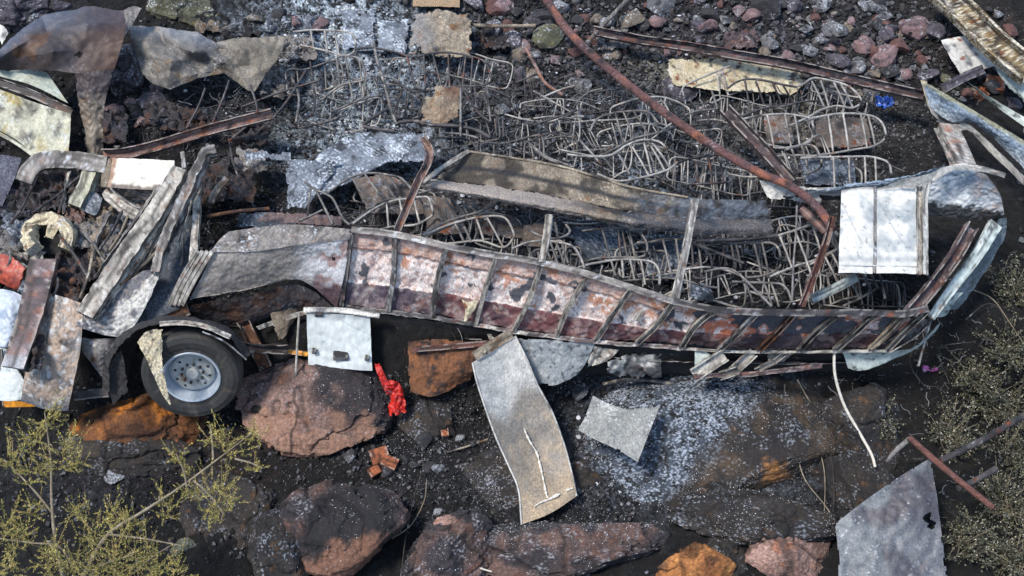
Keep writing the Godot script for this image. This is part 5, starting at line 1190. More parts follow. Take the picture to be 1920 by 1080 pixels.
	solo("crumpled_sheet", sheet([p3([242, 48, 0.72, 300, 50, 0.74, 372, 62, 0.72, 405, 80, 0.68, 440, 72, 0.72, 536, 68, 0.72]), p3([246, 72, 0.78, 310, 80, 0.64, 362, 98, 0.82, 412, 96, 0.6, 452, 92, 0.74, 530, 92, 0.64]), p3([256, 105, 0.58, 322, 114, 0.74, 378, 110, 0.56, 416, 116, 0.66, 450, 126, 0.56, 518, 114, 0.64]), p3([268, 140, 0.5, 315, 152, 0.52, 372, 138, 0.53, 418, 130, 0.52, 456, 148, 0.52, 496, 142, 0.5]), p3([282, 154, 0.44, 318, 168, 0.44, 372, 146, 0.48, 420, 137, 0.48, 466, 170, 0.44, 478, 171, 0.43])], "crumple", {"dent": 0.01, "ds": 4.5, "res": 0.013, "fold": 0.012, "smooth": false, "tint": func(u: float, v: float, p: Vector3, c: Color) -> Color: return c.lerp(lin("857c6c"), 0.5 * smoothstep(0.5, 0.8, u)).lerp(lin("9aa0aa"), 0.5 * smoothstep(0.25, 0.05, v) * smoothstep(0.75, 0.5, u))}), "metal", "crumpled grey-brown sheet with a pointed corner right of the draped sheet", "metal sheet")  # slate-grey highlight painted into the upper left
	var pg := thing("stained_panel", "pale greenish stained body panel with a dark groove at the left edge", "body panel", survey(60, 280, 0.2))
	part("upper_face", sheet([p3([-20, 122, 0.62, 40, 126, 0.62, 88, 136, 0.6]), p3([-20, 138, 0.58, 60, 160, 0.56, 128, 194, 0.54])], "moss_panel", {"dent": 0.015, "tint": func(u: float, v: float, p: Vector3, c: Color) -> Color: return c.lerp(lin("97a5a0"), 0.6)}), "painted", pg)
	part("groove", beam(p3([-20, 148, 0.5, 60, 176, 0.48, 133, 210, 0.46]), 0.1, 0.05, "dark_sheet", {"section": "channel"}), "metal", pg)
	part("lower_face", sheet([p3([-20, 160, 0.5, 60, 190, 0.48, 134, 214, 0.46]), p3([-20, 200, 0.4, 60, 230, 0.38, 132, 250, 0.36]), p3([-20, 235, 0.3, 30, 262, 0.28, 72, 292, 0.24, 128, 294, 0.24])], "moss_panel", {"dent": 0.02, "ds": 2.6}), "painted", pg)
	part("lower_edge", beam(p3([-20, 240, 0.3, 30, 268, 0.27, 74, 300, 0.23]), 0.04, 0.03, "moss_panel"), "painted", pg)
	solo("white_scrap", sheet([p3([-15, 44, 0.7, 5, 48, 0.7, 16, 62, 0.7]), p3([-15, 70, 0.62, 0, 76, 0.62, 4, 84, 0.62])], "white_sooty", {"dent": 0.01}), "painted", "small white scrap at the left edge above the stained panel", "scrap")
	# upper right panels
	solo("flaked_beam", beam(p3([1760, -20, 0.75, 1815, 32, 0.75, 1860, 78, 0.72, 1935, 140, 0.7]), 0.34, 0.14, "yellow_flaked", {"section": "channel", "bump": 0.1, "step": 0.02}), "rust", "wide yellow-brown beam with flaking white paint in the upper right corner", "beam")
	solo("thin_bar", beam(p3([1762, -10, 0.78, 1800, 40, 0.74, 1850, 92, 0.68]), 0.03, 0.03, "bar"), "metal", "thin bar along the left side of the wide flaking beam", "bar")
	solo("white_sheet", sheet([p3([1764, 76, 0.5, 1795, 70, 0.5, 1832, 64, 0.5]), p3([1780, 106, 0.42, 1820, 104, 0.42, 1866, 92, 0.44]), p3([1800, 138, 0.34, 1840, 130, 0.36, 1897, 116, 0.4])], "white_sooty", {"dent": 0.02, "ds": 2.5, "rag": 0.01}), "painted", "white four-cornered panel under the wide flaking beam", "body panel")
	solo("torn_sheet", sheet([p3([1864, 124, 0.5, 1890, 130, 0.5, 1935, 150, 0.5]), p3([1880, 150, 0.42, 1900, 160, 0.44, 1935, 190, 0.42]), p3([1900, 172, 0.36, 1915, 184, 0.36, 1935, 205, 0.34])], "green_white", {"dent": 0.03, "rag": 0.02}), "painted", "torn pale panel at the right edge below the flaking beam", "body panel")
	solo("torn_sheet", sheet([p3([1808, 150, 0.4, 1850, 178, 0.38, 1935, 228, 0.36]), p3([1816, 156, 0.36, 1855, 190, 0.3, 1935, 248, 0.3])], "green_white", {"dent": 0.012}), "painted", "narrow pale strip running to the right edge above the bent bumper", "body panel")
	var bump := thing("bent_bumper", "bent sooty bumper with pale curved edge at the right", "bumper", survey(1830, 300, 0.2))
	part("face", sheet([p3([1728, 150, 0.78, 1790, 186, 0.78, 1935, 272, 0.74]), p3([1735, 170, 0.7, 1790, 206, 0.7, 1850, 240, 0.68, 1935, 296, 0.66]), p3([1742, 200, 0.6, 1782, 228, 0.56, 1840, 240, 0.56, 1935, 330, 0.54])], "blue_soot", {"dent": 0.03, "tint": func(u: float, v: float, p: Vector3, c: Color) -> Color:
		c = c.lerp(lin("8e8c68"), 0.7 * smoothstep(0.28, 0.12, v + 0.1 * nz.get_noise_3dv(p * 5.0)))
		return c.lerp(lin("a3aeb6"), 0.7 * smoothstep(0.62, 0.85, v + 0.1 * nz.get_noise_3dv(p * 5.0)))}), "metal", bump)
	part("edge", sheet([p3([1742, 198, 0.62, 1778, 236, 0.5, 1812, 232, 0.56, 1850, 262, 0.52, 1935, 345, 0.5]), p3([1746, 212, 0.54, 1786, 246, 0.42, 1816, 244, 0.48, 1850, 278, 0.42, 1935, 362, 0.4])], "white_sooty", {"dent": 0.012}), "painted", bump)
	part("end_cap", sheet([p3([1726, 150, 0.8, 1738, 152, 0.8]), p3([1742, 205, 0.5, 1750, 210, 0.5])], "cream", {"dent": 0.01}), "rust", bump)
	solo("corner_post", beam(p3([1776, 238, 0.5, 1796, 280, 0.62, 1812, 318, 0.75]), 0.3, 0.1, "bar_pale", {"section": "hat", "tint": func(u: float, v: float, p: Vector3, c: Color) -> Color: return c.lerp(lin("a05c38"), 0.6 * cover(nz.get_noise_3dv(p * 5.0), 0.35, 0.1))}), "rust", "scorched post with orange rust behind the curved rear roof", "beam")
	solo("purple_plank", beam(p3([1768, 166, 0.48, 1805, 146, 0.5, 1842, 130, 0.5]), 0.12, 0.05, "rock_purple", {"bump": 0.1}), "stone", "dark purple plank below the white four-cornered panel", "plank")
	solo("blue_scrap", scrap(1660, 190, 30, 18, 0.3, "blue_scrap"), "painted", "bright blue scrap of plastic on the black ground", "scrap")
	solo("pink_scrap", scrap(1742, 686, 26, 20, -0.5, "pink_scrap"), "painted", "pink and purple scrap below the bus rear corner", "scrap")
	# red scrap and rusty plates under the side wall
	var red := thing("red_scrap", "bright red crumpled scrap on the ash right of the white hatch", "scrap", survey(735, 770, -0.5))
	part("upper_piece", sheet([p3([700, 680, -0.1, 712, 682, -0.1]), p3([712, 712, -0.2, 724, 708, -0.2]), p3([722, 735, -0.32, 735, 728, -0.32])], "red", {"dent": 0.03, "ds": 8.0, "rag": 0.015, "res": 0.01}), "painted", red)
	part("lower_piece", sheet([p3([722, 712, -0.3, 738, 712, -0.25, 752, 720, -0.3]), p3([725, 745, -0.42, 742, 742, -0.38, 757, 742, -0.42]), p3([730, 780, -0.52, 748, 778, -0.5, 764, 778, -0.52])], "red", {"dent": 0.04, "ds": 7.0, "rag": 0.045, "fold": 0.03, "smooth": false, "res": 0.01}), "painted", red)
	solo("rusty_plate", sheet([p3([766, 640, -0.05, 830, 636, 0.0, 905, 645, 0.0]), p3([764, 680, -0.2, 830, 690, -0.16, 890, 690, -0.18]), p3([770, 735, -0.42, 815, 742, -0.42, 882, 712, -0.35])], "orange_rust", {"dent": 0.03, "rag": 0.02, "tint": func(u: float, v: float, p: Vector3, c: Color) -> Color: return c.lerp(lin("91603f"), 0.6 * smoothstep(0.05, 0.2, nz.get_noise_3dv(p * 4.0) + 0.2 * (v - 0.3)))}), "rust", "orange rusty plate under the side wall between hatch and bent strip", "metal sheet")
	solo("red_rail", beam(p3([775, 655, -0.02, 840, 650, 0.0, 930, 642, 0.04]), 0.06, 0.05, "rust_red"), "rust", "dark red rail under the side wall above the orange rusty plate", "bar")
	# lower right
	var bs := sheet([p3([1566, 982, -0.35, 1620, 940, -0.22, 1680, 898, -0.12, 1746, 858, -0.05]), p3([1570, 1020, -0.42, 1630, 990, -0.3, 1690, 960, -0.2, 1756, 925, -0.14]), p3([1572, 1060, -0.5, 1640, 1040, -0.38, 1700, 1015, -0.3, 1765, 990, -0.25]), p3([1572, 1110, -0.6, 1640, 1105, -0.5, 1700, 1100, -0.45, 1778, 1090, -0.42])], "blue_sheet", {"dent": 0.05, "ds": 1.6, "rag": 0.015, "holes": [[0.88, 0.52, 0.05], [0.92, 0.62, 0.04]], "tint": func(u: float, v: float, p: Vector3, c: Color) -> Color: return c.lerp(lin("56545e"), 0.5 * smoothstep(0.3, 0.8, u) * smoothstep(0.25, 0.5, v + 0.2 * nz.get_noise_3dv(p * 3.0)))})
	solo("torn_blue_sheet", bs, "metal", "large blue-grey torn sheet leaning in the bottom right corner", "metal sheet")
	solo("red_pipe", tube(p3([1704, 820, 0.05, 1775, 882, 0.0, 1862, 952, -0.1]), 0.032, "rust_red", {"sides": 10}), "rust", "straight red-brown pipe end above the torn blue sheet", "pipe")
	solo("grey_pipe", tube(p3([1664, 866, -0.2, 1680, 845, -0.1, 1706, 822, 0.0]), 0.026, "bar", {"sides": 9}), "rust", "short grey pipe meeting the top of the red-brown pipe", "pipe")
	solo("grey_pipe", tube(p3([1762, 864, -0.1, 1840, 826, -0.05, 1935, 770, 0.0]), 0.032, "bar_dark", {"sides": 9}), "rust", "dark grey pipe running from the red-brown pipe to the right edge", "pipe")
	solo("grey_pipe", tube(p3([1796, 916, -0.1, 1830, 900, -0.1, 1868, 878, -0.1]), 0.03, "bar_dark", {"sides": 9}), "rust", "short dark pipe crossing the lower half of the red-brown pipe", "pipe")
	solo("burnt_stick", beam(gp([868, 1042, 890, 1005, 918, 975], 0.1), 0.06, 0.05, "char"), "dull", "black charred stick leaning on the left end of the reddish ledge", "stick")
	solo("curled_wire", tube(gp([1130, 720, 1180, 712, 1240, 716, 1290, 728], 0.12), 0.022, "bar", {"bump": 0.1}), "rust", "thick grey bent wire on the ash below the side wall", "wire")
	solo("curled_plate", sheet([p3([1136, 675, -0.05, 1180, 665, 0.0, 1240, 662, 0.0]), p3([1140, 700, -0.2, 1190, 690, -0.12, 1240, 690, -0.12]), p3([1150, 708, -0.3, 1195, 705, -0.26, 1240, 708, -0.26])], "white_sooty", {"dent": 0.06, "ds": 2.5, "fold": 0.03, "rag": 0.06, "tint": func(u: float, v: float, p: Vector3, c: Color) -> Color: return c.lerp(lin("2a2f36"), 0.85 * smoothstep(0.1, -0.15, nz.get_noise_3dv(p * 4.0) + 0.2 * (0.5 - v)))}), "metal", "pale sooty curled plate with shade painted on, under the side wall", "metal sheet")  # dark shading is mixed into the plate colour
	solo("wire", tube(gp([838, 848, 880, 836, 914, 824], 0.03), 0.012, "tan_burnt"), "rust", "tan stick lying on the ash left of the bent strip", "stick")
	solo("wire", tube(gp([866, 1046, 885, 1060, 922, 1072], 0.12), 0.008, "foam"), "dull", "thin pale curved wire at the bottom edge by the ledge", "wire")

# --- the burnt seat frames ----------------------------------------------
# a bent hoop of two rails (joined where close says: r, l, b or n) with rungs between
func seat(label: String, up: Array, low: Array, hu: float, hl: float, rungs: Array, kind := "bar", close := "r", r := 0.0145) -> void:
	var a := pts(up, hu)
	var b := pts(low, hl)
	var o := thing("seat_skeleton", label, "seat frame", (a[0] as Vector3).lerp(b[0] if b.size() else a[0], 0.5), "burnt seat frames in the bus")
	if close == "n" or b.is_empty():
		part("rail", tube(a, r, kind, {"bump": 0.18}), "metal", o)
		if b.size(): part("rail", tube(b, r, kind, {"bump": 0.18}), "metal", o)
	else:
		var path := a.duplicate()
		if close in ["r", "b"]:
			var back := b.duplicate()
			back.reverse()
			path.append_array(back)
			if close == "b": path.append(a[0])
		else:
			path.reverse()
			path.append_array(b)
		part("hoop", tube(path, r, kind, {"bump": 0.18}), "metal", o)
	for q in rungs:
		var p0 := survey(zo.x + q[0] / zs, zo.y + q[1] / zs, hu)
		var p1 := survey(zo.x + q[2] / zs, zo.y + q[3] / zs, hl)
		part("rung", tube([p0, p0.lerp(p1, 0.5) + Vector3(0, 0.01, 0), p1], r * 0.92, kind, {"bump": 0.18, "step": 0.05}), "metal", o)

func rod(label: String, a: Array, h0: float, h1: float, kind: String, r := 0.0135, group := "") -> void:
	solo("rod", tube(pts(a, h0, h1), r, kind, {"bump": 0.2}), "metal", label, "rod", group)

func build_seats() -> void:
	win(1340, 120, 5.3333)
	seat("dark bent seat frame against the crumbling cream board", [130, 245, 220, 180, 340, 150, 500, 165, 680, 205, 820, 230], [270, 525, 400, 470, 560, 430, 700, 420, 860, 380, 1050, 365], 0.62, 0.42, [[300, 160, 350, 450], [410, 170, 490, 400], [580, 190, 670, 410], [680, 205, 780, 395]], "bar_dark", "n")
	seat("uppermost pale seat frame with round end below the long mauve beam", [820, 230, 900, 190, 990, 140, 1130, 160, 1290, 200, 1400, 270, 1465, 360], [700, 640, 940, 530, 1050, 465, 1200, 420, 1300, 430, 1380, 440, 1455, 400], 0.66, 0.46, [[970, 170, 1090, 420], [1060, 165, 1140, 420], [1190, 185, 1300, 420], [1260, 195, 1380, 430]], "bar_pale")
	seat("seat frame with rounded end right of the short dark beam", [270, 555, 380, 530, 480, 512, 700, 500, 860, 520, 950, 545, 985, 620], [600, 840, 680, 840, 750, 832, 860, 810, 940, 780, 985, 710], 0.6, 0.42, [[385, 530, 425, 710], [525, 510, 595, 840], [700, 500, 765, 830], [800, 515, 850, 810]], "bar_pale")
	seat("wide pale seat frame over the grey ash below the blue scrap", [940, 550, 1140, 510, 1300, 495, 1450, 500, 1600, 530, 1680, 600, 1712, 700], [860, 940, 1050, 910, 1200, 890, 1400, 855, 1560, 830, 1650, 790, 1705, 740], 0.64, 0.44, [[1135, 515, 1185, 885], [1285, 500, 1340, 865], [1460, 505, 1525, 845], [1535, 515, 1605, 815]], "bar_pale")
	seat("lowest pale seat frame with square corner above the curved roof", [860, 945, 1000, 935, 1240, 930, 1500, 925, 1600, 935, 1700, 965, 1750, 1010, 1765, 1100], [900, 1250, 1300, 1240, 1600, 1225, 1770, 1210], 0.62, 0.42, [[1185, 935, 1200, 1235], [1340, 935, 1352, 1235], [1500, 930, 1510, 1230], [1605, 940, 1615, 1222]], "bar_pale", "n")
	seat("small inner seat hoop left of the lowest pale frame", [700, 860, 800, 830, 900, 810, 990, 820, 1040, 890, 1070, 980], [900, 1100, 1000, 1070, 1060, 1030], 0.58, 0.4, [[770, 850, 840, 1080], [870, 820, 940, 1090]], "bar")
	rod("thin dark rod running from the lowest pale frame to the curved roof", [1600, 930, 1750, 1010, 1900, 1080], 0.58, 0.6, "bar_dark")
	rod("thin dark rod between the wide pale frame and the blue scrap", [1470, 340, 1540, 380, 1610, 415], 0.5, 0.4, "bar_dark")
	win(1000, 150, 5.3333)
	seat("tangled seat frame just below the long pipe's upper half", [560, 520, 640, 390, 800, 330, 1000, 310, 1150, 320, 1250, 430], [660, 760, 830, 680, 1000, 590, 1150, 550, 1300, 515, 1460, 460], 0.62, 0.44, [[820, 330, 900, 640], [1000, 310, 1150, 555], [900, 320, 1010, 590], [1180, 330, 1260, 530]], "bar", "n")
	seat("pale-runged seat frame lying on the edge of the folded roof edge", [340, 745, 560, 765, 780, 750, 920, 660, 1080, 600, 1250, 615, 1340, 690], [640, 940, 840, 1010, 1060, 980, 1220, 940, 1360, 890, 1440, 820], 0.86, 0.7, [[480, 620, 680, 850], [690, 765, 780, 880], [850, 740, 960, 940], [990, 670, 1150, 950], [1110, 640, 1180, 930], [1150, 620, 1310, 900], [1200, 640, 1360, 870]], "bar_pale", "n")
	seat("broken seat hoop in the dark between the long pipe and the short beam", [1520, 350, 1640, 310, 1830, 290], [1630, 410, 1780, 395, 1900, 410], 0.55, 0.4, [[1700, 300, 1760, 400], [1560, 200, 1620, 300], [1780, 100, 1840, 290]], "bar", "n")
	rod("grey rod slanting down through the tangle left of the long pipe", [0, 110, 200, 220, 410, 340], 0.6, 0.55, "bar")
	rod("curved grey rod arching over stones left of the long pipe", [400, 280, 470, 190, 560, 120, 690, 85], 0.5, 0.6, "bar")
	rod("rod crossing the tangle above the middle of the roof edge", [0, 450, 150, 400, 330, 340, 440, 300], 0.55, 0.6, "bar_dark")
	rod("pale short rod end in the tangle above the roof edge", [380, 370, 440, 362, 505, 365], 0.6, 0.6, "bar_pale")
	rod("reddish rod leaning towards two pale stones left of the long pipe", [100, 170, 240, 110, 410, 55], 0.55, 0.6, "bar_pale")
	rod("bent dark wire at the left of the tangle above the roof edge", [0, 600, 100, 550, 250, 520, 360, 545, 380, 430, 330, 390, 250, 390], 0.6, 0.6, "bar_dark")
	for k in 3: rod(["uppermost", "middle", "lowest"][k] + " of three parallel wires sloping to the roof edge's top", [-30 + k * 25, 640 + k * 30, 120 + k * 10, 760 + k * 14, 290 + k * 60, 830 + k * 22], 0.85, 0.95, "bar")
	seat("sooty seat frame under the right part of the long pipe", [1440, 830, 1560, 790, 1700, 760, 1850, 750, 1980, 780], [1500, 1050, 1650, 1040, 1850, 1030, 1990, 1010], 0.55, 0.38, [[1630, 830, 1650, 1040], [1750, 760, 1790, 1040], [1860, 750, 1900, 1030]], "bar_dark", "n")
	win(1260, 380, 5.3333)
	seat("seat hoop with three pale rungs and round end, left of the rusty pillar", [280, 440, 400, 420, 560, 410, 800, 400, 980, 400, 1060, 450, 1085, 540], [740, 750, 860, 740, 960, 715, 1050, 670, 1092, 610], 0.55, 0.3, [[500, 415, 545, 620], [640, 410, 690, 660], [820, 400, 895, 735], [900, 400, 965, 715], [590, 415, 630, 640]], "bar")
	seat("rectangular pale seat frame behind the rusty pillar", [1060, 330, 1220, 280, 1400, 215], [980, 740, 1220, 640, 1440, 570, 1660, 460], 0.62, 0.42, [[1070, 320, 1200, 650], [1230, 280, 1390, 710], [1400, 215, 1500, 540], [1600, 300, 1700, 560]], "bar_pale", "n")
	seat("seat frame whose pale rungs stick out under the silver panel", [1380, 620, 1520, 545, 1660, 460], [1400, 1010, 1660, 860, 1840, 740], 0.5, 0.36, [[1530, 545, 1660, 800], [1600, 510, 1730, 780], [1680, 640, 1740, 770]], "bar_pale", "n")
	solo("flat_bar", beam(pts([1390, 965, 1620, 860, 1840, 745], 0.62, 0.62), 0.1, 0.03, "green_white", {"bump": 0.08}), "metal", "pale flat bar slanting from the sill to the silver panel", "bar")
	seat("grey ladder-like frame at the sill below the silver panel", [1700, 700, 1900, 700, 2100, 690], [1710, 1035, 1900, 945, 2060, 850], 0.5, 0.42, [[1780, 790, 1870, 950], [1900, 700, 1990, 900], [1980, 700, 2050, 850], [2070, 700, 2130, 960]], "bar", "n")
	seat("low seat hoop reaching the sill left of the rusty pillar's foot", [600, 790, 740, 795, 860, 800, 1000, 805, 1090, 815, 1160, 880, 1200, 1000], [], 0.52, 0.4, [[740, 810, 810, 1000], [920, 805, 1000, 1030], [990, 805, 1070, 1040]], "bar")
	rod("long curved rod bending down to the sill between two pillars", [320, 690, 520, 655, 650, 700, 800, 840, 1000, 1040], 0.62, 0.75, "bar")
	rod("dark blade-like rod pointing right, under the folded roof edge's end", [180, 390, 300, 440, 500, 520, 715, 605], 0.6, 0.5, "bar_dark", 0.02)
	rod("thin grey upright wire behind the rusty pillar", [1250, 30, 1240, 300, 1215, 620, 1200, 1000], 0.9, 0.72, "bar", 0.012)
	rod("double bar slanting across right of the folded roof edge", [1390, 20, 1500, 130, 1660, 330], 0.85, 0.8, "bar_pale", 0.022)
	rod("brown plate-like bar beside the rusty pillar's top", [1290, 60, 1400, 160, 1540, 290], 0.8, 0.75, "rust", 0.05)
	seat("narrow seat hoop right beside the pale middle pillar", [180, 420, 270, 430, 350, 460, 385, 540, 400, 640], [200, 740, 300, 760, 380, 725, 402, 680], 0.5, 0.3, [[270, 435, 290, 750], [200, 425, 215, 740]], "bar_dark")
	rod("dark rail running along under the roof edge's right half", [240, 385, 500, 375, 800, 360, 1050, 330], 0.62, 0.62, "bar_dark", 0.022)
	win(960, 380, 5.3333)
	seat("seat frame bending down behind the pillar left of centre", [0, 460, 150, 400, 320, 380, 480, 400, 610, 440, 690, 560, 725, 660], [], 0.55, 0.35, [[140, 405, 200, 540], [380, 385, 450, 590], [440, 395, 525, 610], [500, 405, 560, 600], [300, 385, 390, 570]], "bar_pale")
	seat("seat hoop with four rungs right of the pillar left of centre", [700, 285, 900, 262, 1060, 255, 1200, 275, 1290, 310, 1345, 400, 1352, 490], [720, 590, 840, 560, 1050, 545, 1240, 550, 1335, 525], 0.58, 0.36, [[900, 262, 980, 555], [1060, 258, 1090, 545], [1100, 260, 1150, 545], [1170, 270, 1230, 548]], "bar")
	seat("lower seat hoop touching the white sill right of centre", [660, 650, 760, 620, 860, 600, 1060, 570, 1300, 575, 1420, 605, 1475, 700, 1475, 820], [], 0.52, 0.4, [[990, 580, 1030, 720], [1100, 572, 1115, 750], [1180, 572, 1225, 770], [1290, 575, 1330, 820]], "bar_pale")
	seat("short seat rail left of the pale middle pillar", [1250, 400, 1380, 395, 1540, 360, 1700, 368], [1480, 730, 1650, 700, 1800, 690], 0.52, 0.36, [[1510, 370, 1590, 710], [1640, 365, 1680, 700], [1860, 400, 1900, 700]], "bar", "n")
	rod("lower rail behind the foot of the pale middle pillar", [1500, 750, 1700, 770, 1900, 830, 2050, 850], 0.5, 0.5, "bar")
	seat("small curled hoop hanging from the roof edge right of the pillar left of centre", [150, 260, 260, 320, 420, 360, 540, 330, 580, 280, 540, 220], [], 0.75, 0.6, [[430, 200, 460, 350]], "bar")
	win(560, 300, 5.3333)
	seat("first big arched seat frame left of the brown pillar", [290, 330, 440, 220, 580, 150, 740, 130, 900, 150, 1020, 180, 1130, 290], [510, 650, 620, 560, 740, 470, 880, 400, 1040, 380, 1320, 300], 0.6, 0.42, [[540, 190, 700, 470], [660, 140, 850, 410], [810, 140, 960, 380], [900, 150, 1030, 370]], "bar", "n")
	seat("second arched seat frame behind the foot of the brown pillar", [540, 640, 720, 510, 900, 420, 1090, 385, 1230, 370, 1300, 380, 1340, 500], [780, 705, 950, 665, 1160, 650, 1270, 600, 1340, 550], 0.56, 0.42, [[880, 430, 900, 670], [1010, 400, 1060, 660], [1150, 380, 1210, 640]], "bar_pale")
	seat("long double-railed seat frame from the white sill up to the roof edge", [1230, 750, 1430, 640, 1620, 570, 1800, 520, 1960, 450, 2080, 380], [1290, 765, 1480, 670, 1680, 600, 1850, 545, 2000, 545], 0.6, 0.52, [[1440, 360, 1600, 590], [1640, 450, 1700, 560], [1740, 400, 1820, 520], [1460, 490, 1480, 600]], "bar", "n")
	seat("thin left seat frame leaning on the grey shoulder panel", [60, 220, 160, 290, 290, 350, 350, 400, 440, 580, 510, 650], [0, 610, 120, 560, 240, 500], 0.62, 0.62, [[120, 290, 90, 550], [160, 280, 340, 640]], "bar", "n")
	win(640, 360, 3.0)
	seat("seat hoop with close rungs above the white sill, left of centre", [460, 245, 620, 180, 760, 145, 880, 135, 935, 160, 972, 240], [620, 290, 780, 275, 910, 312, 965, 265], 0.6, 0.45, [[590, 100, 650, 200], [690, 195, 730, 280], [760, 150, 805, 285], [820, 145, 910, 310], [640, 180, 690, 280]], "bar_pale")
	for k in 4: rod(["first", "second", "third", "fourth"][k] + " of four slanting rungs above the double-railed seat frame", [570 + k * 55, 30 + k * 14, 620 + k * 55, 90 + k * 12, 660 + k * 56, 150 + k * 8], 0.55, 0.5, "bar", 0.014)
	win(620, 60, 5.3333)
	seat("dark arched seat frame against the tan square plate", [260, 170, 400, 155, 600, 190, 820, 245, 1000, 215, 1180, 205, 1370, 235, 1540, 300, 1610, 470], [640, 500, 830, 590, 1000, 580, 1200, 550, 1500, 535, 1600, 500], 0.6, 0.42, [[760, 235, 850, 570], [930, 230, 950, 560], [1020, 215, 1110, 560], [1175, 205, 1190, 550], [1350, 235, 1320, 540], [1420, 250, 1400, 540]], "bar_dark")
	seat("pale small seat hoop at the top, left of the blue-grey sheets", [-380, 0, -200, -20, 0, -15, 150, -5, 225, 30, 250, 110], [-300, 130, 0, 200, 80, 230, 160, 235, 235, 195], 0.6, 0.45, [[-60, -10, -30, 200], [40, -15, 85, 230], [-200, -20, -170, 150]], "bar_pale")
	seat("grey seat hoop below the pale small hoop", [60, 250, 150, 240, 270, 260, 320, 320, 350, 450, 350, 580], [0, 800, 150, 740, 300, 670, 345, 620], 0.55, 0.42, [[60, 260, 90, 540], [150, 250, 225, 700], [290, 280, 330, 640], [60, 440, 320, 500]], "bar")
	rod("long post standing in the ash left of the tan rounded plate", [430, 100, 470, 300, 540, 530, 600, 760, 660, 930], 0.6, 0.45, "bar", 0.02)
	rod("upper bar of a dark triangle on the ash plates", [330, 925, 430, 850, 570, 765], 0.45, 0.5, "bar_dark", 0.022)
	rod("lower bar of a dark triangle on the ash plates", [335, 945, 480, 975, 640, 990], 0.45, 0.45, "bar_dark", 0.024)
	rod("dark curved rail below the tan rounded plate", [680, 905, 850, 890, 1000, 930, 1250, 940, 1450, 980, 1600, 1060], 0.5, 0.6, "bar_dark", 0.024)
	rod("rod slanting right from the dark arched frame", [1500, 535, 1650, 590, 1800, 655], 0.5, 0.5, "bar_dark")
	seat("tangled frame between the tan rounded plate and the roof edge", [1310, 560, 1400, 700, 1500, 830, 1600, 900], [1050, 1050, 1250, 1060, 1400, 1090, 1480, 1200], 0.55, 0.5, [[1440, 560, 1460, 800], [1540, 620, 1590, 850], [1660, 860, 1660, 1040], [1720, 880, 1730, 1050]], "bar_dark", "n")
	seat("dark frame end touching the upper corner of the roof edge", [1300, 560, 1300, 900, 1300, 1050], [1120, 1010, 1300, 1020, 1480, 1060], 0.62, 0.6, [[1560, 540, 1600, 900]], "bar", "n")
	win(0, 0, 1)
	seat_heap()
	# pieces lying around in the upper left of the bus
	for a in [["dark rod leaning up from the right end of the rusty beam", [470, 262, 530, 200, 575, 130]], ["pale rod lying level below the crumpled sheet's pointed corner", [455, 200, 520, 175, 600, 150]], ["rod lying flat on the ash left of the dark triangle", [560, 240, 600, 232, 648, 215]], ["rod bent over the end of the rusty beam", [430, 265, 480, 215, 470, 160]], ["short rod below the grey seat hoop on the ash", [600, 190, 640, 160, 690, 150]], ["thin rod rising from the middle of the rusty beam", [395, 240, 420, 180, 430, 150]], ["thin rod under the crumpled sheet's left part", [350, 240, 372, 200, 385, 165]], ["upright rod left of the grey seat hoop", [580, 105, 590, 180, 585, 215]], ["second upright rod left of the grey seat hoop, more slanted", [540, 130, 560, 180, 555, 230]], ["rod hanging from the rusty beam over the narrow ash plate", [430, 262, 436, 300, 452, 345]]]:
		var q: Array = a[1]
		rod(a[0], q, 0.3, 0.55, "bar_dark" if int(q[0]) % 3 else "bar", 0.015)

const HEAP_MARKS := [[835, 200, "tan rounded plate"], [826, 60, "tan square plate"], [700, 235, "dark triangle on the ash"], [780, 340, "brown pillar"], [860, 300, "roof edge's upper left corner"], [1060, 330, "roof edge's middle"], [1360, 290, "long pipe's lower half"], [1180, 160, "long pipe's upper half"], [1420, 270, "short dark beam"], [1400, 140, "cream board"], [1530, 500, "rusty pillar"], [1285, 460, "pale middle pillar"], [1022, 450, "pillar left of centre"], [1650, 430, "silver panel"], [1660, 190, "blue scrap"], [640, 110, "pale small hoop"], [1100, 170, "pale oblong stone"], [960, 420, "white sill"], [1440, 400, "roof edge's right end"], [1600, 340, "curved rear roof"]]

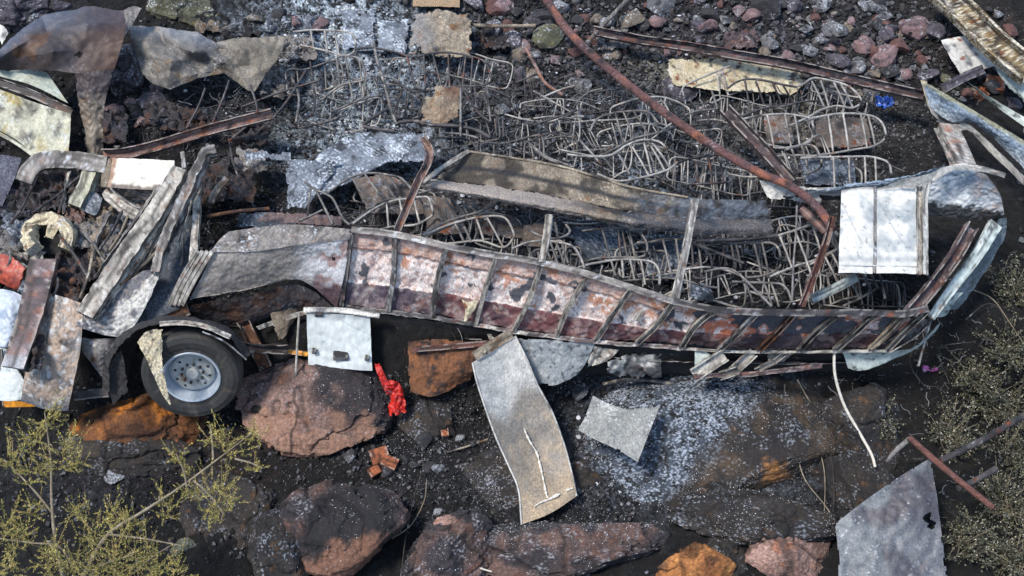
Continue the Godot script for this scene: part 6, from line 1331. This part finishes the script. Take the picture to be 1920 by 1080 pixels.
func seat_model(k: int) -> Node3D:   # one crushed frame: hoop, inner rail, rungs
	var o := thing("seat_skeleton", "", "seat frame", Vector3.ZERO, "burnt seat frames in the bus")
	var r := RandomNumberGenerator.new()
	r.seed = 100 + k
	var w := r.randf_range(0.34, 0.55)
	var d := r.randf_range(0.14, 0.2)
	var kind: String = ["bar_pale", "bar_dark", "bar_pale", "bar", "bar_pale", "bar"][k]
	var bend := func(x: float, z: float) -> Vector3: return Vector3(x, 0.07 * sin(x * (4.0 + k) + k) + 0.10 * x * z * sin(k * 2.0), z + 0.05 * sin(x * 5.0 + 2.0 * k))
	var path := []
	for q in [[-1, 0.2], [-1, 0.8], [-0.8, 1], [-0.3, 1], [0.3, 1], [0.8, 1], [1, 0.75], [1, -0.6], [0.85, -1], [0.3, -1], [-0.3, -1], [-0.85, -1], [-1, -0.7], [-1, -0.2]]:
		if k % 3 == 1 and q[0] < -0.9: continue
		path.append((bend as Callable).call(q[0] * w, q[1] * d))
	part("hoop", tube(path, 0.0112, kind, {"bump": 0.25}), "metal", o)
	for j in r.randi_range(4, 7):
		var x := w * r.randf_range(-0.9, 0.9)
		var x2 := x + r.randf_range(-0.06, 0.06)
		part("rung", tube([(bend as Callable).call(x, d), (bend as Callable).call((x + x2) / 2, 0) + Vector3(0, r.randf_range(-0.03, 0.03), 0), (bend as Callable).call(x2, -d * r.randf_range(0.7, 1.0))], 0.0095, kind, {"bump": 0.25, "step": 0.05}), "metal", o)
	return o

func seat_heap() -> void:
	var models := []
	var n := 0
	for a in [[900, 130, 20], [980, 175, -15], [1060, 210, 25], [930, 215, 40], [1010, 250, 10], [880, 250, -20], [1090, 255, -35], [1160, 200, 30], [1190, 265, 15], [1250, 300, -10], [1280, 260, 35], [960, 290, 15], [1330, 330, 12], [1300, 215, 20], [1360, 160, -25], [1440, 190, 15], [1490, 300, -18], [1420, 340, 10], [1560, 200, 25], [740, 190, 30], [690, 170, -30], [780, 150, 15], [640, 210, 20], [590, 150, -25], [740, 370, 28], [700, 400, 12], [900, 430, 20], [960, 455, 24], [1130, 440, -12], [1190, 500, 22], [1240, 480, -20], [1330, 500, 14], [1370, 540, -12], [1420, 470, 26], [1460, 530, 18], [1560, 540, -14], [1600, 550, 20], [1650, 550, 30], [1480, 440, -20], [1350, 440, 8], [1080, 470, 16], [1040, 500, 25], [820, 425, 18], [1130, 190, 14], [1220, 215, 20], [1260, 320, 12], [1180, 240, -10], [1310, 290, 18], [1400, 215, 14], [1470, 170, -8], [1530, 320, 12], [1580, 170, 18], [1110, 310, 10], [1030, 290, 18], [1380, 360, 8], [1450, 360, 14], [1300, 540, 16], [1510, 470, 20], [1180, 450, 12], [1090, 440, 18], [1000, 470, 20]]:
		var k := n % 6
		var o: Node3D
		if n < 6:
			o = seat_model(k)
			models.append(o)
		else:
			o = (models[k] as Node3D).duplicate()
			o.name = numbered("seat_skeleton")
			add_child(o, true)
		var at := gnd(a[0], a[1], 0.10 + 0.12 * rng.randf())
		o.transform = Transform3D(Basis(Vector3.UP, deg_to_rad(-a[2] * 0.6 + rng.randf_range(-9, 9))) * Basis(Vector3.RIGHT, rng.randf_range(0.15, 0.75)) * Basis(Vector3.FORWARD, rng.randf_range(-0.25, 0.25)) * Basis.from_scale(Vector3(rng.randf_range(0.75, 1.15), 1, rng.randf_range(0.8, 1.2))), at)
		var best := INF
		var w := ""
		for l in HEAP_MARKS:
			var d := Vector2(a[0] - l[0], a[1] - l[1])
			if d.length() < best:
				best = d.length()
				w = "%s%s the %s" % ["close " if best < 40 else "", ["right of", "below right of", "below", "below left of", "left of", "above left of", "above", "above right of"][posmod(roundi(atan2(d.y, d.x) / (PI / 4)), 8)], l[2]]
		tag(o, "crushed %s seat frame %s" % [["pale", "open-ended sooty", "wide pale", "grey", "open-ended pale", "light grey"][k], w])
		n += 1

# --- loose stones and bricks --------------------------------------------
const STONE_WORDS := {"rock_pink": "pinkish", "rock_purple": "purplish grey", "rock_gray": "grey", "rock_dark": "charred dark", "rock_tan": "tan", "rock_olive": "olive grey", "rock_red": "reddish"}

func rock(x: float, y: float, wpx: float, kind: String, label: String, flat := 0.7, group := "") -> void:
	var at := gnd(x, y)
	var m := wpx / (1080.0 / (2.0 * tan(deg_to_rad(FOV / 2)) * (at - eye).dot(az)))
	var big := wpx > 40
	var key := kind + str(big) + str(rng.randi_range(0, 4))
	if not rock_cache.has(key):
		var d := stone(4 if big else 3, Vector3.ONE, Basis.IDENTITY, Vector3.ZERO, kind, rng.randi_range(0, 9999), {"cuts": 11, "deep": 0.42, "lump": 0.07})
		for q in d.v.size(): d.c[q] = paint(P[kind], d.v[q] * 0.16 + Vector3(rock_cache.size() * 3.7, 0, 0))
		rock_cache[key] = to_mesh(d, Vector3.ZERO)
	var o := MeshInstance3D.new()
	o.name = numbered("rock")
	o.mesh = rock_cache[key]
	o.material_override = M["stone"]
	var size := Vector3(m * 0.54, m * 0.54 * flat * rng.randf_range(0.7, 1.0), m * rng.randf_range(0.4, 0.56))
	o.transform = Transform3D(Basis(Vector3.UP, rng.randf() * TAU) * Basis(Vector3.RIGHT, rng.randf_range(-0.5, 0.5)) * Basis.from_scale(size), at + Vector3(0, size.y * 0.25, 0))
	add_child(o, true)
	tag(o, label, "rock", group)

var marks := []

func near_what(x: float, y: float) -> String:   # the nearest stone that has a name, and which way it lies
	var best := INF
	var w := ""
	for l in marks:
		var d := Vector2(x - l[0], y - l[1])
		if d.length() < best:
			best = d.length()
			var way: String = ["right of", "below right of", "below", "below left of", "left of", "above left of", "above", "above right of"][posmod(roundi(atan2(d.y, d.x) / (PI / 4)), 8)]
			w = "%s%s the %s" % ["close " if d.length() < 26 else ("" if d.length() < 48 else "well "), way, l[2]]
	return w

func build_rocks() -> void:
	# stones that the photograph shows one by one
	var own := [
		[1706, 60, 72, "rock_pink", "large pink angular stone at upper right"], [1748, 62, 44, "rock_purple", "thin purple-grey flake standing right of the pink stone"], [1665, 68, 40, "rock_purple", "purple stone touching the left of the large pink stone"],
		[1617, 88, 46, "rock_pink", "pink stone with dark edge left of the red stones"], [1658, 108, 66, "rock_pink", "broad pink stone in the middle of the stones at upper right"], [1690, 92, 44, "rock_red", "dark red stone above the broad pink stone"], [1662, 136, 56, "rock_dark", "dark slab stone under the broad pink stone"], [1696, 142, 34, "rock_pink", "small bright pink stone right of the dark slab stone"], [1640, 138, 34, "rock_tan", "tan stone left of the dark slab stone"],
		[1405, 29, 40, "rock_pink", "pinkish grey stone at the top, right of centre"], [1326, 52, 42, "rock_pink", "round pinkish stone above the long mauve beam"], [1185, 38, 56, "rock_tan", "tan boulder-like stone right of the grey rod at top"], [1240, 14, 60, "rock_gray", "grey stone at the top edge above the tan stones"], [1233, 45, 36, "rock_pink", "pink stone between two tan stones at the top"], [1276, 166, 74, "rock_purple", "flat purplish stone on the cream board right of the long pipe"], [1545, 78, 34, "rock_gray", "light grey stone above the mauve beam's middle"], [1560, 58, 60, "rock_gray", "long thin grey sliver stone above the mauve beam"], [1566, 118, 56, "rock_purple", "purple stone leaning on the mauve beam's upper side"],
		[937, 14, 52, "rock_pink", "bright pink stone at the top edge above the tan rod"], [890, 8, 44, "rock_purple", "purple stone at the top edge beside the orange plate"], [962, 80, 50, "rock_purple", "purple-grey stone under the level tan rod"], [975, 102, 34, "rock_tan", "small tan stone below the purple-grey stone"], [1030, 75, 62, "rock_olive", "dark olive stone left of the long pipe"], [1085, 166, 52, "rock_gray", "pale grey oblong stone among the bars"], [1012, 35, 50, "rock_dark", "dark purple stone at the top left of the long pipe"], [998, 142, 40, "rock_tan", "tan stone below the olive stone"], [940, 112, 36, "rock_gray", "grey stone by the dark arched seat frame's end"], [1440, 14, 70, "rock_dark", "dark wide stone at the top edge right of centre"],
		[212, 214, 44, "rock_pink", "mauve pink stone below the draped sheet"], [288, 190, 56, "rock_purple", "grey-purple stone under the crumpled sheet"], [216, 256, 48, "rock_purple", "purplish stone above the rusty beam's left end"], [258, 215, 34, "rock_dark", "dark stone between two purple stones at left"], [1738, 145, 46, "rock_purple", "purple stone under the white panel's lower corner"], [1776, 152, 30, "rock_olive", "small olive stone beside the red brick at right"], [1842, 148, 36, "rock_purple", "purple stone left of the red brick at right"],
		[795, 828, 36, "rock_dark", "dark block-shaped stone on the ash beside the boulder"], [820, 880, 30, "rock_gray", "grey stone on the ash right of the bricks"], [1090, 735, 44, "rock_gray", "grey stone below the mottled sheet"], [215, 892, 36, "rock_gray", "pale ash lump between the shrub branches"], [345, 1028, 46, "rock_olive", "greenish grey stone under the shrub's right branch"], [15, 385, 60, "rock_purple", "dark purple stone at the left edge"]]
	for a in own:
		rock(a[0], a[1], a[2], a[3], a[4])
		var words: PackedStringArray = String(a[4]).split(" ")
		var cut := words.find("stone")
		if cut < 0: cut = words.size() - 1
		cut = mini(cut, 4)
		marks.append([a[0], a[1], " ".join(words.slice(0, cut + 1))])
	marks.append_array([[700, 860, "broken orange bricks"], [1160, 800, "pale grey square sheet"], [480, 30, "mossy olive rock"], [600, 50, "bluish sheet"], [1020, 880, "long bent strip"], [1860, 60, "wide flaking beam"]])
	# the smaller rubble round them
	var areas := [[900, 0, 1120, 210, 60], [1100, 0, 1320, 110, 36], [1300, 0, 1700, 120, 80], [1560, 40, 1780, 180, 40], [1780, 130, 1900, 200, 8], [180, 160, 330, 280, 12], [640, 820, 940, 960, 18], [1060, 660, 1280, 930, 12], [400, 30, 620, 60, 6], [1840, 0, 1920, 90, 8]]
	var kinds := ["rock_pink", "rock_purple", "rock_gray", "rock_dark", "rock_dark", "rock_tan", "rock_purple", "rock_gray", "rock_red"]
	for a in areas:
		for k in a[4]:
			var x := rng.randf_range(a[0], a[2])
			var y := rng.randf_range(a[1], a[3])
			var kind: String = kinds[rng.randi_range(0, kinds.size() - 1)]
			if y > 600: kind = ["rock_dark", "rock_dark", "rock_gray"][k % 3]
			var w := lerpf(12, 42, pow(rng.randf(), 1.6))
			rock(x, y, w, kind, "%s loose %s stone %s" % ["small" if w < 19 else ("middling" if w < 25 else "larger"), STONE_WORDS[kind], near_what(x, y)], 0.75, "loose stones in the rubble")
	for b in [[712, 855, 34, 24, 20, "upper of the orange broken bricks on the ash"], [730, 868, 24, 24, 70, "right of the orange broken bricks on the ash"], [702, 884, 22, 14, 35, "smallest orange brick piece on the ash, below the others"], [1865, 158, 34, 26, -15, "red brick by the torn pale panel at the right edge"], [1838, 178, 26, 18, 40, "orange brick piece left of the red brick"], [834, 812, 14, 12, 10, "tiny orange chip on the ash near the rusty plate"]]:
		var at := gnd(b[0], b[1], 0.04)
		var s: float = 1.0 / (1080.0 / (2.0 * tan(deg_to_rad(FOV / 2)) * (at - eye).dot(az)))
		solo("brick", box(at, Vector3(b[2] * s, 0.08, b[3] * s * 1.2), "brick", Basis(Vector3.UP, deg_to_rad(b[4])) * Basis(Vector3.RIGHT, 0.25)), "stone", b[5], "brick")

# --- plants -------------------------------------------------------------
func twig(md: MD, path: Array, n: int, l: float, w: float, cols: Array, spread: float) -> void:   # small leaves along a twig
	for k in n:
		var t := rng.randf()
		var p := spline(path, t, true)
		var q := spline(path, minf(t + 0.05, 1.0), true)
		var f := (q - p).normalized() if q != p else Vector3.UP
		var d := (f * 0.8 + ball_dir() * spread + Vector3(0, 0.25, 0)).normalized()
		var c: Color = cols[rng.randi_range(0, cols.size() - 1)]
		leaf(md, p, d, d.cross(ball_dir()).normalized(), l * rng.randf_range(0.6, 1.3), w, c * rng.randf_range(0.75, 1.25))

func build_plants() -> void:
	win(0, 0, 1)
	var yg := [lin("b3a65a"), lin("928f4e"), lin("c4b46a"), lin("747644"), lin("b2935a"), lin("9b9c54"), lin("cdbf80")]
	var shrub := thing("conifer_shrub", "yellow-green feathery shrub with pale branches in the bottom left corner", "shrub", gnd(150, 1075))
	var wood := [
		p3([140, 1120, -0.5, 172, 1050, 0.1, 205, 1000, 0.35, 270, 958, 0.5, 340, 912, 0.6, 420, 852, 0.7, 472, 812, 0.78]),
		p3([125, 1110, -0.5, 105, 1020, 0.1, 97, 940, 0.4, 95, 860, 0.6, 84, 775, 0.75]), p3([105, 970, 0.3, 60, 915, 0.4, 8, 862, 0.5]), p3([140, 1065, 0.0, 110, 1025, 0.2, 60, 1018, 0.3, -15, 1008, 0.35]),
		p3([206, 1002, 0.35, 270, 1010, 0.35, 345, 1024, 0.3]), p3([250, 1075, 0.0, 285, 1045, 0.2, 325, 1020, 0.3]), p3([350, 912, 0.6, 345, 885, 0.68, 330, 850, 0.72]), p3([362, 900, 0.6, 395, 930, 0.58, 420, 965, 0.55]),
		p3([300, 942, 0.52, 300, 930, 0.5, 320, 960, 0.45]), p3([400, 862, 0.65, 398, 830, 0.7, 394, 795, 0.76]), p3([440, 860, 0.7, 470, 868, 0.68, 492, 878, 0.66]), p3([170, 1080, -0.1, 190, 1060, 0.1, 250, 1040, 0.3])]
	for k in wood.size():
		part("branch", tube(wood[k], 0.026 if k < 2 else 0.012, "stem", {"r1": 0.005, "bump": 0.2, "sides": 6}), "dull", shrub)
	var fol := MD.new()
	# tufts: root, radius, how many twigs
	for a in [[86, 782, 42, 0.72], [58, 826, 36, 0.6], [124, 838, 44, 0.62], [80, 872, 46, 0.58], [140, 872, 30, 0.58], [20, 862, 34, 0.5], [45, 890, 34, 0.45], [432, 836, 44, 0.72], [470, 815, 26, 0.76], [398, 812, 26, 0.74], [330, 852, 22, 0.72], [345, 880, 20, 0.66], [480, 872, 18, 0.66], [404, 912, 44, 0.6], [432, 940, 38, 0.55], [395, 960, 34, 0.55], [370, 925, 30, 0.55], [310, 952, 40, 0.48], [25, 975, 44, 0.35], [60, 950, 30, 0.35], [35, 1015, 46, 0.3], [92, 1050, 50, 0.25], [150, 965, 34, 0.35], [170, 1010, 44, 0.35], [215, 968, 40, 0.42], [230, 1030, 50, 0.32], [280, 1050, 52, 0.28], [190, 1066, 60, 0.2], [130, 1072, 50, 0.2], [320, 1072, 44, 0.22], [250, 985, 36, 0.4], [20, 1060, 40, 0.22], [240, 1080, 60, 0.15]]:
		var c := survey(a[0], a[1], a[3])
		var rad: float = a[2] / 170.0
		for k in int(a[2] * 0.6):
			var root := c + ball_dir() * rad * 0.35 - Vector3(0, 0.05, 0)
			var tip := root + (ball_dir() * 0.9 + Vector3(0, 0.5, -0.15)) * rad * rng.randf_range(0.6, 1.15)
			var mid := root.lerp(tip, 0.5) + ball_dir() * 0.02
			var hue := yg.slice(0, 4) if rng.randf() < 0.6 else yg.slice(3)
			twig(fol, [root, mid, tip], 34, 0.026, 0.003, hue, 0.6)
			leaf(fol, root, (tip - root).normalized(), ball_dir(), root.distance_to(tip), 0.003, lin("9c8a62"))
	var f := part("foliage", fol, "leaf", shrub)
	f.set_meta("kind", "stuff")
	# dry grey-green bushes along the right edge
	var gg := [lin("454a3a"), lin("585a4b"), lin("2b3026"), lin("72725f"), lin("4b463b"), lin("9a968a"), lin("22261e"), lin("565638")]
	var bushes := [[1900, 530, 0.36, -0.4, "small dry bush at the right edge beside the rusty brown rock"], [1895, 640, 0.42, -0.45, "twiggy grey bush at the right edge below the bus rear corner"], [1865, 745, 0.46, -0.45, "grey-green bush above the dark grey pipe at right"], [1905, 840, 0.42, -0.45, "dense bush at the right edge above the red-brown pipe's end"], [1885, 930, 0.4, -0.45, "light bush at the right edge below the red-brown pipe"], [1810, 1000, 0.34, -0.5, "low bush covering the right edge of the torn blue sheet"], [1890, 1040, 0.46, -0.45, "pale yellow-green bush in the bottom right corner"], [1780, 800, 0.36, -0.5, "thin dark bush left of the red-brown pipe"], [1700, 1050, 0.24, -0.3, "sparse dry weeds growing over the torn blue sheet"], [1810, 690, 0.36, -0.5, "dark low bush right of the pink scrap"], [1640, 780, 0.26, -0.6, "tiny dark bush beside the white cable"]]
	for b in bushes:
		var at := gnd(b[0], b[1] + 20)
		var o := thing("bush", b[4], "bush", at, "dry bushes along the right edge")
		var md := MD.new()
		var stems := MD.new()
		var rr: float = b[2]
		for k in int(76 * rr / 0.4):
			var tip := at + (ball_dir() * Vector3(1, 0.35, 1) + Vector3(0, 0.55, 0)) * rr * rng.randf_range(0.55, 1.25)
			var root := at + ball_dir() * Vector3(1, 0, 1) * rr * 0.3
			var path := [root, root.lerp(tip, 0.5) + ball_dir() * 0.05, tip]
			stems.add(tube(path, 0.006, "stem" if k % 3 else "stem_dark", {"r1": 0.002, "sides": 4, "step": 0.06}))
			twig(md, path, 24, 0.026, 0.008, gg.slice(0, 5) if rng.randf() < 0.65 else gg.slice(3), 1.0)
			for j in 3:
				var r2 := spline(path, rng.randf_range(0.4, 1.0), true)
				twig(md, [r2, r2 + ball_dir() * 0.06, r2 + ball_dir() * 0.14], 10, 0.026, 0.008, gg, 1.1)
		part("stems", stems, "dull", o).set_meta("kind", "stuff")
		part("foliage", md, "leaf", o).set_meta("kind", "stuff")
	# single dry stems and creepers
	for a in [["thin dry stem curving up from the bush at the right rear corner", [1815, 540, 1860, 560, 1890, 600, 1930, 660]], ["dry arching stem below the bus rear corner", [1810, 600, 1850, 570, 1880, 590, 1905, 690]], ["bent stem under the pink scrap", [1718, 640, 1706, 680, 1730, 720, 1760, 725]], ["angular twig right of the pink scrap", [1780, 720, 1762, 655, 1830, 640]], ["pale twig on the dark ground left of the cable", [1430, 725, 1450, 760, 1468, 785]], ["thin upright stem on the smooth brown boulder", [1471, 720, 1472, 790, 1471, 860]], ["twig joining the upright stem on the smooth brown boulder", [1470, 762, 1485, 748, 1502, 736]], ["long wispy creeper across the smooth brown boulder", [1475, 775, 1520, 810, 1545, 880, 1545, 985]], ["second wispy creeper right of the long one", [1500, 780, 1550, 830, 1563, 900, 1562, 960]], ["pale stem running down to the torn blue sheet's left corner", [1493, 850, 1510, 900, 1545, 945, 1575, 985, 1620, 1010, 1660, 1018]], ["dotted pale twig right of the smooth brown boulder", [1495, 712, 1520, 755, 1550, 790, 1562, 800]], ["dark arching stem beside the white cable", [1600, 735, 1625, 790, 1632, 830]], ["thin dry stem at the bottom, left of the ledge", [805, 1010, 820, 1040, 836, 1080]], ["dry stem rising from the bottom edge left of centre", [752, 1080, 762, 1000, 780, 920, 796, 870]], ["pale grass stem arching on the ash by the round boulder", [735, 1010, 770, 985, 795, 940, 800, 900]], ["dry twig beside the small red stone", [810, 985, 850, 1020, 880, 1060]]]:
		solo("dry_stem", tube(gp(a[1], 0.14), 0.0075, "stem" if a[1][0] % 2 else "stem_dark", {"r1": 0.004, "sides": 5, "bump": 0.3}), "dull", a[0], "plant stem")

# --- what nobody could count: ash flakes, charred crumbs, bits of wire ---
func multi(called: String, m: Mesh, where: Array, tints: PackedColorArray, material: String, label: String) -> void:
	var mm := MultiMesh.new()
	mm.transform_format = MultiMesh.TRANSFORM_3D
	mm.use_colors = true
	mm.mesh = m
	mm.instance_count = where.size()
	for k in where.size():
		mm.set_instance_transform(k, where[k])
		mm.set_instance_color(k, tints[k])
	var o := MultiMeshInstance3D.new()
	o.name = called
	o.multimesh = mm
	o.material_override = M[material]
	add_child(o, true)
	tag(o, label, called.replace("_", " "))
	o.set_meta("kind", "stuff")

func white(d: MD) -> MD:
	for k in d.c.size(): d.c[k] = Color.WHITE
	return d

func build_litter() -> void:
	# ash flakes on the ground: x, y, rx, ry, how many, largest
	for a in [[860, 880, 170, 110, 900, 0.011], [1150, 850, 230, 130, 1800, 0.012], [1280, 780, 150, 130, 900, 0.013], [1420, 950, 130, 60, 400, 0.012], [620, 90, 120, 120, 700, 0.016], [740, 130, 140, 80, 700, 0.016], [660, 240, 150, 90, 900, 0.017], [350, 200, 160, 70, 350, 0.014], [1000, 220, 240, 120, 800, 0.014], [1180, 330, 220, 60, 500, 0.014], [1460, 250, 200, 90, 700, 0.014], [1300, 470, 330, 90, 1000, 0.012], [1000, 440, 200, 70, 400, 0.012], [1640, 300, 90, 80, 260, 0.012], [1250, 60, 350, 70, 700, 0.012], [1700, 130, 140, 100, 300, 0.012], [180, 880, 180, 90, 260, 0.012], [480, 880, 140, 120, 300, 0.01], [1650, 780, 160, 130, 240, 0.009], [1780, 60, 140, 60, 200, 0.012], [300, 480, 200, 120, 400, 0.012], [560, 380, 120, 70, 250, 0.014], [800, 760, 80, 80, 300, 0.01]]:
		var made := 0
		while made < a[4] * 2.8:
			var r := sqrt(rng.randf())
			var t := rng.randf() * TAU
			var p := gnd(a[0] + a[2] * r * cos(t) * 1.1, a[1] + a[3] * r * sin(t) * 1.1)
			made += 1
			if nz.get_noise_3dv(p * 2.2) < -0.12: continue
			flake(p + Vector3(0, 0.008, 0), lerpf(0.0016, a[5] * 0.55, pow(rng.randf(), 1.5)) * (1.0 if rng.randf() < 0.96 else 1.9))
	# larger crusts of ash inside the bus and on the burnt floor
	for a in [[640, 80, 110, 90, 420], [740, 130, 100, 60, 260], [655, 255, 110, 90, 520], [860, 230, 120, 80, 260], [1010, 230, 180, 90, 420], [1170, 320, 200, 40, 320], [1460, 240, 170, 90, 420], [1120, 470, 200, 60, 320], [1400, 510, 220, 60, 260], [800, 400, 160, 50, 160], [1180, 860, 200, 80, 420], [1320, 780, 100, 110, 300], [200, 450, 140, 80, 160], [340, 200, 130, 50, 120], [1300, 60, 300, 60, 200]]:
		for k in a[4]:
			var r := sqrt(rng.randf())
			var t := rng.randf() * TAU
			var p := gnd(a[0] + a[2] * r * cos(t) * 1.1, a[1] + a[3] * r * sin(t) * 1.1)
			if nz.get_noise_3dv(p * 3.2) < 0.0: continue
			var s := lerpf(0.008, 0.034, pow(rng.randf(), 1.8))
			flake_spots.append(Transform3D(Basis(Vector3.UP, rng.randf() * TAU) * Basis(Vector3.RIGHT, rng.randf_range(-0.5, 0.5)) * Basis.from_scale(Vector3(s, s * 0.4, s * rng.randf_range(0.5, 1.0))), p + Vector3(0, 0.012, 0)))
			var g := lerpf(0.12, 0.6, pow(rng.randf(), 1.4))
			flake_tints.append(Color(g * 0.92, g * 0.98, g * 1.08))
	var fl := white(stone(1, Vector3.ONE, Basis.IDENTITY, Vector3.ZERO, "foam", 3, {"cuts": 6, "deep": 0.3}))
	multi("ash_flakes", to_mesh(fl, Vector3.ZERO), flake_spots, flake_tints, "ash", "pale flakes of ash scattered over ground and boulders")
	# charred crumbs and small broken stones
	for v in 3:
		var where: Array[Transform3D] = []
		var tints := PackedColorArray()
		for a in [[1300, 60, 420, 110, 1500, 0.05], [1000, 130, 180, 150, 800, 0.045], [1680, 110, 170, 120, 600, 0.05], [960, 360, 620, 130, 1100, 0.035], [1350, 470, 350, 110, 700, 0.03], [1300, 250, 380, 130, 900, 0.035], [300, 260, 260, 200, 700, 0.04], [250, 480, 240, 110, 600, 0.04], [900, 850, 330, 140, 1100, 0.03], [1250, 820, 200, 150, 500, 0.028], [1700, 780, 220, 260, 500, 0.026], [300, 880, 330, 160, 600, 0.035], [1650, 280, 120, 100, 300, 0.03], [620, 160, 200, 170, 500, 0.03], [960, -120, 1300, 110, 1500, 0.09], [-220, 500, 200, 560, 900, 0.08], [2140, 450, 200, 560, 900, 0.08], [960, 1220, 1300, 130, 1100, 0.06]]:
			for k in int(a[4] * 1.1):
				var r := sqrt(rng.randf())
				var t := rng.randf() * TAU
				var p := gnd(a[0] + a[2] * r * cos(t) * 1.15, a[1] + a[3] * r * sin(t) * 1.15)
				var s: float = lerpf(0.008, a[5], pow(rng.randf(), 2.2))
				where.append(Transform3D(Basis(ball_dir(), rng.randf() * TAU).scaled_local(Vector3(s, s * rng.randf_range(0.5, 0.9), s * rng.randf_range(0.6, 1.0))), p + Vector3(0, s * 0.3, 0)))
				var g := pow(rng.randf(), 2.6) * 0.17 + 0.008
				tints.append(Color(g * rng.randf_range(0.92, 1.12), g, g * rng.randf_range(1.0, 1.2)))
		var d := white(stone(2, Vector3.ONE, Basis.IDENTITY, Vector3.ZERO, "foam", 40 + v, {"cuts": 9, "deep": 0.35, "lump": 0.15}))
		multi(["charred_rubble", "broken_gravel", "burnt_crumbs"][v], to_mesh(d, Vector3.ZERO), where, tints, "stone", ["charred crumbs littering the whole burnt ground", "broken stone chips littering the whole burnt ground", "burnt lumps littering the whole burnt ground"][v])
	# short bits of wire and splinters
	var bits: Array[Transform3D] = []
	var bt := PackedColorArray()
	for a in [[1080, 250, 260, 110, 420, 0.25], [1400, 480, 280, 90, 220, 0.2], [850, 400, 260, 80, 160, 0.2], [600, 190, 200, 110, 220, 0.2], [1450, 220, 220, 90, 160, 0.2], [400, 230, 170, 80, 160, 0.2], [230, 450, 200, 110, 260, 0.2], [1350, 60, 350, 80, 160, 0.12], [950, 850, 300, 120, 160, 0.1], [1720, 760, 180, 220, 200, 0.16], [1700, 60, 200, 80, 100, 0.12], [1080, 250, 230, 90, 80, 0.55], [1400, 480, 260, 80, 60, 0.45], [1440, 240, 180, 80, 40, 0.45], [850, 400, 240, 60, 40, 0.4], [600, 190, 180, 90, 40, 0.45], [230, 450, 200, 110, 60, 0.4]]:
		for k in int(a[4] * 1.1):
			var r := sqrt(rng.randf())
			var t := rng.randf() * TAU
			var l: float = rng.randf_range(0.3, 1.0) * a[5]
			var p := gnd(a[0] + a[2] * r * cos(t), a[1] + a[3] * r * sin(t), rng.randf_range(0.01, 0.14) + a[5] * 0.15)
			bits.append(Transform3D(Basis(Vector3.UP, rng.randf() * TAU) * Basis(Vector3.FORWARD, rng.randf_range(-0.5, 0.5)) * Basis.from_scale(Vector3(l, l * 0.8, minf(l, 0.25) * 1.0)), p))
			var g := pow(rng.randf(), 2.2) * 0.3 + 0.012
			bt.append(Color(g * 0.98, g * 0.98, g))
	var w := white(tube([Vector3(-0.5, 0, 0), Vector3(-0.2, 0.05, 0.08), Vector3(0.15, -0.02, -0.04), Vector3(0.5, 0.06, 0.05)], 0.028, "foam", {"step": 0.1, "sides": 5, "bump": 0.3}))
	multi("burnt_wire", to_mesh(w, Vector3.ZERO), bits, bt, "dull", "short bits of burnt wire and splinters strewn in the wreck")
